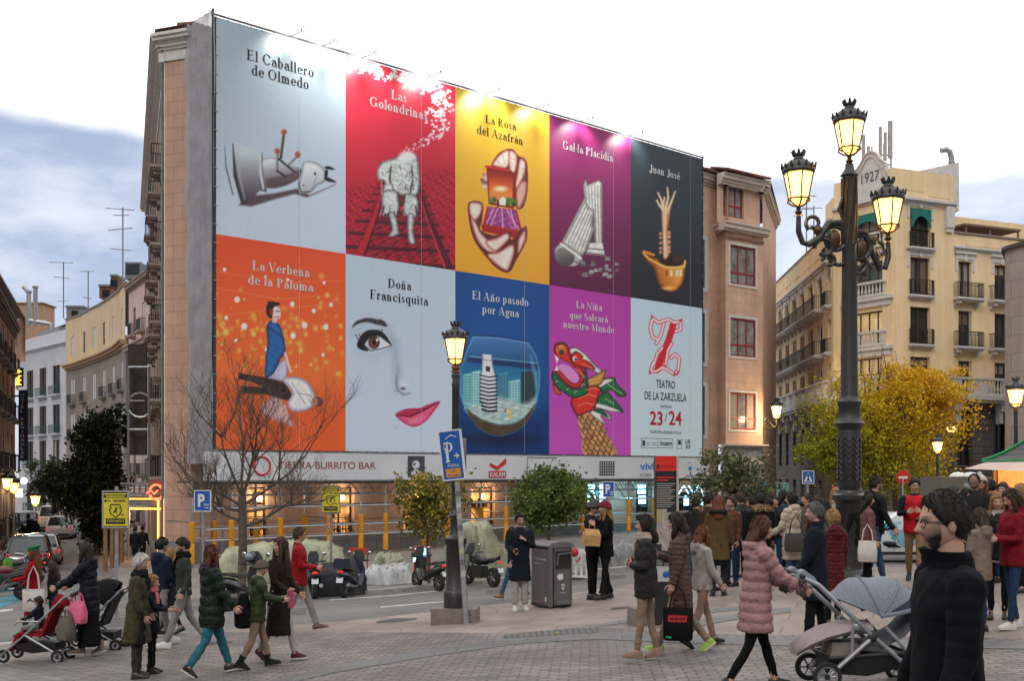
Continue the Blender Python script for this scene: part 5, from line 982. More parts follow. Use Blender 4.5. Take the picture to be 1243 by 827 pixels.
for px0,px1 in((700,745),(745,790),(545,600),(790,845)):
 a0,a1=FB.uv(px0,600,-.6)[0],FB.uv(px1,600,-.6)[0];rails.tube([FB.P(a0,-.6,-.6),FB.P(a1,-3.8,-.6)],.035,m_dsteel,5)
rails.build('rail',sf)
mb=MB();k=int(BW/.95)
for n_ in(.14,-1.4):
 mb.tube([FB.P(-.5,-.5,n_),FB.P(BW,-.5,n_)],.04,m_dsteel,5);mb.tube([FB.P(-.5,-1.05,n_),FB.P(BW,-1.05,n_)],.035,m_dsteel,5)
 for i in range(k):a=BW*i/k;b=BW*(i+1)/k;mb.tube([FB.P(a,-1.05,n_),FB.P((a+b)/2,-.5,n_),FB.P(b,-1.05,n_)],.022,m_dsteel,4)
mb.build('lattice_beam',sf)
mb=MB();FB.fbox(mb,-.7,BW+.2,-.48,-.38,-2.5,.36,M('deck_boards',(.10,.085,.07),.85,.3,2));FB.fbox(mb,-.7,BW+.2,-.43,-.37,.361,.42,m_dsteel);mb.build('deck',sf,smooth=0)
mb=MB()
for n_ in(-.1,-1.2,-2.3):
 mb.tube([FB.P(.35,-4,n_),FB.P(.35,BT,n_)],.04,m_dsteel,5)
for i in range(11):mb.tube([FB.P(.35,-.4+i*2,-.1),FB.P(.35,-.4+i*2,-2.3)],.03,m_dsteel,5);FB.fbox(mb,.4,1.2,-.5+i*2,-.45+i*2,-2.3,-.1,M('deck_boards'))
mb.build('end_frame',sf)
m_net,t_,b_=nodes_of('debris_netting');n_,l_=t_.nodes.new,t_.links.new
b_.inputs['Base Color'].default_value=(.34,.33,.36,1);b_.inputs['Roughness'].default_value=.8;tr=n_('ShaderNodeBsdfTransparent');mx=n_('ShaderNodeMixShader');no=n_('ShaderNodeTexNoise');co=n_('ShaderNodeTexCoord');l_(co.outputs['Object'],no.inputs[0]);no.inputs['Scale'].default_value=1.2;no.inputs['Detail'].default_value=5
mr2=n_('ShaderNodeMapRange');mr2.inputs[1].default_value=.35;mr2.inputs[2].default_value=.65;mr2.inputs[3].default_value=.68;mr2.inputs[4].default_value=.93;l_(no.outputs[0],mr2.inputs[0]);l_(mr2.outputs[0],mx.inputs[0]);l_(tr.outputs[0],mx.inputs[1]);l_(b_.outputs[0],mx.inputs[2]);l_(mx.outputs[0],t_.nodes['Material Output'].inputs[0])
nt_=thing('debris_net','grey translucent debris netting hanging beside the banner on the building end','netting',FB.P(-.7,8,-1));mb=MB();rows,cols=60,14;vs=[]
p0,p1=FB.P(-.15,0,.05),FB.P(-.25,0,-2.5)
for i in range(rows+1):
 z=.4+(BT-.1)*i/rows
 for j in range(cols+1):
  t=j/cols;q=p0*(1-t)+p1*t;b=.07*math.sin(j*2.1+z*.23)+.03*math.sin(z*1.3+j*2)+(.05*math.sin(z*2.1)if j==cols else 0);vs.append((q.x-.8*b,q.y-.6*b,z))
mb.add(vs,[(i*(cols+1)+j,i*(cols+1)+j+1,(i+1)*(cols+1)+j+1,(i+1)*(cols+1)+j)for i in range(rows)for j in range(cols)],m_net);mb.build('sheet',nt_,smooth=80)
wk=thing('works_light','cyan glowing site lights inside the scaffold at the far end','work light',FB.P(FB.uv(725,600,-1.5)[0],-1.5,-1.5));m_cy=M('cyan_light',(.3,.8,1),.5,0,emit=(.32,.78,1),es=3.2)
for x0,x1,y0,y1 in((714,722,589,600),(713,723,602,614),(728,735,589,610),(774,784,589,600),(775,784,602,612)):mb=MB();pxr(mb,x0,x1,y0,y1,m_cy,FB,WN+.1);mb.build('light_panel',wk,smooth=0)
for x0 in(818,836):mb=MB();pxr(mb,x0+12,x0+18,602,614,m_cy,FB,WN+.12);[mb.tube([FB.P(FB.uv(x0+j*6,600 if j%2 else 590,-1)[0],FB.uv(x0,600 if j%2 else 590,-1)[1],-1),FB.P(FB.uv(x0+j*6+6,590 if j%2 else 600,-1)[0],FB.uv(x0,590 if j%2 else 600,-1)[1],-1)],.04,m_cy,5)for j in range(3)];mb.build('light_panel',wk,smooth=0)
ld=bpy.data.lights.new('cyan','POINT');lo_=bpy.data.objects.new('cyan_glow',ld);COL.objects.link(lo_);lo_.location=FB.P(FB.uv(770,600,-1)[0],-1.3,-1.2);ld.energy=90;ld.color=(.3,.8,1);ld.shadow_soft_size=.5
for i,px in enumerate((312,412,506,588)):
 ld=bpy.data.lights.new('shop','POINT');lo_=bpy.data.objects.new('shop_glow',ld);COL.objects.link(lo_);lo_.location=FB.P(FB.uv(px,620,WN)[0],-1.2,WN+.5);ld.energy=40;ld.color=(1,.76,.52);ld.shadow_soft_size=.3
ps=thing('scaffold_tower','tall grey scaffold tower with a lit passage left of the corner building','scaffold',at(167,57));xa,xb=at(156,57).x,at(199,53).x;mb=MB();zt_=at(167,57,446).z
cor=[at(156,57),at(181,57),at(156,63),at(181,63)]
for c_ in cor:mb.tube([c_-Vector((0,0,.1)),Vector((c_.x,c_.y,zt_))],.07,m_steel,6)
for z in(zt_,zt_-3.2,zt_-6.2,zt_-9.0,zt_-11.4):
 for i,j in((0,1),(2,3),(0,2),(1,3)):mb.tube([Vector((cor[i].x,cor[i].y,z)),Vector((cor[j].x,cor[j].y,z))],.06,m_steel,5)
mb.ring(at(170,57,492),.62,.05,m_steel,'y',16,5);mb.build('tube_frame',ps)
mb=MB();
for i,y in enumerate((452,520)):p=at(167,57.6,y);mb.box(p,(.95,.15,2.9 if i==0 else 2.8),M('brown_mesh_sheet',(.055,.04,.034),.9,.3,2))
mb.build('mesh_sheet',ps,smooth=0)
mb=MB();m_strip=M('amber_strip',(1,.5,.1),.5,0,emit=(1,.42,.06),es=2.6)
for px,D in((192,55),(199,53.5)):g=at(px,D);mb.tube([g,Vector((g.x,g.y,at(px,D,606).z))],.035 if px==199 else .05,m_strip,6)
for y in(606,618):a_,b_=at(154,56.5,y),at(196,54.5,y);mb.tube([a_,b_],.05 if y==618 else .04,m_strip,6)
mb.build('light_strip',ps)
mb=MB();z=at(175,55,612).z
for y0,y1,m in((598,602,m_dsteel),(609,615,m_dsteel),(586,589,m_dsteel)):a_,b_=at(154,56,y0),at(199,54,y1);mb.box(((a_.x+b_.x)/2,55.2,(a_.z+b_.z)/2),(b_.x-a_.x,.3,abs(a_.z-b_.z)),m)
for px in range(156,200,7):mb.tube([at(px,55.6,588),at(px,55.6,600)],.04,m_dsteel,5)
for D in(62,70,78):mb.box((at(178,58).x-(D-58)*.36,D,at(178,D,606).z),(2.2,.3,.3),m_dsteel)
mb.build('beam',ps)
for px,D in((136,50),(143,52),(148,54),(128,48)):mb=MB();g=at(px,D);mb.box(g+Vector((0,0,1.0)),(.16,.1,2.0),M('old_timber',(.19,.10,.045),.8,.3,4));mb.build('timber_post',ps,smooth=0)
ld=bpy.data.lights.new('passage','POINT');lo_=bpy.data.objects.new('passage_glow',ld);COL.objects.link(lo_);lo_.location=(at(182,58).x,58,-2.2);ld.energy=160;ld.color=(1,.5,.15);ld.shadow_soft_size=.3
nn=thing('neon_ring','red ring shaped neon sign over the lit passage','sign',at(189,54,598));mb=MB();m_neon=M('red_neon',(1,.1,.05),.4,0,emit=(1,.07,.03),es=4.5);c_=at(189.5,54,598)
for a0,a1 in((20,160),(200,340)):mb.tube([c_+Vector((math.cos(R(a))*.33,0,math.sin(R(a))*.36))for a in range(a0,a1+1,14)],.05,m_neon,6)
mb.tube([c_+Vector((-.45,0,-.05)),c_+Vector((-.25,0,.1)),c_+Vector((-.1,0,-.08)),c_+Vector((.1,0,.1))],.045,m_neon,5);mb.build('tube',nn)
# ------------------------------------------------------------------ lamps
m_lamp=M('black_cast_iron',(.022,.021,.021),.42,.3,9,.25,25,spec=.5);m_gold=M('warm_cast_iron',(.07,.04,.018),.4,.3,12,metal=.3);m_pane=M('glowing_glass',(1,.85,.6),.3,0,emit=(1,.60,.155),es=2.2);m_paneb=M('glowing_glass_low',(1,.6,.2),.3,0,emit=(1,.52,.12),es=2.2)
def lantern(par,c,k=1.0,name='lantern'):
 c=Vector(c);mb=MB();mb.lathe([(.035,0),(.09,.02),(.05,.06),(.08,.09),(.04,.13),(.05,.2)],c,m_gold,10);
 for i in range(6):
  a=R(60*i+30);u=Vector((math.cos(a),math.sin(a),0));mb.tube([c+u*.17*k+Vector((0,0,.3*k)),c+u*.262*k+Vector((0,0,.755*k))],.012*k,m_gold,4);mb.tube([c+Vector((0,0,.17*k)),c+u*.1*k+Vector((0,0,.2*k)),c+u*.19*k+Vector((0,0,.26*k)),c+u*.175*k+Vector((0,0,.32*k))],.016*k,m_gold,4)
 mb.ring(c+Vector((0,0,.3*k)),.172*k,.016*k,m_gold,'z',18,4);L_=mb.build(name,par)
 mb=MB();mb.lathe([(.13*k,.305*k),(.158*k,.31*k),(.248*k,.76*k),(.2*k,.77*k)],c,m_pane,6,rot=Matrix.Rotation(R(30),3,'Z'));mb.lathe([(.03,.19*k),(.11*k,.24*k),(.13*k,.295*k)],c,m_paneb,10);mb.build('glass',L_,smooth=20)
 mb=MB();mb.lathe([(.25*k,.74*k),(.285*k,.77*k),(.275*k,.85*k),(.23*k,.9*k),(.17*k,.95*k),(.095*k,.99*k),(.075*k,1.04*k),(.1*k,1.06*k),(.06*k,1.09*k)],c,m_lamp,18)
 for i in range(14):
  a=2*PI*i/14;u=Vector((math.cos(a),math.sin(a),0));mb.tube([c+u*.275*k+Vector((0,0,.83*k)),c+u*.3*k+Vector((0,0,.89*k+(i%2)*.025*k))],[.03*k,.012*k],m_lamp,4)
 for i in range(7):
  a=2*PI*i/7;u=Vector((math.cos(a),math.sin(a),0));mb.tube([c+u*.075*k+Vector((0,0,1.05*k)),c+u*.115*k+Vector((0,0,1.14*k))],[.03*k,.02*k],m_lamp,4)
 mb.build('crown',L_);return L_
def glow(c,e,col=(1,.68,.34),r=.15):
 ld=bpy.data.lights.new('lamp','POINT');lo_=bpy.data.objects.new('lamp_glow',ld);COL.objects.link(lo_);lo_.location=c;ld.energy=e;ld.color=col;ld.shadow_soft_size=r
g=at(1033,22.4);g.x=(1031-CX)/F*22.4;s=22.4/F;lp=thing('street_lamp','large black triple lantern street lamp on a fluted post','street lamp',g)
Z=lambda y:(HY-y)*s-g.z;mb=MB()
pr=[(.47,0),(.47,.08),(.43,.1),(.38,.17),(.29,.22),(.27,.28),(.27,1.52),(.29,1.56),(.345,1.62),(.345,1.7),(.27,1.74),(.25,1.8)]
mb.lathe(pr,g,m_lamp,24);zz=1.8;mb.build('base',lp,smooth=40);mb=MB();z1_,z2_=Z(640),Z(518)
mb.lathe([(.2,1.79),(.225,1.9),(.225,z2_-.1),(.215,z2_-.06)],g,m_lamp,20)
for j in range(int((z2_-2.1)/.11)):
 for i in range(10):a=2*PI*i/10;u=Vector((math.cos(a),math.sin(a),0))*.228;v_=Vector((math.cos(a+.31),math.sin(a+.31),0))*.228;w_=Vector((math.cos(a+.62),math.sin(a+.62),0))*.228;zq=2.0+j*.11;mb.tube([g+u+Vector((0,0,zq)),g+v_+Vector((0,0,zq+.09)),g+w_+Vector((0,0,zq))],.016,m_lamp,4)
mb.lathe([(.22,z2_-.08),(.26,z2_),(.3,z2_+.06),(.26,z2_+.1),(.225,z2_+.18),(.21,z2_+.4),(.235,z2_+.44),(.235,z2_+.5),(.19,z2_+.54),(.17,z2_+.62),(.145,Z(300)),(.15,Z(298))],g,m_lamp,20)
zc_=Z(285);mb.lathe([(.14,zc_-.3),(.15,zc_-.25),(.135,Z(215)),(.18,Z(213)),(.15,Z(210)),(.1,Z(206)),(.075,Z(199))],g,m_lamp,16)
for i in range(9):
 a=2*PI*i/9;mb.tube([g+Vector((math.cos(a+t*.8)*.145,math.sin(a+t*.8)*.145,zc_-.2+t*(Z(216)-zc_+.2)))for t in(0,.25,.5,.75,1)],.022,m_gold,4)
mb.build('post',lp,smooth=40)
LZ=Z(201);lantern(lp,g+Vector((0,0,LZ)),1.16)
for sx,px,yb in((-1,967,265),(1,1081,293)):
 tip=Vector(((px-CX)/F*22.4,22.4+.15*sx,(HY-yb)*s));r_=tip.x-g.x;dz=tip.z;m1=g.z+Z(284+10*(sx>0));mb=MB()
 A_=lambda f,z:Vector((g.x+r_*f,g.y+(tip.y-g.y)*f,z))
 mb.tube([A_(.0,m1-.05),A_(.18,m1+.22),A_(.4,m1+.2),A_(.62,m1-.12-.1*(sx>0)),A_(.8,tip.z-.55),A_(.92,tip.z-.52),A_(1.0,tip.z-.3),A_(1.0,tip.z)],[.085,.085,.08,.075,.07,.06,.06,.05],m_lamp,8)
 for cx_,cz_,rad,t0,t1,th in((.28,m1-.12,.28,20,400,.05),(.5,m1-.3,.2,0,330,.045),(.72,tip.z-.12,.15,-60,300,.04),(.22,m1-.42,.22,-120,200,.045),(.4,m1-.55,.14,0,300,.04)):
  cc=A_(cx_,cz_);mb.tube([cc+Vector((math.cos(R(a))*rad*(1-.35*(a-t0)/(t1-t0))*sx,0,math.sin(R(a))*rad*(1-.35*(a-t0)/(t1-t0))))for a in range(t0,t1+1,24)],th,m_lamp,6)
 mb.ball(A_(.3,m1-.12),(.13,.1,.2),m_gold,8,6);mb.tube([A_(0,m1+.55),A_(.14,m1+.72),A_(.2,m1+.5),A_(.1,m1+.3)],.045,m_lamp,6);mb.ball(A_(.62,m1+.05),.1,m_gold,8,6);mb.build('bracket',lp)
 lantern(lp,tip,1.16);glow(tip+Vector((0,0,-.05)),14)
glow(g+Vector((0,0,LZ-.1)),14)
g=at(553,18.7);s=18.7/F;lp2=thing('street_lamp','slim black single lantern street lamp on a stone block','street lamp',g);Z=lambda y:(HY-y)*s-g.z;mb=MB()
mb.box(g+Vector((0,0,.12)),(.76,.5,.26),M('lamp_stone',(.19,.16,.14),.85,.25,6,.5,30),rot=Matrix.Rotation(R(-6),3,'Z'));mb.build('stone_block',lp2,smooth=0);mb=MB()
mb.lathe([(.2,.25),(.2,.5),(.185,.53),(.16,.56),(.16,1.3),(.19,1.34),(.19,1.42),(.12,1.45),(.09,1.5),(.09,1.75),(.12,1.8),(.085,1.85),(.068,1.95),(.06,Z(470)),(.07,Z(468)),(.05,Z(462)),(.075,Z(456)),(.04,Z(451))],g,m_lamp,16);mb.build('post',lp2,smooth=40)
lantern(lp2,g+Vector((0,0,Z(453))),.76);glow(g+Vector((0,-.05,Z(456))),5)
mb=MB();pz=g.z+Z(562);mb.box(g+Vector((.12,0,Z(552))),(.12,.02,.55),M('grey_sign_back',(.2,.2,.2),.6));mb.build('mounting_plate',lp2,smooth=0)
for px,yt,yb,D,k,lab in((1233,459,600,30,.95,'single lantern lamp above the market stall roof'),(1138,528,640,40,.8,'small single lantern lamp beside the golden tree'),(43,594,660,75,1.1,'lit lantern lamp standing beside the dark shrub'),(9,572,665,62,1.0,'left lantern of the two by the terracotta house'),(17,578,670,66,1.0,'right lantern of the two by the terracotta house')):
 g=at(px,D);s=D/F;top=(HY-yt)*s;o=thing('street_lamp',lab,'street lamp',g);H=top-g.z;k2=k*(.9 if D<45 else 1.15);mb=MB();mb.lathe([(.16,0),(.16,.7),(.1,.8),(.07,.95),(.05,H-1.1*k2),(.08,H-1.08*k2),(.04,H-1.05*k2)],g,m_lamp if D<50 else M('grey_lamp_post',(.3,.29,.27),.5),10);mb.build('post',o);lantern(o,g+Vector((0,0,H-1.12*k2)),k2);glow(g+Vector((.0,-.4,H-.75*k2)),22 if D>50 else 10)
o=thing('wall_lamp','glowing lantern on a bracket at the right corner of the peach building','wall lamp',at(943,78.5,510));c_=at(942.5,78.2,513);w_=at(926,79,512);mb=MB();mb.tube([w_,w_+Vector((.3,0,.25)),c_+Vector((-.2,0,-.35)),c_+Vector((0,0,-.25)),c_],.06,m_lamp,6);mb.tube([w_-Vector((0,0,.5)),c_+Vector((-.3,0,-.4))],.04,m_lamp,5);mb.build('bracket',o);lantern(o,c_,1.5);glow(c_+Vector((-.2,-.5,.3)),260)
o=thing('hanging_lamp','small warm lamp glowing among the golden tree leaves','lamp',at(1156,60,520));mb=MB();c_=at(1156,60,521);mb.ball(c_,(.3,.3,.2),m_pane,10,6);mb.tube([c_,c_+Vector((0,.5,1.2)),c_+Vector((0,3,1.5))],.04,m_lamp,5);mb.build('globe',o)
o=thing('flood_lamp','bright white floodlight on the terracotta house wall','lamp',at(28,70,583));mb=MB();c_=at(29,70,584);mb.ball(c_,(.2,.15,.2),M('white_light',(1,1,.9),.5,0,emit=(.85,1,.8),es=9),10,6);mb.tube([c_,c_+Vector((-.8,.3,.2))],.06,m_lamp,5);mb.build('lamp_head',o);glow(c_+Vector((.3,-.4,-.1)),130,(.85,1,.8));
o=thing('light_box','small white light box sign on the terracotta house','sign',at(23,69,600));mb=MB();mb.box(at(23,69,599),(.38,.2,.5),M('white_box_light',(1,1,1),.5,0,emit=(1,.95,.85),es=2.2));mb.build('box',o,smooth=0)
# ------------------------------------------------------------------ signs
m_sgrey,m_sblue,m_swhite,m_syel,m_sblk=M('sign_post_steel',(.3,.3,.3),.5,.25,9,metal=.4),M('sign_blue',(.015,.09,.36),.45,.08,3),M('sign_white',(.62,.62,.62),.5,.08,3),M('sign_yellow',(.62,.52,.03),.55,.12,3),M('sign_black',(.02,.02,.02),.6,0)
def flat(px0,px1,py0,py1,D,tilt=0.):a,b=at(px0,D),at(px1,D+tilt);return FR((a.x,a.y),(b.x,b.y)),(HY-py1)/F*D,(HY-py0)/F*D
def board(par,fr,z0,z1,m,edge=None,name='panel',th=.03):
 mb=MB();fr.fbox(mb,0,fr.w,z0,z1,-th,0,m);o=mb.build(name,par,smooth=0)
 if edge:
  e=MB();w_=min(.03,fr.w*.06)
  for q in((-w_,0,z0-w_,z1+w_),(fr.w,fr.w+w_,z0-w_,z1+w_),(0,fr.w,z0-w_,z0),(0,fr.w,z1,z1+w_)):fr.fbox(e,*q,-th,.006,edge)
  e.build('rim',o,smooth=0)
 return o
f_,z0,z1=flat(536,560.5,524,582,18.45,-.12);g=at(566,18.3,745);g.z=G(g.x,g.y);so_=thing('parking_sign','leaning blue car park sign with an arrow and orange panel beside the slim lamp','sign',g);top=at(551,18.5,527);mb=MB();mb.tube([g,g+(top-g)*.5,top],.042,m_sgrey,8)
for i in range(9):t=.25+.06*i;q=g+(top-g)*t;mb.lathe([(.0435,0),(.0435,.09)],q,M('sticker_%d'%(i%3),((.45,.42,.38),(.12,.12,.14),(.4,.35,.25))[i%3],.6),8)
mb.build('post',so_)
lean=Matrix.Rotation(R(-6.3),3,'Y');piv=f_.P(f_.w/2,(z0+z1)/2)
class LF:
 def __init__(s,f):s.f=f;s.w=f.w
 def P(s,a,z,n=0.):return piv+lean@(s.f.P(a,z,n)-piv)
 def fbox(s,mb,a0,a1,z0,z1,n0,n1,m):mb.hexa([s.P(a0,z0,n1),s.P(a1,z0,n1),s.P(a1,z0,n0),s.P(a0,z0,n0),s.P(a0,z1,n1),s.P(a1,z1,n1),s.P(a1,z1,n0),s.P(a0,z1,n0)],m)
lf=LF(f_);bo=board(so_,lf,z0,z1,m_sblue,m_swhite,'panel',.05);mb=MB();w_,h_=f_.w,z1-z0;U=lambda u,v,n=.004:lf.P(w_*u,z0+h_*v,n)
def up(pts,m,n=.004):mb.poly([U(u,v,n)for u,v in pts],m)
serif(mb,'P',lambda a,z,n:lf.P(w_*.42+a*1.0,z,n),0,z0+h_*.36,h_*.42/.7,m_swhite,.005,.62)
up(((.26,.84),(.28,.86),(.56,.93),(.83,.88),(.83,.865),(.56,.905)),m_swhite);up(((.16,.78),(.3,.78),(.3,.64),(.23,.6),(.16,.64)),m_swhite);up(((.19,.75),(.27,.75),(.27,.67),(.23,.65),(.19,.67)),m_sblue,.008);up(((.15,.58),(.32,.58),(.32,.565),(.15,.565)),m_swhite)
up(((.62,.49),(.82,.49),(.82,.465),(.62,.465)),m_swhite);up(((.72,.54),(.9,.4775),(.72,.415),(.72,.44),(.84,.4775),(.72,.515)),m_swhite,.006)
sans(mb,'Público',lf.P,w_*.27,w_*.8,z0+h_*.255,z0+h_*.325,.005,m_swhite);up(((.14,.04),(.86,.04),(.86,.22),(.14,.22)),M('sign_orange',(.62,.25,.01),.5,.08,3));sans(mb,'Indio',lf.P,w_*.36,w_*.64,z0+h_*.145,z0+h_*.195,.008,m_sblue);sans(mb,'Enrollado',lf.P,w_*.24,w_*.76,z0+h_*.065,z0+h_*.115,.008,m_sblue);mb.build('lettering',bo,smooth=0)
def p_sign(px0,px1,py0,py1,D,label,foot):
 f,z0,z1=flat(px0,px1,py0,py1,D);g=f.P(f.w/2,0,-.06);g.z=G(g.x,g.y);o=thing('parking_sign',label,'sign',g);mb=MB();mb.tube([g,Vector((g.x,g.y,z1-.05))],.035,m_sgrey,8);mb.build('post',o);b=board(o,f,z0,z1,m_sblue,m_swhite);mb=MB();h=z1-z0;k=1.25
 serif_w=f.w*.5;v,fc,x0,x1,y0,y1=text_geo('P',.04);mb.add([f.P(f.w*.2+(x-x0)/(x1-x0)*f.w*.45,z0+h*.2+(y-y0)/(y1-y0)*h*.65,.004)for x,y in v],fc,m_swhite)
 for e in(.68,.85):mb.ring(f.P(f.w*e,z0+h*.3,.006),f.w*.06,.008,m_swhite,'y',10,4)
 mb.tube([f.P(f.w*.66,z0+h*.14,.006),f.P(f.w*.9,z0+h*.14,.006)],.012,m_swhite,4);mb.build('lettering',b,smooth=0)
p_sign(236.5,255,596.5,620.5,29,'blue parking sign on a grey post left of the bare tree',0);p_sign(732.5,745,585.5,603.5,36,'blue parking sign behind the couple in beanies',0)
def y_sign(px0,px1,py0,py1,D,label,hang):
 f,z0,z1=flat(px0,px1,py0,py1,D);g=f.P(f.w/2,0,-.06);g.z=G(g.x,g.y);o=thing('notice_sign',label,'sign',g);mb=MB();mb.tube([g,Vector((g.x,g.y,z1+(.12 if not hang else .05)))],.04,m_sgrey,8);mb.build('post',o);b=board(o,f,z0,z1,m_syel,m_sgrey);mb=MB();w_,h=f.w,z1-z0
 def q(u0,u1,v0,v1,m,n=.004):mb.poly([f.P(w_*u0,z0+h*v0,n),f.P(w_*u1,z0+h*v0,n),f.P(w_*u1,z0+h*v1,n),f.P(w_*u0,z0+h*v1,n)],m)
 q(.02,.98,.83,.99,m_sblk);q(.1,.9,.08,.24,m_sblk);q(.02,.98,0,.025,m_sblk);q(.05,.95,.92,.955,m_syel,.007);q(.12,.88,.855,.885,m_syel,.007);sans(mb,'91 7893890',f.P,w_*.17,w_*.92,z0+h*.71,z0+h*.78,.005,m_sblk,.02);q(.04,.14,.71,.78,m_sblk);sans(mb,'CERRAJERO',f.P,w_*.15,w_*.85,z0+h*.12,z0+h*.2,.008,m_syel)
 sh=((.3,.64),(.7,.64),(.72,.58),(.67,.55),(.75,.5),(.7,.38),(.5,.27),(.3,.38),(.25,.5),(.33,.55),(.28,.58),(.3,.64));mb.tube([f.P(w_*u,z0+h*v,.006)for u,v in sh],.013*w_/.6,m_sblk,4)
 mb.poly([f.P(w_*u,z0+h*v,.006)for u,v in((.46,.54),(.53,.55),(.57,.58),(.56,.5),(.54,.45),(.56,.38),(.53,.38),(.5,.43),(.45,.42),(.41,.38),(.4,.41),(.44,.46),(.49,.47))],m_sblk);q(.74,.86,.33,.36,m_sblk);mb.build('lettering',b,smooth=0)
y_sign(125.5,155,597.5,640,24,'yellow notice sign with a shield emblem on a post before the dark shrub',0);y_sign(391,412,591,623,34,'yellow notice sign with a shield emblem on the scaffold rail',1)
g=at(1096,50);o=thing('no_entry_sign','round red no entry sign before the golden tree','sign',g);c_=at(1096,50,580);mb=MB();mb.tube([g,c_],.04,m_sgrey,6);mb.build('post',o);mb=MB();rx=Matrix.Rotation(R(90),3,'X');mb.lathe([(.01,-.02),(.3,-.02),(.31,0),(.3,.012),(.01,.014)],c_,M('sign_red',(.5,.02,.02),.45,0),22,rot=rx);mb.build('disc',o);mb=MB();mb.box(c_+Vector((0,-.03,0)),(.4,.02,.1),m_swhite);mb.build('bar',o,smooth=0)
f,z0,z1=flat(974.5,987.5,572.5,587,52);g=f.P(f.w/2,0,-.1);g.z=G(g.x,g.y);o=thing('crossing_sign','square blue pedestrian crossing sign left of the triple lamp','sign',g);mb=MB();mb.tube([g,Vector((g.x,g.y,z1))],.05,m_sgrey,6);mb.build('post',o);b=board(o,f,z0,z1,m_sblue,m_swhite);mb=MB();mb.poly([f.P(f.w*u,z0+(z1-z0)*v,.005)for u,v in((.1,.12),(.9,.12),(.5,.9))],m_swhite);mb.tube([f.P(f.w*u,z0+(z1-z0)*v,.012)for u,v in((.4,.2),(.5,.4),(.5,.6))],.03,m_sblk,4);mb.tube([f.P(f.w*u,z0+(z1-z0)*v,.012)for u,v in((.6,.2),(.5,.4))],.03,m_sblk,4);mb.ball(f.P(f.w*.5,z0+(z1-z0)*.68,.012),.05,m_sblk,8,5);mb.build('symbol',b,smooth=0)
for px0,px1,py0,py1,D,lab in((943,949.5,586,602,66,'left pale blue poster on the yellow building base'),(950.5,957,586,602,66.2,'right pale blue poster on the yellow building base'),(922,930,585,605,56,'blue advertising panel behind the round leafy tree')):f,z0,z1=flat(px0,px1,py0,py1,D);g=f.P(f.w/2,0,-.02);g.z=G(g.x,g.y);o=thing('advert_board',lab,'advert',g);board(o,f,z0,z1,M('light_blue_poster' if D>60 else 'blue_poster',(.17,.36,.45)if D>60 else(.05,.17,.42),.5,.3,2),m_sgrey);mb=MB();mb.tube([g,Vector((g.x,g.y,z0+.1))],.06,m_sgrey,6);mb.build('post',o)
D=16.6;f,z0,z1=flat(795.5,821,554,688,D,.02);f2_,_,_=flat(821,823.5,554,688,D,.25);zb_=G(f.P(0,0).x,D);o=thing('map_totem','tall black map totem with red header behind two women','totem',(f.P(f.w/2,0).x,D,zb_));mb=MB();f.fbox(mb,0,f.w,zb_,z1,-.12,0,M('totem_black',(.022,.022,.024),.35,.1));mb.build('body',o,smooth=0);mb=MB();f.fbox(mb,f.w+.002,f.w+.035,zb_,z1,-.13,.004,M('totem_edge',(.42,.36,.30),.5));mb.build('edge',o,smooth=0);h=z1-z0
mb=MB();q=lambda u0,u1,v0,v1,m,n=.004:mb.poly([f.P(f.w*u0,z0+h*v0,n),f.P(f.w*u1,z0+h*v0,n),f.P(f.w*u1,z0+h*v1,n),f.P(f.w*u0,z0+h*v1,n)],m)
m_tr,m_tg=M('totem_red',(.62,.028,.02),.4,.05),M('totem_text',(.3,.29,.28),.6,0);q(0,1,.865,1,m_tr);q(.06,.9,.8,.812,m_tr);q(.06,.6,.775,.787,m_tr);q(.06,.94,.14,.52,M('totem_map',(.34,.285,.26),.6,.35,9));q(.06,.3,.4,.52,M('totem_park',(.33,.28,.13),.6,.2),.006);q(.55,.94,.49,.52,m_sblk,.006);q(.06,.3,.14,.2,m_sblk,.006)
sans(mb,'JACINTO BENAVENTE',f.P,f.w*.22,f.w*.92,z0+h*.89,z0+h*.915,.006,m_sblk);q(.08,.18,.885,.925,m_sblk,.006)
for i in range(12):q(.06,.94-.2*((i*7)%3)/2,.745-i*.019,.753-i*.019,m_tg)
for i in range(8):q(.06,.34,.105-i*.014,.111-i*.014,m_tg);q(.42,.9,.105-i*.014,.111-i*.014,m_tg)
q(0,1,-.14,0,M('totem_foot_panel',(.4,.4,.41),.5),.004);mb.build('print',o,smooth=0);mb=MB();mb.ball(f.P(f.w*.5,z0-.12,.01),(.05,.01,.05),m_sblue,10,6);mb.build('roundel',o)
o=thing('stone_block','low grey stone block on the slabs behind the woman in a dark quilted jacket','stone block',at(784,16.9));g=at(784,16.9);mb=MB();mb.box(g+Vector((0,0,.12)),(.5,.42,.26),M('block_stone',(.18,.155,.135),.85,.25,6,.5,30),rot=Matrix.Rotation(R(8),3,'Z'),top=.94);mb.build('block',o,smooth=0)
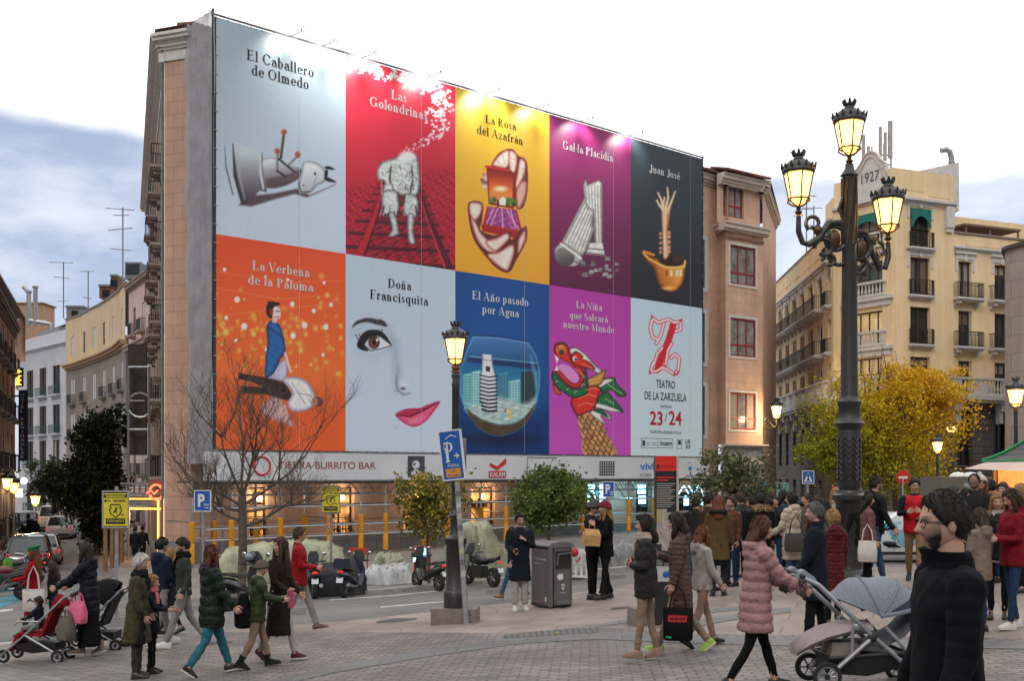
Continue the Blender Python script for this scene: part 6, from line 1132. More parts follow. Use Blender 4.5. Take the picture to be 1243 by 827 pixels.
# ------------------------------------------------------------------ twin litter bin
g=at(671,20.3);o=thing('litter_bin','large grey brown compacting litter bin on the plaza slabs','litter bin',g);rot=Matrix.Rotation(R(27),3,'Z');m_bin,m_bing=M('bin_taupe',(.115,.095,.105),.4,.1,3),M('bin_grey',(.16,.16,.165),.35,.15,4,metal=.5)
Pb=lambda x,y,z:g+rot@Vector((x,y,z));bx_=lambda mb,x0,x1,y0,y1,z0,z1,m:mb.hexa([Pb(x0,y0,z0),Pb(x1,y0,z0),Pb(x1,y1,z0),Pb(x0,y1,z0),Pb(x0,y0,z1),Pb(x1,y0,z1),Pb(x1,y1,z1),Pb(x0,y1,z1)],m)
g=g+Vector((-.13,.1,0));mb=MB();bx_(mb,-.05,.36,-.32,.32,.03,1.1,m_sblk);bx_(mb,-.04,.35,-.3,.3,0,.03,m_sblk);mb.build('body',o,smooth=0)
mb=MB();rings=[]
for y in(-.36,.36):rings.append([Pb(x,y,z)for x,z in((-.1,1.1),(.4,1.1),(.41,1.13),(.34,1.18),(.12,1.21),(-.08,1.18),(-.11,1.13))])
mb.loft(rings,m_bing);mb.build('hood',o,smooth=40)
mb=MB();bx_(mb,-.02,.35,-.345,-.321,.05,1.09,m_bin);dr=mb.build('front_door',o,smooth=0);mb=MB();bx_(mb,.02,.32,-.36,-.346,.72,1.04,m_sblk);mb.build('slot',dr,smooth=0);mb=MB();mb.tube([Pb(.03,-.38,.78),Pb(.05,-.4,.98),Pb(.3,-.4,1.0),Pb(.32,-.37,.92)],.018,m_bing,6);mb.tube([Pb(.0,-.355,.06),Pb(.0,-.355,1.08)],.012,m_bing,5);mb.tube([Pb(.345,-.355,.06),Pb(.345,-.355,1.08)],.012,m_bing,5);bx_(mb,.03,.32,-.37,-.347,.07,.15,m_bing);mb.build('handle',dr)
mb=MB();bx_(mb,.07,.17,-.352,-.346,.52,.62,m_swhite);bx_(mb,.05,.1,-.353,-.347,.55,.6,m_swhite);P_b=lambda a,z,n:Pb(a,-.347-n,z);mb.poly([P_b(a,z,.004)for a,z in((.14,.44),(.2,.44),(.2,.36),(.17,.33),(.14,.36))],m_swhite);mb.poly([P_b(a,z,.006)for a,z in((.155,.42),(.185,.42),(.185,.37),(.17,.355),(.155,.37))],m_bin);sans(mb,'MADRID',P_b,.11,.24,.27,.29,.004,m_swhite);mb.build('badge',dr,smooth=0)
mb=MB();bx_(mb,-.1,-.055,-.3,.36,.05,1.06,m_bin);sp=mb.build('side_panel',o,smooth=0);P_c=lambda a,z,n:Pb(-.1-n,.33-a,z);mb=MB();sans(mb,'Tu basura hablan.',P_c,.1,.56,.86,.9,.004,m_swhite);sans(mb,'Recicla',P_c,.1,.3,.78,.81,.004,m_swhite);mb.poly([P_c(a,z,.004)for a,z in((.5,.2),(.55,.2),(.55,.13),(.525,.11),(.5,.13))],m_swhite);mb.poly([P_c(a,z,.004)for a,z in((.26,.09),(.34,.09),(.34,.075),(.26,.075))],m_gr);mb.build('badge',sp,smooth=0)
mb=MB();bx_(mb,-.12,-.08,-.3,.34,.0,.05,m_sblk);bx_(mb,-.115,-.05,-.36,-.302,.03,1.1,m_bing);mb.build('plinth',o,smooth=0)
# ------------------------------------------------------------------ barriers, works
def barrier(px0,px1,D,label,cols):
 a,b=at(px0,D),at(px1,D-.3);f=FR((a.x,a.y),(b.x,b.y));z=min(a.z,b.z);o=thing('barrier',label,'barrier',f.P(f.w/2,z));mb=MB();f.fbox(mb,0,f.w,z+.05,z+.12,-.06,0,cols[0]);f.fbox(mb,0,f.w,z+.86,z+1.0,-.06,0,cols[0]);k=max(3,int(f.w/.22))
 for i in range(k+1):x=f.w*i/k;f.fbox(mb,max(0,x-.035),min(f.w,x+.035),z+.12,z+.86,-.05,-.01,cols[0])
 for x in(.15,f.w-.25):f.fbox(mb,x,x+.1,z,z+.05,-.3,.24,cols[1])
 mb.build('rail_panel',o,smooth=0);mb=MB();f.fbox(mb,f.w*.25,f.w*.75,z+.5,z+.84,.002,.02,cols[2]);mb.poly([f.P(f.w*u,z+v,.025)for u,v in((.34,.7),(.46,.58),(.66,.8),(.66,.7),(.46,.53),(.34,.62))],m_gr);mb.build('plate',o,smooth=0)
m_rb=M('barrier_red',(.5,.05,.03),.5,.1);barrier(424,446,42,'red plastic works barrier behind the scooters',(m_rb,m_sblk,m_swhite));barrier(502,522,42,'red works barrier lit blue behind the black scooter',(m_rb,m_sblk,m_swhite));barrier(692,712,37,'white works barrier with a red tick right of the litter bin',(m_swhite,m_sblk,m_swhite))
o=thing('warning_lamp','blue lit flashing works lamp on the red barrier','lamp',at(512,41.5,676));mb=MB();mb.box(at(512,41.6,671),(.5,.1,.3),M('blue_flash',(.2,.5,1),.4,0,emit=(.2,.5,1),es=2.4));mb.box(at(507,41.7,680),(.35,.1,.16),M('white_flash',(.8,.8,1),.4,0,emit=(.7,.75,1),es=1.2));mb.build('lens',o,smooth=0);mb=MB();mb.box(at(511,41.75,677),(.7,.12,.36),m_sblk);mb.build('case',o,smooth=0)
o=thing('works_bag','red ball shaped bag on the works barrier behind the bin','bag',at(697,36.5,672));mb=MB();mb.ball(at(697.5,36.5,671),(.13,.13,.16),M('red_bag',(.35,.02,.035),.5,.15),12,9);mb.build('bag',o)
def pile(name,label,pxs,D,w_,prof,m):
 o=thing(name,label,'covered pile',at((pxs[0]+pxs[-1])/2,D));rings=[];n=72;W2=26;ph=[nr.uniform(0,6.28)for _ in range(9)]
 for i in range(n+1):
  t=i/n;px=pxs[0]+(pxs[-1]-pxs[0])*t;top=np.interp(t,[p_[0]for p_ in prof],[p_[1]for p_ in prof]);base=at(px,D);r_=[]
  for j in range(W2+1):
   s_=j/W2;y=(s_-.5)*2;hgt=max(0,1-abs(y)**6)*top;fold=(.11*(1-abs(math.sin(t*11+s_*4+ph[0]+.8*math.sin(s_*5))))**3+.09*(1-abs(math.sin(t*19-s_*7+ph[1])))**4+.07*(1-abs(math.sin(t*31+s_*13+ph[2])))**5-.05+.03*math.sin(t*9+s_*6+ph[4]))*min(1,top*1.6)*(1 if 0<j<W2 else .3)
   r_.append(Vector((base.x+fold*.8,D+y*w_*(.5+.12*math.sin(t*9+ph[3]))+fold,base.z+max(0,hgt+fold*.7)-(.03 if j in(0,W2)else 0))))
  rings.append(r_)
 mb=MB();vs=[p_ for r_ in rings for p_ in r_];K=W2+1;mb.add(vs,[(i*K+j,i*K+j+1,(i+1)*K+j+1,(i+1)*K+j)for i in range(n)for j in range(W2)],m);mb.poly(rings[0],m);mb.poly(rings[-1],m);mb.build('sheet',o,smooth=60);return o
m_net2=M('pale_green_netting',(.29,.31,.205),.35,.35,2.2,.7,26);m_poly=M('milky_plastic_sheet',(.45,.46,.47),.3,.2,4,.4,14)
pile('rubble_pile','long rubble pile under pale green netting behind the red jacket man',(262,432),40,2.0,((0,.5),(.1,1.25),(.35,1.35),(.6,1.45),(.8,1.35),(1,.2)),m_net2)
pile('rubble_pile','low rubble pile under milky plastic sheeting between the scooters',(440,502),38,1.6,((0,.3),(.15,.55),(.6,.6),(.9,.55),(1,.2)),m_poly);pile('rubble_pile','small netting covered heap on top of the low plastic pile',(446,492),39.2,1.2,((0,.3),(.3,.95),(.8,.85),(1,.3)),m_net2)
pile('rubble_pile','tall rubble pile under pale green netting behind the slim lamp',(540,622),40,2.2,((0,.9),(.1,1.75),(.35,1.9),(.62,1.9),(1,.15)),m_net2)
pile('rubble_pile','grey plastic covered materials under the stairs behind the couple',(716,790),42,2,((0,.3),(.2,.7),(.5,1.0),(.8,.7),(1,.3)),M('grey_plastic_sheet',(.2,.2,.205),.35,.3,3,.4,14))
# ------------------------------------------------------------------ trees
m_leaf=M_attr('leaves',.6,.25,trans=.3);m_bark=M('bark',(.095,.075,.06),.9,.35,7,.8,30)
def crown(par,c,rad,nclump,per,size,pal,seed,shell=.55,squash=1.,name='crown',mask=None):
 r=np.random.default_rng(seed);d=r.normal(size=(nclump,3));d/=np.linalg.norm(d,axis=1)[:,None];rr=r.uniform(0,1,nclump)**shell;lump=1+.22*np.sin(d[:,0]*4+seed)+.18*np.sin(d[:,2]*5+seed*2)+.15*np.sin(d[:,1]*6+seed)
 cc=np.array(c)+d*rr[:,None]*lump[:,None]*np.array(rad)
 if mask is not None:cc=cc[mask(cc)]
 n=len(cc)*per;base=np.repeat(cc,per,0);cr_=np.repeat(r.uniform(.55,1.35,len(cc)),per);p=base+r.normal(size=(n,3))*np.array(rad)*.115*cr_[:,None]*np.array((1,1,squash))
 a=r.normal(size=(n,3));a/=np.linalg.norm(a,axis=1)[:,None];b=np.cross(a,r.normal(size=(n,3)));b/=np.linalg.norm(b,axis=1)[:,None];s_=size*r.uniform(.6,1.35,n)[:,None]
 v=np.stack([p-a*s_,p+b*s_*.55+a*s_*.1,p+a*s_,p-b*s_*.55+a*s_*.1],1).reshape(-1,3);cl=pal(p,np.repeat(r.uniform(0,1,len(cc)),per),r)
 me=bpy.data.meshes.new(name);o3=np.array(par.location);me.vertices.add(4*n);me.vertices.foreach_set('co',(v-o3).ravel());me.loops.add(4*n);me.loops.foreach_set('vertex_index',np.arange(4*n,dtype=np.int32));me.polygons.add(n);me.polygons.foreach_set('loop_start',np.arange(0,4*n,4,dtype=np.int32));me.update(calc_edges=True);ca=me.color_attributes.new('Col','FLOAT_COLOR','POINT');col=np.ones((4*n,4));col[:,:3]=np.repeat(np.clip(cl,.003,1),4,0);ca.data.foreach_set('color',col.ravel());me.materials.append(m_leaf);o=bpy.data.objects.new(name,me);COL.objects.link(o);o.parent=par;return o
def mixpal(*cols):
 C=np.array(cols)
 def f(p,t,r):i=np.clip((t*len(C)+r.normal(0,.45,len(t))),0,len(C)-1).astype(int);return C[i]*r.uniform(.7,1.3,len(t))[:,None]
 return f
def limbs(mb,base,top,r0,crown_c,crown_r,n,seed):
 r=random.Random(seed);mid=base+(top-base)*.5+Vector((r.uniform(-.06,.06),0,0));mb.tube([base,base+Vector((0,0,.15)),mid,top],[r0*1.5,r0*1.1,r0*.9,r0*.7],m_bark,8)
 for i in range(n):
  a=2*PI*i/n+r.uniform(-.4,.4);e=Vector(crown_c)+Vector((math.cos(a)*crown_r[0]*r.uniform(.4,.85),math.sin(a)*crown_r[1]*r.uniform(.4,.85),crown_r[2]*r.uniform(-.4,.7)));m_=top+(e-top)*.5+Vector((0,0,.15));s0=base+(top-base)*r.uniform(.75,1);mb.tube([s0,m_,e],[r0*.55,r0*.35,r0*.12],m_bark,6)
  for k in range(3):e2=e+Vector((r.uniform(-.4,.4)*crown_r[0],r.uniform(-.4,.4)*crown_r[1],r.uniform(-.2,.5)*crown_r[2]));mb.tube([m_+(e-m_)*.4,e2],[r0*.22,r0*.06],m_bark,4)
def tree(name,label,px,D,py_c,rad,pal,seed,nclump,per,size,r0=.09,shell=.5,cx_off=0,mask=None,group=None):
 g=at(px,D);c_=at(px+cx_off,D,py_c);o=thing(name,label,'tree',g,group);mb=MB();limbs(mb,g,Vector((g.x+(c_.x-g.x)*.5,D,c_.z-rad[2]*.45)),r0,c_,rad,7,seed);mb.build('trunk',o);crown(o,c_,rad,nclump,per,size,pal,seed,shell,mask=mask);return o
tree('street_tree','small street tree with thin green and yellow leaves behind the black scooter',521,36.5,612,(1.15,1.05,1.25),mixpal((.12,.12,.02),(.20,.17,.03),(.30,.22,.03),(.08,.10,.02),(.34,.27,.05)),3,190,20,.075,.05,.55,-4)
tree('round_tree','round clipped green tree behind the navy coated man and the bin',667,39,603,(1.18,1.18,1.22),mixpal((.08,.13,.03),(.12,.17,.04),(.05,.085,.022),(.18,.21,.06),(.10,.15,.03)),4,300,30,.07,.07,.4)
tree('street_tree','green leafy street tree in front of the white shop front',893,43,583,(1.5,1.4,1.15),mixpal((.07,.09,.035),(.10,.12,.05),(.04,.06,.025),(.2,.2,.09)),5,150,24,.085,.06,.5)
def gk(p,t,r):f=np.clip(.36+(p[:,0]-at(1075,58).x)/6.5+(p[:,2]-1.2)/7+r.normal(0,.2,len(t)),0,1)[:,None];lo_=np.array((.23,.24,.018));hi=np.array((.58,.34,.014));md=np.array((.50,.36,.015));return np.where(f<.5,lo_+(md-lo_)*f*2,md+(hi-md)*(f*2-1))*r.uniform(.7,1.45,len(t))[:,None]
o=tree('ginkgo_tree','golden autumn tree behind the triple street lamp',1089,58,528,(3.7,3.0,3.1),gk,6,420,72,.085,.16,.45,-12)
crown(o,at(1112,58,470),(2.3,2.0,1.6),140,62,.085,gk,16,.5);crown(o,at(1038,58,530),(2.2,2.0,2.4),150,62,.085,gk,27,.5);crown(o,at(1010,58,548),(1.6,1.8,1.2),100,62,.085,gk,17,.5)
mb=MB()
for i in range(16):q=at(1068+rng.uniform(-30,60),58,470);mb.tube([q-Vector((0,0,1)),q+Vector((rng.uniform(-.7,.7),0,rng.uniform(.8,2.4)))],[.03,.008],m_bark,4)
mb.build('bare_twig',o)
dkp=mixpal((.012,.022,.010),(.02,.034,.014),(.008,.014,.008),(.028,.042,.018))
o=tree('evergreen_tree','large dark evergreen in the side street left of the scaffold tower',118,62,578,(1.9,1.7,2.5),dkp,8,300,34,.12,.16,.45,0);crown(o,at(136,62,520),(1.1,1.2,1.2),70,32,.12,dkp,18,.45);crown(o,at(124,62,640),(1.4,1.5,1.6),120,32,.12,dkp,9,.45);crown(o,at(96,62,590),(1.5,1.5,1.6),90,30,.12,dkp,10,.45)
tree('evergreen_tree','smaller dark tree behind the lamps at the end of the side street',64,88,584,(1.9,2,2.0),mixpal((.03,.04,.015),(.05,.055,.02),(.02,.03,.012)),12,130,26,.14,.14)
for px,lab in((33,'left dark conifer shrub behind the parked cars'),(40,'right dark conifer shrub behind the parked cars')):
 g=at(px,68);o=thing('conifer_shrub',lab,'shrub',g);mb=MB();mb.tube([g,g+Vector((0,0,1.2))],.05,m_bark,5);mb.build('trunk',o);crown(o,g+Vector((0,0,.9)),(.55,.5,.95),60,30,.09,dkp,px,.5)
g=at(293,33.5);o=thing('bare_tree','leafless street tree with fine twigs before the orange poster','tree',g);mb=MB();tw=MB();r0=random.Random(21)
def branch(mb,p,d,L,r,depth):
 pts=[p];n=4;dd=d.copy()
 for i in range(n):dd=(dd+Vector((r0.uniform(-.2,.2),r0.uniform(-.2,.2),r0.uniform(-.1,.26)))).normalized();pts.append(pts[-1]+dd*L/n)
 (mb if depth<2 else tw).tube(pts,[r*(1-.6*i/n)for i in range(n+1)],m_bark,7 if depth<2 else(5 if depth<3 else 3),cap=depth<2)
 if depth>=5:return
 k=(0,5,4,4,3)[depth]if depth else 0
 for i in range(k):
  t=r0.uniform(.3,1);j=min(n-1,int(t*n));q=pts[j]+(pts[j+1]-pts[j])*(t*n-j);side=Vector((r0.uniform(-1,1),r0.uniform(-.8,.8),r0.uniform(-.3,.75)));nd=(dd*.75+side*.8).normalized();branch(mb,q,nd,L*r0.uniform(.5,.78),max(.0045,r*.47),depth+1)
top=at(294,33.5,603);mb.tube([g,g+Vector((.0,0,.1)),g+(top-g)*.5+Vector((.03,0,0)),top],[.2,.145,.13,.12],m_bark,9)
for i,(dx,dz,L,hh)in enumerate(((-1,.35,1.8,.75),(1,.45,1.7,.7),(-.5,1,2.1,1),(.45,1,2.2,1),(0,1.2,2.1,1),(-1,.7,2.1,.9),(1.1,.6,2.4,.9),(.2,.8,1.7,.95),(-1.2,.2,1.5,.85),(1.2,.25,1.7,.85))):branch(mb,g+(top-g)*hh,Vector((dx,r0.uniform(-.5,.5),dz)).normalized(),L,.052,1)
mb.build('trunk',o);tw.build('twigs',o)
mb=MB();mb.col=(.3,.2,.03)
for i in range(420):
 px=rng.uniform(250,1000);py=interp(fark if i%3 else kerb,px)+rng.gauss(0,2.2)if i%5 else rng.uniform(735,800);q=ground_at(px,py);q.z+=.018+rng.uniform(0,.02);a=rng.uniform(0,6.28);s_=rng.uniform(.02,.045);u=Vector((math.cos(a),math.sin(a),rng.uniform(-.3,.3)))*s_;v_=Vector((-math.sin(a),math.cos(a),rng.uniform(-.3,.3)))*s_*.6;mb.col=rng.choice(((.35,.23,.03),(.25,.14,.03),(.16,.09,.03),(.3,.27,.05)));mb.poly([q-u,q+v_,q+u,q-v_],m_leaf)
tag(mb.build('fallen_leaves',smooth=0),kind='stuff')
# ------------------------------------------------------------------ market stall
kx,ky=12.95,27.0;kg=-2.75;o=thing('market_stall','lit wooden market stall with a dark curved roof and green trim','market stall',(kx+2,ky+1,kg));m_wd=M('stall_wood',(.24,.12,.05),.7,.3,5);m_wdl=M('stall_light_wood',(.42,.24,.10),.6,.25,4)
mb=MB()
for x0,x1,y0,y1 in((kx,kx+.2,ky,ky+.2),(kx+4.2,kx+4.4,ky,ky+.2),(kx,kx+.12,ky+2.9,ky+3),(kx+4.2,kx+4.4,ky+2.9,ky+3)):mb.box(((x0+x1)/2,(y0+y1)/2,-1.25),(x1-x0,y1-y0,3.1),m_wd)
mb.box((kx+2.2,ky+.1,-2.2),(4,.12,1.1),m_wd);mb.box((kx+.06,ky+1.5,-2.2),(.1,2.6,1.1),m_wd);mb.build('frame',o,smooth=0)
mb=MB();mb.box((kx+2.2,ky+2.9,-1.2),(4.2,.06,3.0),m_wdl);mb.build('back_wall',o,smooth=0);mb=MB();mb.box((kx+2.2,ky+.1,-1.6),(4.3,.7,.06),m_wdl);mb.build('counter',o,smooth=0)
rings=[];n=10;hw=2.35
for i in range(n+1):
 t=i/n;k=1-t*.93;z=.30+2.1*(t**1.7*.75+.25*t);cx_=kx+2.2;cy_=ky+1.5;rings.append([Vector((cx_+sx*hw*k,cy_+sy*1.75*k,z))for sx,sy in((-1,-1),(1,-1),(1,1),(-1,1))])
mb=MB();mb.loft(rings,M_brick('stall_shingle',(.045,.047,.055),(.075,.077,.085),(.02,.02,.022),.28,.14,.02,var=.3,vert=(1,.2)),cap=True);mb.build('roof',o,smooth=0);mb=MB();m_gt=M('green_trim',(.02,.22,.08),.5,.2)
for c_ in range(4):mb.tube([r_[c_]+Vector((0,0,.03))for r_ in rings],.055,m_gt,6)
mb.tube(rings[0]+[rings[0][0]],.05,m_gt,6);mb.build('ridge_trim',o)
mb=MB();mb.poly([Vector((kx-.15,ky-.25,.28)),Vector((kx+4.5,ky-.25,.28)),Vector((kx+4.5,ky-1.3,.02)),Vector((kx-.75,ky-1.3,.02))],M('awning_canvas',(.50,.38,.34),.8,.15));mb.poly([Vector((kx-.15,ky-.25,.28)),Vector((kx-.15,ky+3,.28)),Vector((kx-.75,ky+3,.1)),Vector((kx-.75,ky-1.3,.02))],M('awning_canvas'));mb.build('awning',o,smooth=0)
ld=bpy.data.lights.new('stall','POINT');lo_=bpy.data.objects.new('stall_glow',ld);COL.objects.link(lo_);lo_.location=(kx+1.9,ky+.9,-.05);ld.energy=520;ld.color=(1,.62,.25);ld.shadow_soft_size=.15
mb=MB();mb.ball((kx+1.9,ky+1.2,.1),.12,m_pane,10,6);mb.build('bulb',o)
t=thing('hanging_cloth','red patterned cloth hanging in the market stall opening','cloth',(kx+.9,ky+.3,-.6));mb=MB();f=FR((kx+.35,ky+.28),(kx+1.5,ky+.28));mb.loft([[f.P(a,z,n_)for a,z in((0,.1),(1.1,.2),(1.12,-.2),(.75,-.5),(.3,-.42),(.08,-.2))]for n_ in(0,.03)],M('red_cloth',(.5,.03,.02),.8,.1));tb=mb.build('cloth',t,smooth=0);mb=MB()
for i in range(26):a,z=nr.uniform(.12,1.0),nr.uniform(-.38,.08);mb.ring(f.P(a,z,.036),.035,.008,M('cloth_print',(.6,.5,.4),.8,0),'y',7,3)
mb.build('pattern',tb,smooth=0)
for i in range(9):
 t=thing('soft_toy' if i%2 else 'gift_box',('small round coloured toy on the stall counter' if i%2 else 'small boxed gift on the stall counter'),'stall goods',(kx+.5+i*.42,ky+.15,-1.57),'goods on the stall counter');mb=MB();c_=Vector((kx+.5+i*.42,ky+.15,-1.57));m_=M('goods_%d'%(i%4),((.5,.1,.08),(.5,.4,.12),(.2,.3,.15),(.45,.35,.3))[i%4],.7)
 if i%2:mb.ball(c_+Vector((0,0,.12)),(.1,.09,.12),m_,10,7);mb.ball(c_+Vector((0,-.02,.28)),.075,m_,10,7);mb.ball(c_+Vector((-.06,0,.34)),.025,m_,6,5);mb.ball(c_+Vector((.06,0,.34)),.025,m_,6,5)
 else:mb.box(c_+Vector((0,0,.11)),(.2,.16,.22),m_,top=.96);mb.tube([c_+Vector((0,-.083,.0)),c_+Vector((0,-.083,.225)),c_+Vector((0,.08,.225))],.012,m_swhite,4)
 mb.build('body',t)
o=thing('service_van','dark beige service van with white roof lights behind the crowd','van',at(1150,38));mb=MB();a_,b_=at(1142,38,580),at(1206,38,580);zt2=at(1150,38,579).z;gz=G(a_.x,38);mb.box(((a_.x+b_.x)/2,39,(zt2+gz+.5)/2),(b_.x-a_.x,2,zt2-gz-.5),M('olive_van',(.13,.115,.085),.45,.1),top=.97);mb.build('body',o,smooth=0);mb=MB()
for px in(1163,1178):mb.ball(at(px,38.4,579),(.3,.25,.16),m_swhite,12,6)
mb.build('roof_vent',o);mb=MB();sans(mb,'MADRID',lambda a,z,n:Vector((a,38-n,z)),at(1170,38).x,at(1182,38).x,zt2-.36,zt2-.22,.05,m_swhite);mb.build('lettering',o,smooth=0);mb=MB()
for px in(1150,1196):mb.lathe([(.1,0),(.33,.02),(.33,.2),(.1,.22)],at(px,38.1)+Vector((0,0,.33)),m_sblk,16,rot=Matrix.Rotation(R(90),3,'X'))
mb.build('wheel',o)
# ------------------------------------------------------------------ vehicles
m_tyre,m_rim=M('tyre_rubber',(.018,.018,.018),.8,.2,9),M('alloy_rim',(.25,.25,.26),.35,.2,6,metal=.7);m_red=M('tail_red',(.4,.012,.012),.25,0,emit=(1,.05,.03),es=.35);m_plate=M('number_plate',(.55,.57,.6),.5,.05);m_chr=M('chrome',(.5,.5,.5),.18,.1,5,metal=1)
def wheel(par,c,r,w,axis='x',name='wheel'):
 mb=MB();rt=Matrix.Rotation(R(90),3,'Y');mb.lathe([(r*.62,-w/2),(r*.9,-w/2),(r,-w*.3),(r,w*.3),(r*.9,w/2),(r*.62,w/2)],c,m_tyre,20,rot=rt);o=mb.build(name,par,smooth=40);mb=MB();mb.lathe([(r*.03,-w*.42),(r*.6,-w*.36),(r*.62,-w*.3),(r*.62,w*.3),(r*.6,w*.36),(r*.03,w*.42)],c,m_sblk,18,rot=rt)
 for i in range(5):
  a=2*PI*i/5
  for s_ in(-1,1):mb.tube([Vector(c)+Vector((s_*w*.43,0,0)),Vector(c)+Vector((s_*w*.44,math.cos(a)*r*.58,math.sin(a)*r*.58))],r*.075,m_rim,5)
 mb.ring(c,r*.6,r*.045,m_rim,'x',20,5);mb.build('rim',o);return o
def place(o,loc,rz):o.location=loc;o.rotation_euler=(0,0,rz);return o
def car(name,label,cat,L,W,H,paint,belt,hood,tail=0.,group=None):
 t=thing(name,label,cat,(0,0,0),group);hl,hw=L/2,W/2;mb=MB();rings=[]
 for y,k,zb,zt in((-hl,.86,.42,belt-.12),(-hl+.1,.96,.28,belt-.02),(-hl+.35,1,.22,belt),(0,1,.2,belt),(hl-1.45,1,.22,belt-.02),(hl-.5,.97,.24,hood),(hl-.12,.88,.3,hood-.12),(hl,.72,.42,hood-.3)):
  w=hw*k;rings.append([Vector((x,y,z))for x,z in((-w*.9,zb),(-w,zb+.14),(-w,(zb+zt)/2),(-w*.95,zt-.05),(-w*.86,zt),(w*.86,zt),(w*.95,zt-.05),(w,(zb+zt)/2),(w,zb+.14),(w*.9,zb))])
 mb.loft(rings,paint);mb.build('body',t,smooth=50);mb=MB();y0,y1,y2,y3=-hl+.1+tail,-hl+.45+tail,hl-2.05,hl-1.25
 A=[Vector((x*hw,y,belt-.02))for x,y in((-.86,y0),(.86,y0),(.86,y3),(-.86,y3))];B=[Vector((x*hw,y,H-.06))for x,y in((-.7,y1),(.7,y1),(.7,y2),(-.7,y2))];mb.hexa(A+B,m_glass);mb.build('glasshouse',t,smooth=0)
 mb=MB();C_=[p+Vector((0,0,.0))for p in B];mb.loft([[p+(p-Vector((0,(y1+y2)/2,H)))*.02 for p in B],[Vector((p.x*.97,p.y,H-.01))for p in B],[Vector((p.x*.8,p.y*.96,H+.02))for p in B]],paint)
 for a,b in zip(A,B):mb.tube([a,b],.055,paint,5)
 for s_ in(-1,1):mb.tube([Vector((s_*hw*.865,(y0+y3)/2-.1,belt-.02)),Vector((s_*hw*.705,(y1+y2)/2,H-.06))],.05,m_sblk,5)
 mb.build('roof',t)
 for sx in(-1,1):
  for y in(-hl+.8,hl-.85):wheel(t,(sx*(hw-.12),y,.33),.33,.22)
  mb=MB();mb.hexa([Vector((sx*hw*x,y,z))for x,y,z in((.62,-hl-.015,belt-.34),(.93,-hl+.05,belt-.34),(.93,-hl+.2,belt-.34),(.62,-hl+.1,belt-.34),(.66,-hl-.015,belt-.1),(.92,-hl+.06,belt-.1),(.92,-hl+.2,belt-.1),(.66,-hl+.1,belt-.1))],m_red);mb.build('tail_light',t,smooth=0)
  mb=MB();mb.ball((sx*(hw+.08),hl-1.75,belt+.08),(.1,.07,.08),paint,8,6);mb.build('mirror',t)
  mb=MB();mb.ball((sx*hw*.68,hl-.12,hood-.16),(.16,.1,.09),m_plate,10,6);mb.build('headlight',t)
 mb=MB();mb.box((0,-hl-.02,belt-.42),(.52,.02,.12),m_plate);mb.build('number_plate',t,smooth=0);mb=MB();mb.box((0,-hl-.01,.36),(W*.8,.1,.14),m_sblk);mb.build('bumper',t,smooth=0);return t
m_blkp,m_silp,m_whip=M('black_paint',(.015,.016,.02),.2,.1,2,coat=.6),M('silver_paint',(.22,.21,.2),.25,.1,2,coat=.6,metal=.4),M('white_paint',(.55,.53,.50),.3,.08,2,coat=.4)
sd_=R(20)
place(car('parked_car','black estate car parked with a striped barrier behind it','car',4.4,1.84,1.62,m_blkp,1.0,.9),at(37,50),sd_)
place(car('parked_car','grey silver car parked ahead of the black car','car',4.4,1.8,1.5,m_silp,.95,.85),at(52,55),sd_)
place(car('parked_car','white hatchback standing in the side street','car',4.3,1.82,1.66,m_whip,1.02,.9),at(75,82),R(16))
vv=car('parked_van','cream van parked beyond the white hatchback','van',4.9,1.9,2.1,M('cream_paint',(.48,.40,.28),.35,.08,2),1.3,1.0);place(vv,at(62,94),R(20))
place(car('parked_car','dark car half hidden at the far end of the side street','car',4.3,1.8,1.5,M('dark_blue_paint',(.02,.03,.06),.3,.1),.95,.85),at(34,95),R(20))
a,b=at(11,42.5),at(31,42.5);f=FR((a.x,a.y),(b.x,b.y));o=thing('chevron_barrier','blue white and red chevron barrier behind the black car','barrier',f.P(f.w/2,a.z));z=at(20,42.5,687).z;mb=MB();f.fbox(mb,0,f.w,z,z+.34,-.04,0,m_swhite)
for x in(.06,f.w-.1):f.fbox(mb,x,x+.05,a.z-.05,z,-.05,-.01,m_sgrey)
mb.build('board',o,smooth=0);mb=MB()
for i in range(5):x=.04+i*f.w/5;c_=(m_sblue,m_gr)[i%2];mb.poly([f.P(x+u,z+v,.006)for u,v in((0,.02),(.1,.02),(.17,.17),(.1,.32),(0,.32),(.07,.17))],c_)
mb.build('chevrons',o,smooth=0);mb=MB();mb.ring(f.P(f.w*.5,z+.36,0),f.w*.52,.03,m_chr,'y',16,5,sy=.3);mb.build('hoop',o)
a,b=at(1046,43),at(1150,43);L=b.x-a.x+.6;o=thing('delivery_van','white van with a round light blue number logo on its side','van',(a.x+L/2,44,a.z));zg=a.z;mb=MB();Hh=1.9
rings=[[Vector((x,y,zg+z))for y,z in((43.05,.32),(43.0,.6),(43.0,1.2),(43.12,1.86*k),(43.3,1.92*k),(44.6,1.92*k),(44.85,1.8*k),(44.9,.6),(44.85,.32))]for x,k in((a.x-.35,.62),(a.x-.2,.64),(a.x+.65,.7),(a.x+1.4,1),(a.x+L,1),(a.x+L+.1,.96))]
mb.loft(rings,M('van_white',(.56,.59,.62),.3,.06,2,coat=.3));mb.build('body',o,smooth=40);mb=MB();P_v=lambda u,v,n:Vector((u,42.985-n,zg+v));xl=at(1086,43).x;m_cyl=M('logo_cyan',(.08,.40,.55),.45,0)
for s_,rr in(('3',.0),('0',.0)):pass
for r_ in(.36,.27,.18,.09):
 pts=[P_v(xl+.48+math.cos(R(t))*r_,1.0+math.sin(R(t))*r_,.012)for t in range(100,461,15)];mb.tube(pts,.02,m_cyl,4)
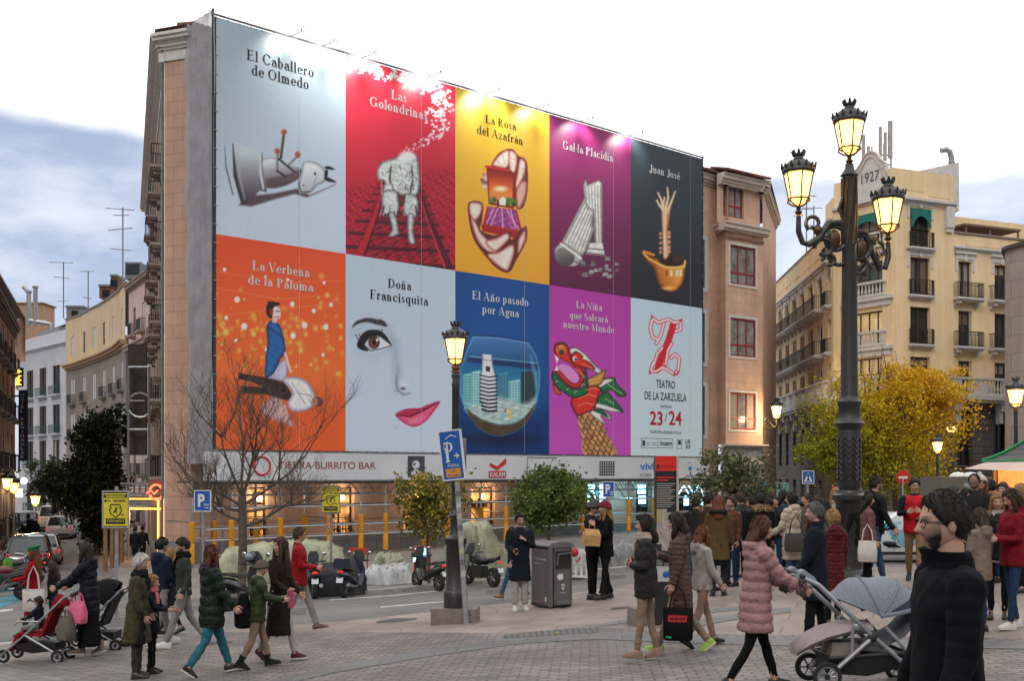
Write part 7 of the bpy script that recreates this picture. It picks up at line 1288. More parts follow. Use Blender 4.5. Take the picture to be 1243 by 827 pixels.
for r_ in(.3,.22,.14):
 for cz_,t0,t1 in((1.28,-80,170),(.88,-170,80)):mb.tube([P_v(xl-.18+math.cos(R(t))*r_,cz_+math.sin(R(t))*r_*.75,.012)for t in range(t0,t1+1,15)],.02,m_cyl,4)
mb.tube([P_v(xl+.18+math.cos(R(t))*.38,1.15+math.sin(R(t))*.42,.012)for t in range(80,200,15)],.02,m_cyl,4);lo2=mb.build('logo',o);mb=MB();sans(mb,'www.zity.eco',P_v,xl-.5,xl-.02,.76,.83,.01,m_cyl);mb.build('lettering',o,smooth=0)
mb=MB();mb.box((at(1085,43).x,42.98,zg+.62),(.5,.03,.05),m_sblk);mb.box((at(1062,43).x,42.98,zg+.78),(.3,.03,.05),m_sblk);mb.box((a.x+1.25,42.995,zg+1.0),(.015,.02,1.3),m_sgrey);mb.box((a.x+L/2,42.99,zg+.36),(L,.03,.12),m_sblk);mb.build('handle',o,smooth=0);mb=MB();mb.hexa([Vector((a.x+.68,42.985,zg+1.25)),Vector((a.x+1.15,42.985,zg+1.25)),Vector((a.x+1.15,43.0,zg+1.25)),Vector((a.x+.68,43.0,zg+1.25)),Vector((a.x+1.05,43.03,zg+1.7)),Vector((a.x+1.15,43.03,zg+1.7)),Vector((a.x+1.15,43.06,zg+1.7)),Vector((a.x+1.05,43.06,zg+1.7))],m_gdark);mb.build('window',o,smooth=0)
for px in(1060,1134):
 c_=Vector((at(px,43).x,43.1,zg+.33));mb=MB();rt=Matrix.Rotation(R(90),3,'X');mb.lathe([(.2,-.1),(.3,-.1),(.33,-.06),(.33,.1),(.2,.1)],c_,m_tyre,20,rot=rt);wv=mb.build('wheel',o,smooth=40);mb=MB();mb.lathe([(.02,.1),(.2,.09),(.21,.06)],c_,m_rim,14,rot=rt);mb.build('rim',wv)
def moto(label,loc,rz,paint,scooter=True,cover=False,box_=False,helmet=False,group='motorcycles parked along the street'):
 t=thing('scooter' if scooter else 'motorcycle',label,'scooter' if scooter else 'motorcycle',(0,0,0),group);rr,rf=(.27,.28)if scooter else(.31,.31)
 wheel(t,(0,-.62,rr),rr,.13,name='wheel');wheel(t,(0,.68,rf),rf,.11,name='wheel');mb=MB()
 if scooter:
  mb.loft([[Vector((x*w,y,z+zz))for x,zz in((-1,0),(-.8,h*.6),(0,h),(.8,h*.6),(1,0),(0,-h*.5))]for y,w,z,h in((-.95,.05,.72,.08),(-.8,.15,.68,.16),(-.4,.19,.55,.22),(-.05,.17,.42,.2),(.1,.14,.3,.1),(.32,.16,.3,.1),(.45,.2,.5,.26),(.56,.17,.72,.26),(.62,.08,.9,.12))],paint)
  mb.loft([[Vector((x,.46+d,z))for x,d in((-w,0),(0,.1),(w,0),(0,-.06))]for z,w in((.3,.1),(.5,.2),(.75,.22),(.98,.14))],paint);mb.tube([(0,.6,.6),(0,.68,rf)],.05,m_chr,6)
 else:
  mb.ball((0,.1,.82),(.17,.34,.17),paint,12,8);mb.ball((0,.42,.88),(.14,.2,.18),paint,10,7);mb.box((0,.05,.45),(.28,.5,.36),m_sblk);mb.loft([[Vector((x*w,y,z+zz))for x,zz in((-1,0),(0,.06),(1,0),(0,-.06))]for y,w,z in((-.2,.14,.72),(-.6,.12,.82),(-.95,.04,.98))],paint)
  for s_ in(-.1,.1):mb.tube([(s_,.46,.95),(s_,.68,rf)],.035,m_chr,6)
 mb.build('body',t,smooth=50);mb=MB();mb.loft([[Vector((x*w,y,z+zz))for x,zz in((-1,0),(-.8,.07),(.8,.07),(1,0))]for y,w,z in((-.85,.1,.86),(-.55,.16,.84),(-.2,.15,.76),(.08,.11,.78))],M('seat_vinyl',(.02,.02,.022),.6,.2,8));mb.build('seat',t);mb=MB();hy=.48;hz=1.02
 mb.tube([(-.34,hy-.1,hz+.02),(-.2,hy-.02,hz),(.2,hy-.02,hz),(.34,hy-.1,hz+.02)],.02,m_sblk,6)
 for s_ in(-1,1):mb.tube([(s_*.36,hy-.12,hz+.02),(s_*.24,hy-.06,hz+.01)],.028,m_sblk,6)
 mb.build('handlebar',t)
 for s_ in(-1,1):mb=MB();mb.tube([(s_*.24,hy,hz),(s_*.3,hy+.03,hz+.2)],.01,m_sblk,4);mb.ball((s_*.33,hy+.03,hz+.24),(.065,.02,.05),m_chr,8,6);mb.build('mirror',t)
 mb=MB();mb.ball((0,-.93,.8),(.1,.05,.042),m_red,10,6);mb.build('tail_light',t);mb=MB();mb.box((0,-.99,.56),(.2,.015,.16),m_plate,rot=Matrix.Rotation(R(-18),3,'X'));mb.box((0,-.92,.62),(.12,.12,.03),m_sblk);mb.build('number_plate',t,smooth=0)
 mb=MB();mb.tube([(.14,.0,.3),(.17,-.4,.33),(.18,-.8,.42)],[.035,.05,.06],m_chr,8);mb.build('exhaust',t);mb=MB();mb.loft([[Vector((x*w,y,z))for x in(-1,0,1)]+[Vector((x*w,y+.012,z))for x in(1,0,-1)]for z,w,y in((.98,.16,.6),(1.2,.17,.52),(1.34,.1,.46))],M('wind_screen',(.1,.11,.12),.1,.1));mb.build('windscreen',t)
 if box_:mb=MB();mb.box((0,-.82,1.04),(.4,.36,.3),paint,top=.9);mb.build('top_box',t,smooth=0)
 if helmet:mb=MB();mb.ball((.0,.3,1.2),(.13,.16,.14),m_mb,14,9);mb.ball((.0,.25,1.21),(.118,.14,.1),M('grey_visor',(.16,.18,.2),.15,.1),12,8);mb.build('helmet',t)
 return place(t,loc,rz)
m_mb,m_mr,m_mn=M('moto_black',(.018,.018,.02),.3,.15,4,coat=.3),M('moto_dark_red',(.12,.012,.014),.3,.15,4,coat=.4),M('moto_navy',(.02,.022,.05),.3,.15,4,coat=.4)
moto('black scooter seen from behind left of the covered motorcycle',at(381,33.2),R(12),m_mb);moto('scooter with dark red tail lights right of the covered motorcycle',at(428,33.2),R(-14),m_mn,True,box_=True)
moto('black maxi scooter with a red tail light beside the slim lamp',at(520,34.6),R(36),m_mb,True);moto('black sports motorcycle seen from behind right of the lamp post',at(584,35.4),R(40),m_mb,False)
moto('scooter with a grey visored helmet on its handlebar behind the moss green jacket',at(296,26),R(-20),m_mb,True,helmet=True)
for i,(px,D,c_,lab)in enumerate(((2,35,m_mb,'nearest dark motorcycle in the row at the left edge'),(9,37,m_mr,'second motorcycle in the row at the left edge'),(16,39,m_mb,'third motorcycle in the row at the left edge'),(22,41.2,m_mb,'farthest motorcycle in the row beside the chevron barrier'))):moto(lab,at(px,D),R(128),c_,i%2==0)
g=at(30,41);o=thing('safety_vest','green yellow safety vest hung at the motorcycles','vest',at(8,37.5));g=at(9,37.4);mb=MB();mb.loft([[g+Vector((x,y,z))for x,y in((-w,0),(0,-.09),(w,0),(0,.09))]for z,w in((.85,.13),(1.0,.17),(1.15,.15),(1.25,.06))],M('hi_vis',(.09,.27,.015),.6,.2,6));mb.build('vest',o)
g=at(404,33.6);o=thing('covered_motorcycle','motorcycle under a black rain cover between two scooters','motorcycle',g);rings=[];n=16
for i,(y,w,h)in enumerate(((-1.0,.16,.5),(-.95,.3,.72),(-.6,.36,.95),(-.2,.38,.98),(.15,.4,1.02),(.45,.46,1.2),(.6,.4,1.22),(.85,.28,.85),(1.0,.14,.5))):
 r_=[]
 for k in range(n+1):t=k/n;s_=(t-.5)*2;zz=h*max(0,1-abs(s_)**3.5);x=s_*w*(1+.12*math.sin(k*2.2+i*1.7));rx=Matrix.Rotation(R(-75),3,'Z');r_.append(g+rx@Vector((x,y+.03*math.sin(k*1.7),zz+.02*math.sin(k*3+i))))
 rings.append(r_)
mb=MB();mb.loft(rings,M('black_cover',(.02,.021,.026),.38,.3,4,.5,9),cap=True,close=False);mb.build('cover',o,smooth=60)
# ------------------------------------------------------------------ pushchairs, front towards +y
m_alu=M('pushchair_tube',(.30,.31,.33),.35,.15,8,metal=.6);m_blkpl=M('black_plastic',(.018,.018,.02),.5,.15,8)
def pwheel(par,c,r,w=.04,rimc=None):
 mb=MB();mb.ring(c,r-.02,.022,m_tyre,'x',22,6);o=mb.build('wheel',par);mb=MB();mb.ring(c,r-.045,.012,rimc or m_alu,'x',20,5);mb.lathe([(.025,-w/2),(.03,0),(.025,w/2)],c,m_blkpl,10,rot=Matrix.Rotation(R(90),3,'Y'))
 for i in range(6):a=2*PI*i/6;mb.tube([c,Vector(c)+Vector((0,math.cos(a)*(r-.04),math.sin(a)*(r-.04)))],.011,rimc or m_alu,5)
 mb.build('rim',o)
def hood(mb,c,rx,ry,rz,a0,a1,m,n=12,k=14,thick=.012,wob=.0):
 rings=[]
 for i in range(n+1):
  a=R(a0+(a1-a0)*i/n);r_=[]
  for j in range(k+1):b=PI*j/k;s_=1+wob*math.sin(i*PI/2)*math.sin(b);r_.append(Vector(c)+Vector((math.cos(b)*rx,math.sin(b)*math.cos(a)*ry*s_,math.sin(b)*math.sin(a)*rz*s_)))
  rings.append(r_)
 mb.loft(rings,m,cap=False,close=False);mb.loft([[Vector(c)+(p-Vector(c))*.965 for p in r_]for r_ in rings],m,cap=False,close=False)
p_=thing('pushchair','grey pushchair with a silver frame and hood pushed by the woman in pink','pushchair',(0,0,0));mb=MB()
for s_ in(-.27,.27):
 mb.tube([(s_*.9,-.62,1.06),(s_,-.5,1.0),(s_,-.05,.58),(s_,.42,.16)],.022,m_alu,8);mb.tube([(s_,.02,.5),(s_,-.42,.12)],.024,m_alu,8);mb.tube([(s_,.5,.22),(s_,.28,.45),(s_,.14,.6)],.02,m_alu,8);mb.tube([(s_,-.18,.3),(s_,-.17,.58)],.018,m_alu,7)
mb.tube([(-.27,-.42,.12),(.27,-.42,.12)],.016,m_alu,6);mb.tube([(-.27,.42,.16),(.27,.42,.16)],.016,m_alu,6);mb.build('frame',p_)
mb=MB();mb.tube([(-.25,-.63,1.07),(-.2,-.68,1.1),(.2,-.68,1.1),(.25,-.63,1.07)],.022,m_blkpl,8);mb.build('handle',p_);m_fab,m_fab2=M('grey_melange_fabric',(.17,.19,.225),.9,.14,40,.3,60),M('dark_grey_fabric',(.085,.087,.1),.9,.15,30,.3,60)
mb=MB();hood(mb,(0,.1,.70),.27,.50,.36,12,150,m_fab,wob=.05);mb.tube([(math.cos(PI*j/14)*.275,.1+math.sin(PI*j/14)*math.cos(R(12))*.5,.70+math.sin(PI*j/14)*math.sin(R(12))*.36)for j in range(15)],.022,m_fab,6)
for a in(60,105):mb.tube([(math.cos(PI*j/14)*.276,.1+math.sin(PI*j/14)*math.cos(R(a))*.51,.70+math.sin(PI*j/14)*math.sin(R(a))*.37)for j in range(15)],.008,m_fab,5)
hd=mb.build('hood',p_,smooth=60);mb=MB();mb.loft([[Vector((math.cos(b)*.276,.1+math.sin(b)*math.cos(R(a))*.512,.70+math.sin(b)*math.sin(R(a))*.37))for b in np.linspace(2.2,2.9,6)]for a in(14,20,28,34)],M('navy_vent',(.03,.03,.06),.7),cap=False,close=False);mb.loft([[Vector((math.cos(b)*.276,.1+math.sin(b)*math.cos(R(a))*.512,.70+math.sin(b)*math.sin(R(a))*.37))for b in np.linspace(.25,.95,6)]for a in(14,20,28,34)],M('navy_vent'),cap=False,close=False);mb.build('vent',hd)
mb=MB();mb.loft([[Vector((x*.24,y,z))for x in(-1,0,1)]+[Vector((x*.24,y-.02,z-.05))for x in(1,0,-1)]for y,z in((.56,.76),(.36,.55),(.12,.42),(-.05,.42))],m_fab2);mb.build('backrest',p_,smooth=50)
mb=MB();mb.loft([[Vector((x*w,y,z+zz))for x,zz in((-1,0),(-.85,.05),(0,.075),(.85,.05),(1,0),(.8,-.04),(-.8,-.04))]for y,z,w in((.05,.56,.22),(-.15,.56,.23),(-.38,.5,.22),(-.55,.42,.19),(-.66,.34,.14))],M('pale_pink_muff',(.33,.27,.29),.85,.1,12,.4,30));mb.build('foot_muff',p_,smooth=60)
mb=MB();mb.loft([[Vector((x*w,y,z))for x in(-1,1)]+[Vector((x*w*.8,y,z-h))for x in(1,-1)]for y,w,z,h in((-.38,.22,.3,.16),(0,.25,.32,.2),(.34,.24,.34,.14))],m_blkpl);mb.tube([(-.25,-.38,.3),(-.25,.36,.35),(.25,.36,.35),(.25,-.38,.3),(-.25,-.38,.3)],.02,m_blkpl,6);mb.build('basket',p_,smooth=30);mb=MB();mb.box((0,-.2,.36),(.34,.3,.14),M('basket_bag',(.2,.17,.15),.9,.2,8),top=.8);mb.build('basket_cargo',p_,smooth=0)
mb=MB()
for s_ in(-.27,.27):mb.ball((s_*.93,-.12,.60),(.03,.045,.045),m_alu,10,6);mb.ball((s_,.02,.5),(.035,.05,.05),m_blkpl,10,6)
mb.build('hinge',p_)
for s_ in(-.27,.27):
 mb=MB();mb.loft([[Vector((s_*.6+x*.07,y,z))for x in(-1,1)]+[Vector((s_*.6+x*.075,y+.05,z-.1))for x in(1,-1)]for y,z in((-.72,1.09),(-.62,1.14),(-.52,1.07))],M('grey_hand_muff',(.2,.22,.26),.7,.15,12));mb.build('hand_muff',p_,smooth=60)
for s_ in(-.29,.29):pwheel(p_,(s_,-.42,.13),.14);pwheel(p_,(s_,.46,.11),.115)
def buggy(label,fab,hoodc,tube,hood_up=True):
 t=thing('pushchair',label,'pushchair',(0,0,0));mb=MB()
 for s_ in(-.2,.2):
  mb.tube([(s_,-.62,1.02),(s_,-.5,.98),(s_,.0,.5),(s_,.42,.14)],.018,tube,7);mb.tube([(s_,.1,.42),(s_,-.42,.12)],.018,tube,7);mb.tube([(s_,-.15,.62),(s_,.2,.62),(s_,.26,.56)],.014,tube,6)
 mb.tube([(-.2,-.42,.16),(.2,-.42,.16)],.014,tube,6);mb.build('frame',t);mb=MB()
 for s_ in(-.2,.2):mb.tube([(s_,-.6,1.01),(s_,-.72,1.07)],.026,m_blkpl,7)
 mb.build('handle',t);mb=MB();mb.loft([[Vector((x*.19,y,z))for x in(-1,1)]+[Vector((x*.19,y-.04,z-.03))for x in(1,-1)]for y,z in((-.36,.95),(-.2,.6),(-.12,.42),(.22,.45),(.3,.28),(.36,.2))],fab);mb.build('seat',t,smooth=40)
 if hood_up:mb=MB();hood(mb,(0,-.22,.72),.2,.42,.42,30,120,hoodc);mb.build('hood',t,smooth=60)
 else:mb=MB();hood(mb,(0,-.3,.8),.2,.2,.22,100,170,hoodc);mb.build('hood',t,smooth=60)
 mb=MB();mb.loft([[Vector((x*.19,y,z))for x in(-1,1)]+[Vector((x*.16,y,z-h))for x in(1,-1)]for y,z,h in((-.36,.3,.12),(0,.3,.16),(.24,.28,.1))],m_blkpl);mb.build('basket',t,smooth=30)
 for s_ in(-.22,.22):pwheel(t,(s_-.025,-.42,.1),.1);pwheel(t,(s_+.025,.42,.1),.1)
 return t
 # ------------------------------------------------------------------ people (built facing +y, feet at z = 0)
m_body=M_attr('skin',.55,.4)
_jobs=[]
def cloth(name,col,rough=.85,sheen=0,bump=.5,bs=60,var=.16):
 if 'puffer' in name or 'quilt' in name or 'nylon' in name:bump,bs=.9,27
 return M(name,tuple((c*(.5 if max(col)<.05 else .72))*(1 if max(col)<.05 else(.75+.25*c/max(col)))for c in col),rough,var,7,bump,bs,spec=.12)
def gs(x,m,s):return np.exp(-((x-m)/s)**2)
def head_geo(nt=42,npn=56,fem=False,beard=0,hairc=(.03,.02,.015),skin=(.52,.33,.245),age=0):
 th=np.linspace(0,PI,nt+1)[:,None];ph=np.linspace(0,2*PI,npn,endpoint=False)[None,:];dx=np.sin(th)*np.sin(ph);dy=np.sin(th)*np.cos(ph);dz=np.cos(th)*np.ones_like(ph)
 x,y,z=.077*dx,.098*dy,.118*dz;fr=np.clip(dy*1.6,0,1)
 t=np.clip((-.015-z)/.103,0,1);x=x*(1-(.36 if fem else .28)*t**1.6);y=np.where(y>0,y*(.93-.06*t),y*(1-.5*np.clip((-.02-z)/.08,0,1)))
 ax=np.abs(x);f=fr**1.5
 y=y+f*(.026*gs(x,0,.0115)*gs(z,-.030,.013)+.016*gs(x,0,.010)*gs(z,-.010,.02)-.011*gs(ax,.031,.015)*gs(z,.004,.012)+.006*gs(z,.024,.008)*gs(ax,.026,.022)+.008*gs(z,-.056,.007)*gs(x,0,.02)+.008*gs(z,-.068,.006)*gs(x,0,.018)-.006*gs(z,-.0615,.003)*gs(x,0,.022)+.012*gs(z,-.096,.016)*gs(x,0,.022)-.006*gs(z,-.08,.006)*gs(x,0,.02)+.004*gs(ax,.045,.014)*gs(z,-.022,.016))
 x=x+np.sign(x)*fr*.003*gs(z,-.032,.008)*gs(ax,.014,.008)
 v=np.stack([x,y,z],-1).reshape(-1,3);c=np.ones((len(v),3))*np.array(skin);X,Y,Z_=x.ravel(),y.ravel(),z.ravel();A=np.abs(X);front=(dy.ravel()>.35)
 def put(m,col,k=1.):m=np.clip(m*front*k,0,1)[:,None];c[:]=c*(1-m)+np.array(col)*m
 put(gs(A,.05,.02)*gs(Z_,-.03,.02),(skin[0]*1.02,skin[1]*.82,skin[2]*.8),.4);put(gs(A,.031,.02)*gs(Z_,.003,.014),np.array(skin)*.62,.55)
 put((gs(A,.031,.012)*gs(Z_,.002,.0045))>.5,(.5,.48,.46));put((gs(A,.031,.006)*gs(Z_,.002,.005))>.45,(.03,.02,.015));put(gs(A,.031,.016)*gs(Z_,.008,.003),(.04,.025,.02),.8)
 put(gs(A,.033,.018)*gs(Z_,.0235,.005),np.array(hairc)*1.1+.01,.9);put(gs(X,0,.02)*gs(Z_,-.062,.008),(.42,.14,.12)if fem else(.38,.17,.14),.85 if fem else .6);put(gs(X,0,.019)*gs(Z_,-.0615,.0022),(.12,.04,.035),.8);put(gs(A,.009,.004)*gs(Z_,-.04,.004),(.1,.04,.03),.6)
 if beard:put(np.clip((-.038-Z_)/.02,0,1)*(1-gs(X,0,.016)*gs(Z_,-.0615,.006))+gs(A,.066,.02)*gs(Z_,-.04,.035)*.8,np.array(hairc)*1.2,beard)
 fs=[(i*npn+j,(i+1)*npn+j,(i+1)*npn+(j+1)%npn,i*npn+(j+1)%npn)for i in range(nt)for j in range(npn)];return v,fs,c,th,ph,np.stack([dx,dy,dz],-1).reshape(-1,3)
def hair_shell(v,d,style,nt=42,npn=56,thick=.018,seed=0,recede=0.):
 X,Y,Z_=v[:,0],v[:,1],v[:,2];phi=np.arctan2(d[:,0],d[:,1]);ap=np.abs(phi)/PI
 line={'short':np.interp(ap,[0,.22,.34,.45,.52,.6,1],[.066+recede,.052+recede*.6,.02,-.012,.0,-.05,-.075]),'long':np.interp(ap,[0,.18,.3,.4,.5,1],[.07,.055,.01,-.08,-.12,-.13]),'cap':np.interp(ap,[0,.3,.5,1],[.038,.032,.012,-.03]),'hood':np.interp(ap,[0,.12,.22,.3,1],[.075,.06,-.02,-.14,-.15]),'bald':np.interp(ap,[0,.3,.42,.55,1],[.2,.2,.02,-.01,-.06])}[style]
 m=np.clip((Z_-line)/.02+.35,0,1);r=np.random.default_rng(seed);nz=1+.07*np.sin(phi*17+seed+Z_*30)*(style in('short','long','bald'))+.1*np.sin(phi*41+Z_*60+seed)
 off=-.006+(thick*nz+.006)*m**.6;n=d/np.array((.077,.098,.118));n/=np.linalg.norm(n,axis=1)[:,None];w=v+n*off[:,None]
 fs=[(i*npn+j,(i+1)*npn+j,(i+1)*npn+(j+1)%npn,i*npn+(j+1)%npn)for i in range(nt)for j in range(npn)];return w,[f for f in fs if max(m[k]for k in f)>.02]
def hand_geo(mb,wrist,d,nrm,side,m,k=1.,curl=35,grip=False,point=False):
 """palm, four fingers and a thumb; d along the hand, nrm out of the back of it, side = +1 if the thumb lies along d x nrm"""
 d=Vector(d).normalized();nrm=Vector(nrm);nrm=(nrm-d*nrm.dot(d)).normalized();x=d.cross(nrm)*side;wrist=Vector(wrist)
 rg=[]
 for t,hw,hh in((-.02,.026,.021),(.02,.032,.018),(.06,.041,.016),(.09,.042,.014)):rg.append([wrist+d*t*k+x*math.cos(2*PI*i/10)*hw*k+nrm*math.sin(2*PI*i/10)*hh*k for i in range(10)])
 mb.loft(rg,m);c0=80 if grip else curl
 for i,(fx,L)in enumerate(((.031,.068),(.011,.077),(-.010,.071),(-.030,.055))):
  cu=8 if(point and i==0)else c0*(1+i*.12);p=wrist+d*.085*k+x*fx*k;pts=[p];a=0
  for j,seg in enumerate((.46,.31,.23)):a+=R(cu*(.5,.9,.6)[j]);pts.append(pts[-1]+(d*math.cos(a)-nrm*math.sin(a))*L*seg*k)
  mb.tube(pts,[.0095*k,.009*k,.008*k,.006*k],m,7)
 p=wrist+d*.03*k+x*.03*k;q=p+(d*.55+x*.75-nrm*.3).normalized()*.036*k;s_=q+(d*.85+x*(.1 if grip else .35)-nrm*(.6 if grip else .25)).normalized()*.032*k;mb.tube([p,q,s_,s_+(d*.9-nrm*.4).normalized()*.022*k],[.014*k,.011*k,.0095*k,.007*k],m,7)
def shoe_geo(mb,ank,yaw,pitch,m,sole,k=1.,shaft=0.):
 rot=Matrix.Rotation(yaw,3,'Z')@Matrix.Rotation(pitch,3,'X');T=lambda x,y,z:Vector(ank)+rot@(Vector((x,y,z-.085))*k);rg,rs=[],[]
 for y,w,h in((-.075,.02,.06),(-.065,.033,.085),(-.03,.037,.1),(.03,.039,.095),(.075,.043,.075),(.12,.047,.058),(.16,.042,.045),(.183,.028,.032),(.19,.012,.022)):
  rg.append([T(x*w,y,z*h+.012)for x,z in((-1,0),(-1.0,.35),(-.75,.75),(-.3,1),(.3,1),(.75,.75),(1.0,.35),(1,0))]);rs.append([T(x*(w+.004),y*1.02,z)for x,z in((-1,0),(-1,.022),(1,.022),(1,0))])
 mb.loft(rg,m);mb.loft(rs,sole)
 if shaft:mb.tube([T(0,-.015,.06),T(0,-.02,.14),T(0,-.02,.085+shaft)],[.048*k,.05*k,.062*k],m,10)
def remesh(mb,name,par,m,voxel=.017,sm=5,puff=None,seed=0,fold=.006):
 o=mb.build(name,par,smooth=0);me=o.data;
 r=o.modifiers.new('r','REMESH');r.mode='VOXEL';r.voxel_size=voxel;r.use_smooth_shade=True;s_=o.modifiers.new('s','SMOOTH');s_.iterations=sm;s_.factor=.5;_jobs.append((o,m,puff,seed,fold));return o
def finish_cloth():
 dg=bpy.context.evaluated_depsgraph_get();dg.update()
 for o,m,puff,seed,fold in _jobs:
  me=bpy.data.meshes.new_from_object(o.evaluated_get(dg));o.modifiers.clear();n=len(me.vertices);v=np.empty(n*3);me.vertices.foreach_get('co',v);v=v.reshape(-1,3);nm=np.empty(n*3);me.vertices.foreach_get('normal',nm);nm=nm.reshape(-1,3);r=np.random.default_rng(seed);d=np.zeros(n)
  for k in range(7):w=r.normal(0,1,3)*np.array((22,22,14))*(1+.5*k/3);d+=np.sin(v@w+r.uniform(0,6)+1.5*np.sin(v@(w[::-1]*.6)))
  d=fold*d/4
  if puff:
   per,amp,segs=puff;best=np.full(n,1e9);co=v[:,2].copy()
   for a,b,c0 in segs:
    a,b=np.array(a),np.array(b);e=b-a;t=np.clip(((v-a)@e)/(e@e),-.1,1.1);q=np.linalg.norm(v-a-t[:,None]*e,axis=1)*(1.0 if c0 else .62);s_=q<best;best=np.where(s_,q,best);co=np.where(s_,t*np.linalg.norm(e)+c0,co)
   d+=amp*(np.abs(np.sin(PI*(co+.004*np.sin(v[:,0]*40+v[:,1]*37))/per))**.55-.55)
  v+=nm*d[:,None];me.vertices.foreach_set('co',v.ravel());me.materials.clear();me.materials.append(m);me.polygons.foreach_set('use_smooth',np.ones(len(me.polygons),bool));me.polygons.foreach_set('material_index',np.zeros(len(me.polygons),np.int32));me.update();old=o.data;o.data=me;bpy.data.meshes.remove(old)
 _jobs.clear()
SKIN=(.43,.255,.185);PEOPLE=[]
def person(label,px,ytop,yfoot,hd,H=None,fem=False,top=None,pants=None,shoes=None,hair=('short',(.02,.015,.012)),hat=None,arms=((5,8,12),(5,8,12)),stride=0.,lean=0.,look=(0,0),glasses=False,beard=0,hood=None,fur=None,scarf=None,skirt=None,bulk=1.,kneel=None,child=False,D=None,group=None,extras=None,swap=False,skin=SKIN,sitting=False,vest=None):
 g=ground_at(px,yfoot)if D is None else at(px,D);D=g.y;Hh=H or(yfoot-ytop)*D/F;k=Hh/1.75;sw=(.165 if fem else .19)*bulk*(1.0 if not child else .95)
 S=lambda x,y,z:Vector((x,y,z))*k
 if child:hz=1.0
 hipz,shz,nkz,hdz=.93,1.43,1.5,1.632;ln=R(lean);LN=lambda p:Vector((p.x,p.y+math.sin(ln)*(p.z-hipz*k),p.z-(1-math.cos(ln))*(p.z-hipz*k)))if p.z>hipz*k else p
 hk=(1.18 if child else 1.0)*k;hc=LN(S(0,.015,hdz))+(Vector((0,0,-.02))if child else Vector((0,0,0)))
 st=stride;legs=[]
 for i,s_ in enumerate((-1,1)):
  fwd=(i==0)!=swap;hp,kb=((st,st*.12)if fwd else(-st*.75,st*.95))if st else((2,2)if i else(-1,1))
  if sitting:hp,kb=82-i*4,62+i*12
  hip=S(s_*.085*bulk,0,.9);kn=hip+S(s_*.008,math.sin(R(hp)),-math.cos(R(hp)))*.43;an=kn+S(s_*.006,math.sin(R(hp-kb)),-math.cos(R(hp-kb)))*.405;fp=R(-(38 if(st and not fwd)else 0)*min(1,st/20))if not sitting else R(-20);fp=fp if not(st and fwd)else R(8*min(1,st/20));legs.append((hip,kn,an,s_,fp))
 lowest=min(l[2].z-.085*k-(.05*k if l[4]<-.2 else 0)for l in legs);dz=-lowest if not sitting else 0;up_=Vector((0,0,dz));legs=[(a+up_,b+up_,c+up_,s_,f)for a,b,c,s_,f in legs];hc=hc+up_
 LU=lambda p:LN(p)+up_
 am=[]
 for i,s_ in enumerate((-1,1)):
  q=arms[i];pf,ab,el=q[:3];inw=q[3]if len(q)>3 else 0;sh=LU(S(s_*sw,-.005,1.41));d1=Vector((s_*math.sin(R(ab)),math.sin(R(pf))*math.cos(R(ab)),-math.cos(R(pf))*math.cos(R(ab)))).normalized();elb=sh+d1*.29*k;d2=Vector((s_*math.sin(R(ab))*math.cos(R(el))-s_*math.sin(R(inw))*1.0,math.sin(R(pf+el))*math.cos(R(inw)),-math.cos(R(pf+el))*math.cos(R(inw)))).normalized();wr=elb+d2*.245*k;am.append((sh,elb,wr,d2,s_))
 v,fs,c,th,ph,dd=head_geo(fem=fem,beard=beard,hairc=hair[1],skin=skin);rt=Matrix.Rotation(R(-look[0]),3,'Z')@Matrix.Rotation(R(look[1]),3,'X');RT=np.array(rt);W=v@RT.T*hk+np.array(hc)
 b=MB();b.col=skin;b.add([tuple(p)for p in W],fs,m_body);b.c=[tuple(q)for q in c]
 for s_ in(-1,1):
  if hair[0]not in('long',)and hat not in('hood',):b.col=tuple(np.array(skin)*.92);b.ball(hc+rt@Vector((s_*.079*hk,-.008*hk,-.008*hk)),(.011*hk,.02*hk,.032*hk),m_body,10,7,rot=rt@Matrix.Rotation(R(-s_*18),3,'Z'));b.col=skin
 nb=LU(S(0,-.02,1.46));b.tube([nb-Vector((0,0,.06*k)),nb,hc+rt@Vector((0,-.015*hk,-.06*hk))],[.07*k,(.05 if fem else .057)*k,(.049 if fem else .055)*k],m_body,12)
 b.loft([[LU(S(x*w,y*dp,z))for x,y in((math.cos(a),math.sin(a))for a in np.linspace(0,2*PI,12,endpoint=False))]for z,w,dp in((.86,.12,.09),(1.0,.13,.09),(1.2,.12,.085),(1.38,.13,.08),(1.44,.08,.06))],m_body)
 for hip,kn,an,s_,f in legs:b.tube([hip,kn,an],[.06*k,.042*k,.034*k],m_body,8)
 for sh,elb,wr,d2,s_ in am:b.tube([sh,elb,wr],[.04*k,.034*k,.026*k],m_body,8)
 for i,(sh,elb,wr,d2,s_)in enumerate(am):
  q=arms[i];md=q[4]if len(q)>4 else '';nr_=Vector((s_,-.2,.1))if 'flat' not in md else Vector((0,0,1));b.col=skin if 'glove' not in md else(.02,.02,.022);hand_geo(b,wr,d2,nr_,-s_ if True else s_,m_body,k*.98,grip='grip' in md,point='point' in md);b.col=skin
 root=b.build('person',None,smooth=60,loc=(0,0,0));tag(root,label,'person',group);sd=len(PEOPLE)+3
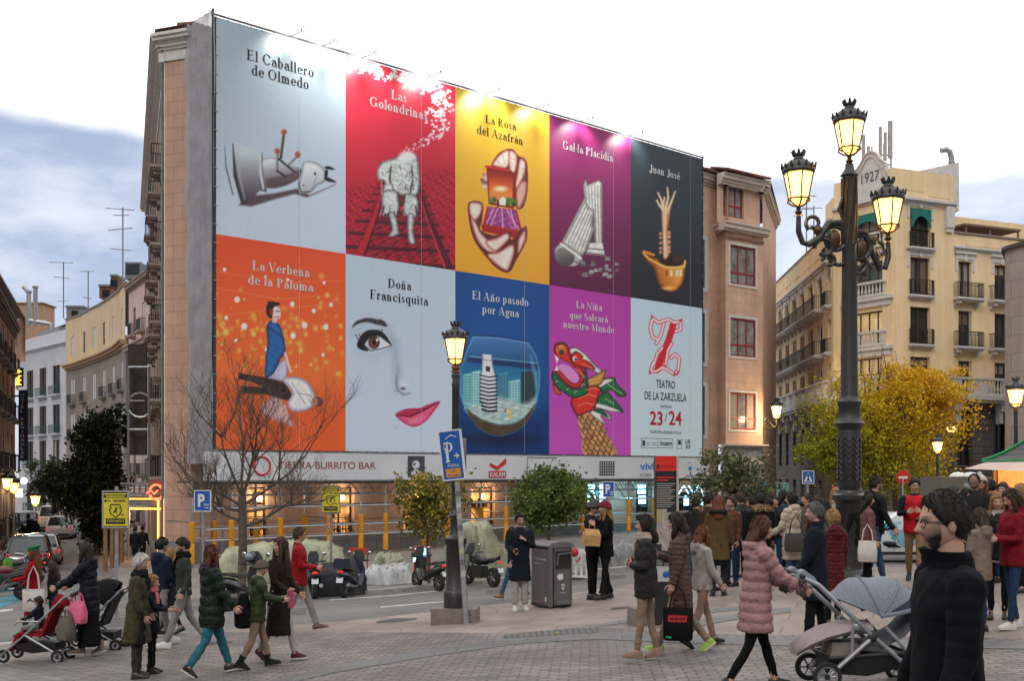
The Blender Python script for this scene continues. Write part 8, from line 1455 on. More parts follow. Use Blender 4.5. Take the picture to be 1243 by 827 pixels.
 if pants:
  pc,fit=pants;mb=MB();w_={'slim':.82,'mid':1,'wide':1.22,'flare':.9}[fit];mb.loft([[LU(S(x*.152*bulk,y*.115,z))for x,y in((math.cos(a),math.sin(a))for a in np.linspace(0,2*PI,14,endpoint=False))]for z in(.84,.92,1.02)],pc)
  for hip,kn,an,s_,f in legs:fl=1.7 if fit=='flare' else 1;mb.tube([hip+Vector((0,0,.03*k)),hip+(kn-hip)*.25,kn,kn+(an-kn)*.4,an+Vector((0,0,.02*k))],[.094*k*bulk**.5,.09*k*w_,.064*k*w_,.062*k*w_,.052*k*w_*fl],pc,10)
  remesh(mb,'trousers',root,pc,.016*max(k,.75),4,None,sd,.007)
 if skirt:
  sc_,hem,fl=skirt;mb=MB();mb.loft([[Vector((p.x,p.y,p.z))+up_ for p in(S(x*w,y*w*.8+.01,z)for x,y in((math.cos(a),math.sin(a))for a in np.linspace(0,2*PI,20,endpoint=False)))]for z,w in((1.0,.145),(.9,.165),(.6,.165+fl*.4),(hem,.165+fl))],sc_);remesh(mb,'skirt',root,sc_,.018,4,None,sd,.012)
 tp=dict(col=None,hem=.78,puff=None,flare=.0,thick=1.0,open=False);tp.update(top);cm=tp['col'];tk=tp['thick'];mb=MB();hem=tp['hem'];hw=.155*bulk*tk;A14=np.linspace(0,2*PI,18,endpoint=False)
 prof=[(1.475,.062,.062,-.012),(1.45,.105,.08,-.01),(1.415,sw*.92,.098*tk,-.004),(1.3,sw*1.0*tk,.122*tk,.006),(1.12,(.142 if fem else .168)*bulk*tk,.116*tk,.004),(.96,hw*1.06,.122*tk*(bulk**.5),0)]
 if hem<.96:n_=max(1,int((.96-hem)/.12));prof+=[(.96+(hem-.96)*j/n_,hw*1.08+tp['flare']*j/n_,(.126*tk+tp['flare']*.8*j/n_),0)for j in range(1,n_+1)]
 sf_=math.sin(R(st))*.1 if hem<.8 else 0
 mb.loft([[LU(S(x*w,y*dp+oy+(sf_*(.9-z)*(1 if y>0 else-1)if z<.9 else 0),z))for x,y in((math.copysign(abs(math.cos(a))**.85,math.cos(a)),math.sin(a))for a in A14)]for z,w,dp,oy in prof],cm)
 ar=.062*tk*bulk**.4;segs=[((0,0,(hem-.1)*k+dz),(0,0,1.5*k+dz),0)]
 for sh,elb,wr,d2,s_ in am:
  mb.tube([sh+Vector((-s_*.05*k,0,.0)),sh+Vector((0,0,-.012*k)),sh+(elb-sh)*.35,elb,elb+(wr-elb)*.5,wr+d2*.012*k],[ar*1.05*k,ar*1.12*k,ar*1.0*k,ar*.86*k,ar*.78*k,ar*.66*k],cm,12);segs+=[(tuple(sh),tuple(elb),1.0),(tuple(elb),tuple(wr),1.0+.29*k)]
 if tp.get('collar',1):mb.tube([nb+Vector((0,-.005*k,-.02*k)),nb+Vector((0,.0,.03*k)),nb+Vector((0,.004*k,(.055+tp.get('collar_h',0))*k))],[.082*k,.074*k,.072*k],cm,16)
 if hood=='down':q=LU(S(0,-.085,1.47));mb.ball(q,(.125*k,.075*k,.07*k),cm,14,8);mb.ball(q+Vector((0,-.03*k,-.06*k)),(.1*k,.05*k,.085*k),cm,12,8)
 remesh(mb,tp.get('name','coat'),root,cm,(.0165 if not child else .014)*(.85 if D<12 else 1),4,(tp['puff'][0],tp['puff'][1],segs)if tp['puff']else None,sd+7,tp.get('fold',.007))
 if tp.get('zip'):zb=MB();zb.tube([LU(S(0,.102*tk+.012,1.44)),LU(S(0,.128*tk+.014,1.3)),LU(S(0,.126*tk+.014,.97)),LU(S(0,.13*tk+tp['flare']*.8+.012,hem+.05))],.006*k,tp['zip'],5);zb.build('zip',root)
 if vest:vb=MB();vm,vh=vest;vb.loft([[LU(S(x*w,y*dp+oy,z))for x,y in((math.cos(a),math.sin(a))for a in A14)]for z,w,dp,oy in((1.47,.085,.078,-.01),(1.43,.155,.1,-.006),(1.36,.183,.125,.004),(1.2,.192,.136,.006),(1.0,.186,.14,.002),(vh,.186,.142,0))],vm);remesh(vb,'vest',root,vm,.016,3,(.12,.004,[segs[0]]),sd+2,.006)
 if fur:
  fb=MB();r=random.Random(sd);fm,fr_=fur;q=LU(S(0,-.075,1.49))
  for i in range(420):a=r.uniform(0,2*PI);t=r.uniform(0,2*PI);p=q+Vector((math.cos(a)*.135*k,math.sin(a)*.085*k+.0,abs(math.sin(a))*.02*k-.02*k));n_=Vector((math.cos(a)*math.cos(t),math.sin(a)*math.cos(t),math.sin(t)));fb.tube([p+n_*.012*k,p+n_*(.03+r.uniform(0,.025))*k*fr_],[.011*k,.002],fm,3,cap=False)
  fb.ring(q-Vector((0,0,.01*k)),.13*k,.026*k,fm,'z',18,6,sy=.65);fb.build('fur_trim',root)
 if scarf:sb=MB();sb.ring(LU(S(0,.0,1.475)),.085*k,.042*k,scarf,'z',20,8,sy=1.0);sb.ring(LU(S(0,.01,1.515)),.078*k,.034*k,scarf,'z',20,8);sb.tube([LU(S(.03,.09,1.47)),LU(S(.05,.13,1.38)),LU(S(.05,.14,1.24))],[.03*k,.045*k,.04*k],scarf,8,flat=.45);sb.build('scarf',root)
 if hood=='up':hb=MB();w_,f2=hair_shell(v,dd,'hood',thick=.034,seed=sd);hb.add([tuple(p)for p in(w_@RT.T*hk+np.array(hc))],f2,cm);hb.tube([hc+rt@Vector((0,-.03*hk,-.07*hk)),nb+Vector((0,-.01*k,.0)),nb+Vector((0,-.01*k,-.05*k))],[.1*k,.11*k,.12*k],cm,14);hb.build('hood',root,smooth=70)
 if hair[0]!='none':
  hs,hcol=hair[0],hair[1];hm=M('hair_%d_%d_%d'%tuple(int(x*1000)for x in hcol),tuple(c*.8 for c in hcol),.5,.45,26,.4,120,spec=.22);hbm=MB();sty={'short':'short','long':'long','bob':'long','bun':'long','curly':'short','bald':'bald','pony':'long'}[hs];rec=hair[2]if len(hair)>2 else 0.;w_,f2=hair_shell(v,dd,sty,thick=.03 if hs=='curly' else(.014 if hs in('bun','bald')or D<8 else .019),seed=sd,recede=rec);wsh=w_;hbm.add([tuple(p)for p in(w_@RT.T*hk+np.array(hc))],f2,hm)
  L={'long':hair[3]if len(hair)>3 else .3,'bob':.1,'pony':.22}.get(hs,0)
  if L:
   rg=[];n_=10;nv=26
   for i in range(n_+1):
    t=i/n_;z=.035-t*(L+.11+.035);y=-.045-.035*min(1,t*1.6)-(.02*t);w_=(.078+.022*min(1,t*2.2)-.035*max(0,t-.7))*(1 if hs!='pony' else max(.35,1-t*1.3));dp=(.062+.012*t)*(1 if hs!='pony' else .6);base=Vector((0,0,0));r_=[]
    for j in range(nv):a=2*PI*j/nv;wv=1+.07*math.sin(j*3.1+t*4+sd)+.05*math.sin(j*5.3-t*7);r_.append(hc+(rt@Vector((math.cos(a)*w_*wv,y+math.sin(a)*dp*wv,max(z,-.1))))*hk+Vector((0,0,min(0,z+.1)*hk))+Vector((.01*math.sin(t*5+j),0,.012*math.sin(j*2.7)*t))*hk)
    rg.append(r_)
   hbm.loft(rg,hm)
   if hs=='long':
    for s_ in(-1,1):hbm.tube([hc+(rt@Vector((s_*.062,.05,.06)))*hk,hc+(rt@Vector((s_*.085,.035,0)))*hk,hc+(rt@Vector((s_*.088,.03,-.08)))*hk,hc+(rt@Vector((s_*.08,.05,-.1)))*hk+Vector((0,0,-L*.5*hk)),hc+(rt@Vector((s_*.07,.06,-.1)))*hk+Vector((0,0,-L*.8*hk))],[.012*hk,.026*hk,.032*hk,.03*hk,.012*hk],hm,8)
  if hs=='bun':hbm.ball(hc+(rt@Vector((0,-.1,.03)))*hk,(.045*hk,.04*hk,.042*hk),hm,12,8)
  rn=random.Random(sd);fv=f2;nv_=1500 if D<8 else(320 if D<16 else 150);q_=.22 if D<8 else 1
  for i in range(nv_):
   f=fv[rn.randrange(len(fv))];p0=Vector(wsh[f[0]]);n_=Vector(dd[f[0]]);t_=Vector((rn.uniform(-.3,.3)*q_,-.55 if n_.y<.3 else rn.uniform(-.6,.2),-.6));t_=(t_-n_*t_.dot(n_)*.8);p1=p0+t_.normalized()*rn.uniform(.02,.042)*(.3+.7*q_)+n_*rn.uniform(.001,.009)*q_;p2=p0-n_*.004
   hbm.tube([hc+rt@p2*hk,hc+rt@(p0+(p1-p0)*.5+n_*.004)*hk,hc+rt@p1*hk],[.006*hk*q_,.005*hk*q_,.0006],hm,3,cap=False)
  hbm.build('hair',root,smooth=70)
 if hat and hat!='hood':
  kind,hcol2=hat;hm=hcol2;tb=MB();w_,f2=hair_shell(v,dd,'cap',thick=.034,seed=sd)
  if kind=='beanie':tb.add([tuple(p)for p in(w_@RT.T*hk+np.array(hc))],f2,hm);tb.ring(hc+(rt@Vector((0,-.012,.028)))*hk,.098*hk,.022*hk,hm,'z',24,8,sy=1.08,rot=rt@Matrix.Rotation(R(12),3,'X'))
  elif kind=='pompom':tb.add([tuple(p)for p in(w_@RT.T*hk+np.array(hc))],f2,hm);tb.ring(hc+(rt@Vector((0,-.012,.028)))*hk,.098*hk,.022*hk,hm,'z',24,8,sy=1.08,rot=rt@Matrix.Rotation(R(12),3,'X'));tb.ball(hc+(rt@Vector((0,-.02,.16)))*hk,.04*hk,hm,10,8)
  elif kind=='beret':tb.ball(hc+(rt@Vector((.0,-.025,.095)))*hk,(.118*hk,.125*hk,.046*hk),hm,18,10,rot=rt@Matrix.Rotation(R(-16),3,'X'));tb.ring(hc+(rt@Vector((0,-.012,.055)))*hk,.09*hk,.016*hk,hm,'z',22,6,sy=1.08,rot=rt);tb.ball(hc+(rt@Vector((0,-.035,.145)))*hk,.01*hk,hm,6,5)
  elif kind=='horns':
   tb.tube([hc+(rt@Vector((math.cos(a)*.088,0,math.sin(a)*.13)))*hk for a in np.linspace(.2,PI-.2,10)],.008*hk,m_red,5)
   for s_ in(-1,1):tb.tube([hc+(rt@Vector((s_*.04,0,.12)))*hk,hc+(rt@Vector((s_*.06,0,.16)))*hk,hc+(rt@Vector((s_*.045,0,.185)))*hk],[.02*hk,.015*hk,.003],M('toy_red',(.6,.03,.05),.5,.1),7)
  tb.build({'horns':'horned_headband'}.get(kind,kind if kind!='pompom' else 'beanie'),root,smooth=60)
 if glasses:
  gb=MB();gm=M('spectacle_frame',(.012,.012,.013),.3,0)if glasses!='sun' else M('sunglass_lens',(.01,.01,.012),.1,0)
  for s_ in(-1,1):
   c_=Vector((s_*.033,.092,.001));gb.tube([hc+(rt@(c_+Vector((math.cos(a)*.025,0,math.sin(a)*.019))))*hk for a in np.linspace(0,2*PI,15)],.0028*hk*(1 if D<9 else .65),gm,5);gb.tube([hc+(rt@Vector((s_*.057,.09,.006)))*hk,hc+(rt@Vector((s_*.083,.03,.006)))*hk,hc+(rt@Vector((s_*.084,-.01,.0)))*hk],.0028*hk*(1 if D<9 else .65),gm,5)
   if glasses=='sun':gb.ball(hc+(rt@c_)*hk,(.025*hk,.004*hk,.019*hk),gm,12,7,rot=rt)
  gb.tube([hc+(rt@Vector((-.009,.095,.004)))*hk,hc+(rt@Vector((.009,.095,.004)))*hk],.0028*hk*(1 if D<9 else .65),gm,5);gb.build('glasses',root)
 if shoes:
  sm_,so2,sft=(shoes+(0.,))[:3]
  for hip,kn,an,s_,f in legs:sb=MB();shoe_geo(sb,an,R(-s_*7),f,sm_,so2,k*(.94 if fem else 1.03),sft);sb.build('boot' if sft else 'shoe',root,smooth=45)
 root.location=g;root.rotation_euler=(0,0,R(-hd));rec=dict(root=root,k=k,am=am,hc=hc,up=up_,H=Hh,D=D,hd=hd,g=g);PEOPLE.append(rec);print('person %-52s H %.2f D %.1f'%(label[:52],Hh,D));return rec
def world(rec,p):return rec['g']+Matrix.Rotation(R(-rec['hd']),3,'Z')@Vector(p)
# ------------------------------------------------------------------ the crowd
c_blk,c_nav,c_dnav,c_olv,c_red,c_wine=cloth('black_quilt',(.016,.016,.019),.45),cloth('navy_cloth',(.022,.026,.042)),cloth('dark_navy_puffer',(.017,.02,.032),.5),cloth('olive_waxed',(.062,.056,.030),.6),cloth('red_wool',(.34,.012,.018)),cloth('wine_puffer',(.11,.018,.026),.5)
c_pink,c_brnp,c_brn,c_grn,c_jade,c_redj=cloth('dusty_pink_puffer',(.40,.245,.25),.5),cloth('bronze_brown_puffer',(.115,.075,.065),.42),cloth('dark_brown_wool',(.04,.022,.02)),cloth('dark_green_nylon',(.024,.034,.026),.38),cloth('moss_green_puffer',(.05,.062,.034),.55),cloth('crimson_jacket',(.33,.012,.022),.6)
c_camel,c_cream,c_fleece,c_khaki,c_mauve,c_beigej=cloth('olive_brown_parka',(.12,.085,.035)),cloth('cream_puffer',(.56,.49,.40),.55),cloth('white_fleece',(.52,.47,.45),.95,bump=.9,bs=110),cloth('khaki_jacket',(.11,.1,.08)),cloth('mauve_quilt',(.21,.105,.105),.6),cloth('beige_leatherette',(.25,.2,.16),.5)
c_gry,c_dgry,c_slate,c_choc,c_vest=cloth('charcoal_wool',(.035,.034,.037)),cloth('dark_grey_quilt',(.04,.038,.037),.45),cloth('slate_green_jacket',(.05,.055,.05)),cloth('chocolate_leather',(.06,.032,.022),.5),cloth('bright_red_vest',(.62,.02,.03),.6)
p_jean,p_teal,p_wht,p_bei,p_lgr,p_blk,p_tan,p_oliv,p_djean=cloth('blue_denim',(.07,.12,.19)),cloth('teal_denim',(.05,.17,.21)),cloth('off_white_cotton',(.46,.43,.40)),cloth('beige_cotton',(.30,.225,.165)),cloth('light_grey_cotton',(.30,.28,.27)),cloth('black_cotton',(.014,.014,.016)),cloth('tan_chino',(.33,.22,.12)),cloth('olive_trouser',(.05,.047,.035)),cloth('dark_denim',(.03,.06,.115))
s_wht,s_blk,s_brn,s_tan,s_lime,s_bei,s_sole,s_dsole=M('white_trainer',(.5,.48,.46),.6,.1,9),M('black_shoe',(.016,.015,.015),.35,.2,9),M('brown_leather_shoe',(.09,.035,.018),.45,.25,9),M('tan_suede_boot',(.27,.12,.05),.9,.2,9),M('lime_trainer',(.25,.4,.06),.6,.2,9),M('taupe_suede',(.2,.13,.1),.85,.2,9),M('pale_sole',(.5,.48,.44),.7,.1),M('dark_sole',(.02,.02,.02),.8,0)
f_tan,f_grey,f_blk=M('tan_fur',(.30,.19,.10),.9,.3,20),M('grey_brown_fur',(.12,.085,.08),.9,.3,20),M('black_fur',(.018,.016,.017),.9,.3,20);k_scarf,k_green,k_wine,k_gr,k_crm,k_knit=M('beige_scarf',(.30,.24,.2),.95,.3,14,.4),M('green_felt',(.008,.12,.045),.9,.15),M('wine_knit',(.16,.015,.03),.95,.2,30,.5,120),M('grey_knit',(.05,.052,.056),.95,.2,30,.5,120),M('cream_knit',(.5,.42,.38),.95,.15,30,.5,120),M('brown_knit',(.1,.065,.05),.95,.2,30,.5,120)
H_blk,H_dk,H_br,H_aub,H_red,H_bl,H_gry,H_wht=(.012,.01,.009),(.024,.016,.012),(.05,.028,.017),(.085,.03,.016),(.14,.05,.018),(.30,.17,.075),(.10,.095,.09),(.55,.53,.5)
def bag(name,label,cat,build,loc,hd=0):
 o=thing(name,label,cat,(0,0,0));build(o);o.location=loc;o.rotation_euler=(0,0,R(-hd));return o
def soft_bag(m,w,h,d,straps=None,taper=.9,strap_m=None,text=None,tm=None,flap=None):
 def f(o):
  mb=MB();mb.loft([[Vector((x*w/2*k,y*d/2*k2,z))for x,y in((math.copysign(abs(math.cos(a))**.5,math.cos(a)),math.copysign(abs(math.sin(a))**.7,math.sin(a)))for a in np.linspace(0,2*PI,16,endpoint=False))]for z,k,k2 in((-h,.86,.8),(-h*.95,.97,1.1),(-h*.5,1,1.15),(-h*.12,taper,.7),(0,taper,.35))],m);b=mb.build('bag_body',o,smooth=50)
  if straps:
   mb=MB()
   for y in(-d*.25,d*.25):mb.tube([(-w*.28,y,-.02),(-w*.2,y*.6,straps*.6),(0,y*.3,straps),(w*.2,y*.6,straps*.6),(w*.28,y,-.02)],.011,strap_m or m,6)
   mb.build('strap',o)
  if text:
   mb=MB();v,fc,x0,x1,y0,y1=text_geo(text,.03)
   for s_ in(1,-1):mb.add([Vector((s_*((x-x0)/(x1-x0)-.5)*w*.56,-s_*(d/2*1.16+.004),-h*.55+(y-y0)/(y1-y0)*h*.16))for x,y in v],fc,tm)
   mb.build('print',b,smooth=0)
 return f
def phone(label,rec,i,off=(0,.05,.03)):
 sh,el,wr,d2,s_=rec['am'][i];o=thing('phone',label,'phone',(0,0,0));mb=MB();mb.box((0,0,0),(.072,.009,.145),M('phone_body',(.012,.012,.014),.25,0));mb.build('case',o,smooth=0);mb=MB();mb.box((0,-.0055,0),(.064,.003,.132),M('phone_screen',(.04,.05,.06),.1,0));mb.build('screen',o,smooth=0);o.location=world(rec,wr+d2*.09*rec['k']+Vector(off));o.rotation_euler=(R(-50),0,R(180-rec['hd']+180));return o
W_=(24,4,16)
P1=person('woman in a red coat and green beret with long auburn hair and a white tote',41,666,776,262,fem=True,top=dict(col=c_red,hem=.42,flare=.05),pants=(p_blk,'slim'),shoes=(s_blk,s_dsole,.25),hair=('long',H_red,0,.34),hat=('beret',k_green),arms=((25,6,55,10,'glove'),(10,8,45,10,'glove')),stride=12)
bag('tote_bag','white canvas tote bag on the shoulder of the woman in a red coat','bag',soft_bag(M('white_canvas',(.5,.46,.44),.85,.12,8),.38,.4,.1,.42,1.0,text='AB',tm=m_ic),world(P1,Vector((-.24,-.06,.98))*P1['k']),172)
person('child in a black jacket standing behind the woman in red',64,684,772,250,top=dict(col=c_blk,hem=.8),pants=(p_djean,'mid'),shoes=(s_blk,s_dsole),hair=('long',H_br,0,.16),child=True,fem=True)
P4=person('woman in a dark navy quilted coat and long black skirt pushing a pushchair',109,664,798,268,fem=True,top=dict(col=c_dnav,hem=.6,puff=(.11,.018),thick=1.1),skirt=(cloth('black_skirt',(.012,.012,.013)),.12,.05),pants=(p_blk,'mid'),shoes=(s_bei,s_sole,.12),hair=('long',H_dk,0,.2),hood='down',arms=((42,6,18,0,'grip'),(38,6,20,0,'grip')),lean=5,stride=8)
P6=person('elderly woman with white hair in a long olive coat',166,676,824,82,fem=True,top=dict(col=c_olv,hem=.5,flare=.075,puff=(.16,.008),thick=1.12),pants=(p_oliv,'wide'),shoes=(s_blk,s_dsole),hair=('curly',H_wht),arms=((4,8,18,5),(2,8,22,8)),lean=4,bulk=1.12,look=(15,-5),scarf=cloth('dark_scarf',(.02,.02,.025)))
bag('handbag','small black handbag hung at the hip of the elderly woman','bag',soft_bag(cloth('black_leather',(.016,.015,.016),.4),.24,.17,.1,.3),world(P6,Vector((.24,.12,.72))*P6['k']),80)
person('small girl with fair hair in a navy coat and pink scarf beside the elderly woman',184,700,818,95,fem=True,top=dict(col=c_nav,hem=.72,flare=.03),pants=(p_blk,'slim'),shoes=(s_blk,s_dsole,.1),hair=('pony',H_bl),scarf=M('pink_scarf',(.5,.14,.16),.9,.2,9),child=True,arms=((20,10,60,10),(35,10,50)))
person('man in a dark blue hooded jacket and pale trousers seen from behind',196,655,786,40,top=dict(col=cloth('dark_blue_shell',(.022,.026,.05)),hem=.74),pants=(p_lgr,'mid'),shoes=(s_wht,s_sole),hair=('short',H_blk),hood='down',arms=((8,6,20),(10,6,25)),stride=16,look=(0,-4))
person('fair haired woman in a long black coat between two men',207,668,772,250,fem=True,top=dict(col=c_gry,hem=.5,flare=.03),pants=(p_blk,'slim'),shoes=(s_blk,s_dsole),hair=('long',H_bl,0,.2),stride=12)
person('bearded man in a slate green jacket with a dark collar looking down',223,653,786,248,top=dict(col=c_slate,hem=.84,puff=(.2,.006)),pants=(p_lgr,'mid'),shoes=(s_wht,s_sole),hair=('short',H_blk),beard=.75,scarf=cloth('dark_collar',(.014,.014,.016)),arms=((-8,8,30),(14,8,25)),stride=20,look=(0,-16))
for px,lab,D in((164,'dark figure walking away on the left inside the lit passage',51),(173,'second dark figure walking away inside the lit passage',52)):person(lab,px,644,690,5,H=1.74,D=D,top=dict(col=c_blk,hem=.75),pants=(p_blk,'mid'),shoes=(s_blk,s_dsole),hair=('short',H_blk),stride=12)
person('woman with auburn hair in a shiny dark green puffer coat and teal jeans',257,663,820,62,fem=True,top=dict(col=c_grn,hem=.66,puff=(.125,.022),thick=1.2),pants=(p_teal,'mid'),shoes=(s_blk,s_sole),hair=('long',H_aub,0,.26),hood='down',arms=((-6,10,15),(18,10,20)),stride=19,bulk=1.08)
P13=person('young person in a moss green jacket with the hood up and beige trousers',312,684,812,72,top=dict(col=c_jade,hem=.76,puff=(.14,.014),thick=1.12),pants=(p_bei,'mid'),shoes=(cloth('dark_boot',(.03,.027,.022),.6),s_dsole,.1),hair=('none',H_br),hat=('beanie',k_knit),hood='down',arms=((20,6,60,20),(28,6,55,20)),stride=15,lean=5,look=(0,-10))
bag('backpack','black soft backpack on the moss green jacket','bag',soft_bag(cloth('black_nylon',(.014,.015,.018),.5),.34,.46,.2),world(P13,Vector((-.1,-.22,1.26))*P13['k']),72)
P14=person('long haired woman in a dark brown long coat and white trousers',339,655,803,118,fem=True,top=dict(col=c_brn,hem=.36,flare=.05),pants=(p_wht,'mid'),shoes=(cloth('burgundy_trainer',(.1,.03,.04),.6),s_sole),hair=('long',H_br,0,.34),arms=((6,8,40,6),(18,8,45,8)),stride=16,look=(112,4))
bag('folder','pink red folder in the hand of the woman in the brown coat','folder',lambda o:[None,(lambda mb:(mb.box((0,0,0),(.025,.07,.24),M('pink_folder',(.35,.06,.1),.5,.1)),mb.build('cover',o,smooth=0)))(MB())][0],world(P14,P14['am'][1][2]+Vector((.02,.08,-.1))),60)
P15=person('man with glasses in a crimson jacket and pale trousers walking right',363,640,767,88,top=dict(col=c_redj,hem=.80,puff=(.3,.006),thick=1.06),pants=(p_lgr,'mid'),shoes=(s_brn,s_sole),hair=('short',H_br,.012),glasses=True,arms=((8,6,70,15,'grip'),(15,6,68,15,'grip')),stride=21,look=(-6,-4));phone('phone held by the man in the crimson jacket',P15,1)
person('woman in blue jeans and tan boots hidden behind the navy coated man',622,640,727,270,fem=True,top=dict(col=c_nav,hem=.78),pants=(p_jean,'mid'),shoes=(s_tan,s_dsole,.2),hair=('bun',H_blk),stride=20)
P17=person('man in a long navy coat smoking with a phone in his hand',631,625,741,172,top=dict(col=c_nav,hem=.52,flare=.03,thick=1.08),pants=(p_wht,'wide'),shoes=(s_wht,s_sole),hair=('short',H_blk,.01),glasses=True,beard=.3,arms=((10,10,126,36,'point'),(14,8,62,22,'grip')),look=(-8,-10));phone('phone held low by the man in the long navy coat',P17,1,(0,.02,.02))
P18=person('man in a grey beanie and dark jacket behind the woman in a wine beanie',719,611,728,120,top=dict(col=cloth('dark_olive_bomber',(.03,.03,.027)),hem=.84),pants=(p_blk,'mid'),shoes=(s_blk,s_dsole),hair=('short',H_blk),hat=('beanie',k_gr),arms=((12,6,85,25,'grip'),(10,6,85,25)),look=(-10,-12));phone('phone held by the man in the grey beanie',P18,1)
P19=person('woman in a wine red beanie and black furry coat with flared trousers',735,611,728,255,fem=True,top=dict(col=cloth('black_furry_coat',(.013,.012,.013),.9,bump=1.2,bs=45),hem=.76,thick=1.12,fold=.014),pants=(cloth('black_crepe',(.016,.016,.018)),'flare'),shoes=(s_blk,s_dsole),hair=('long',H_bl,0,.2),hat=('beanie',k_wine),arms=((25,8,118,20),(20,8,80,10)),stride=6)
o=thing('paper_bag','brown paper bag held by the woman in the wine beanie','bag',(0,0,0));mb=MB();mb.loft([[Vector((x*w,y*d,z))for x,y in((-1,-1),(1,-1),(1,1),(-1,1))]for z,w,d in((-.3,.15,.075),(-.1,.16,.09),(0,.14,.03),(.02,.14,.012))],M('kraft_paper',(.42,.24,.10),.8,.2,9,.4,25));mb.tube([(-.06,0,.02),(-.04,0,.16),(.04,0,.16),(.06,0,.02)],.006,M('kraft_paper'),5);mb.build('bag_body',o,smooth=20);q=at(718.5,P19['D']-.28,644);o.location=q;o.rotation_euler=(0,R(4),R(18))
P20=person('woman with a dark bob in a dark quilted jacket and scarf',784,632,804,284,fem=True,top=dict(col=c_dgry,hem=.74,puff=(.15,.01),thick=1.1),pants=(p_bei,'slim'),shoes=(s_bei,s_bei),hair=('bob',H_blk),scarf=k_scarf,arms=((0,12,95,45),(4,10,100,48)),stride=7,bulk=1.12,look=(-10,0))
P21=person('woman in a long bronze brown quilted coat with lime trainers',826,622,793,276,fem=True,top=dict(col=c_brnp,hem=.52,puff=(.062,.013),thick=1.1),pants=(p_bei,'slim'),shoes=(s_lime,s_sole),hair=('long',H_dk,0,.12),hood='down',arms=((4,8,12),(10,8,105,20)),stride=20,lean=3,look=(0,-8))
def tote(o):
 soft_bag(cloth('black_tote',(.013,.013,.014),.7),.36,.40,.1,.26,1.0)(o);mb=MB();m_=M('tote_red',(.42,.02,.035),.7,.1)
 for s_ in(1,-1):
  Y=-s_*.0635;mb.poly([(s_*x,Y,z)for x,z in((-.12,-.17),(.1,-.17),(.11,-.09),(-.12,-.085))],m_)
  for x0,x1 in((-.09,-.05),(-.04,0),(.015,.05),(.06,.08)):mb.poly([(s_*x,Y-s_*.003,z)for x,z in((x0,-.145),(x1,-.145),(x1,-.115),(x0,-.115))],M('tote_dark_letter',(.08,.01,.012),.7,0))
  mb.poly([(s_*x,Y,z)for x,z in((-.15,-.36),(-.08,-.37),(-.08,-.345),(-.14,-.335))],M('tote_green',(.0,.3,.16),.6,0))
 mb.build('print',o,smooth=0)
bag('tote_bag','black tote bag with red lettering held by the woman in the bronze coat','bag',tote,at(823,P21['D']-.3,738),8)
person('girl with light brown hair in a white fleece and beige leggings',852,640,786,74,fem=True,top=dict(col=c_fleece,hem=.82,thick=1.1,fold=.01),pants=(cloth('blush_legging',(.36,.25,.2)),'slim'),shoes=(s_blk,s_dsole),hair=('long',H_red,0,.16),hood='down',arms=((2,8,20),(12,8,20)),stride=17)
person('auburn haired woman in an olive brown parka and black boots seen from behind',872,604,724,12,fem=True,top=dict(col=c_camel,hem=.62,flare=.02,thick=1.08),skirt=(p_blk,.52,.01),pants=(cloth('sheer_tights',(.035,.025,.025)),'slim'),shoes=(s_blk,s_dsole,.3),hair=('long',H_red,0,.16),fur=(f_blk,.8))
person('dark haired man in a dark brown jacket beside the olive brown parka',861,601,718,60,top=dict(col=c_choc,hem=.82),pants=(p_djean,'mid'),shoes=(s_blk,s_dsole),hair=('short',H_dk),look=(20,0))
person('man in a tan leather jacket facing the woman in the parka',888,605,712,235,top=dict(col=cloth('tan_leather',(.13,.06,.035),.5),hem=.84),pants=(p_djean,'mid'),shoes=(s_blk,s_dsole),hair=('short',H_br,.015),beard=.3)
person('dark haired person in a black coat with tan fur on the hood',923,601,716,350,top=dict(col=c_blk,hem=.74,thick=1.18),pants=(p_jean,'mid'),shoes=(s_blk,s_dsole),hair=('short',H_blk),fur=(f_tan,1.5),bulk=1.1)
P27=person('woman in a long cream puffer coat with a large black shoulder bag',961,600,716,318,fem=True,top=dict(col=c_cream,hem=.54,puff=(.17,.022),thick=1.2),pants=(p_jean,'mid'),shoes=(s_wht,s_sole),hair=('bun',H_blk),hood='down',arms=((15,8,40),(12,10,50)),look=(-25,0))
bag('shoulder_bag','large black patterned shoulder bag on the cream puffer coat','bag',soft_bag(M('woven_black',(.03,.026,.024),.7,.5,60),.42,.34,.16,.34),at(966,P27['D']-.42,648),10)
for px,yt,yf,hd,lab,kw in((906,606,700,160,'brown haired woman glimpsed behind the fur hooded coat',dict(fem=True,top=dict(col=c_brn,hem=.7),hair=('long',H_br,0,.15))),(941,604,696,200,'person in dark clothes in the crowd left of the cream coat',dict(top=dict(col=c_blk,hem=.8),hair=('short',H_dk))),(979,601,702,250,'young man in a khaki jacket right of the cream coat',dict(top=dict(col=c_khaki,hem=.8),hair=('short',H_br))),(993,603,708,340,'brown haired woman seen from behind near the triple lamp',dict(fem=True,top=dict(col=c_choc,hem=.7),hair=('bun',H_br),scarf=k_scarf))):person(lab,px,yt,yf,hd,pants=(p_djean,'mid'),shoes=(s_blk,s_dsole),**kw)
person('fair haired woman wearing a red horned headband and beige scarf',1014,594,700,186,fem=True,top=dict(col=c_blk,hem=.74),pants=(p_blk,'slim'),shoes=(s_blk,s_dsole),hair=('long',H_bl,0,.3),hat=('horns',None),scarf=k_scarf)
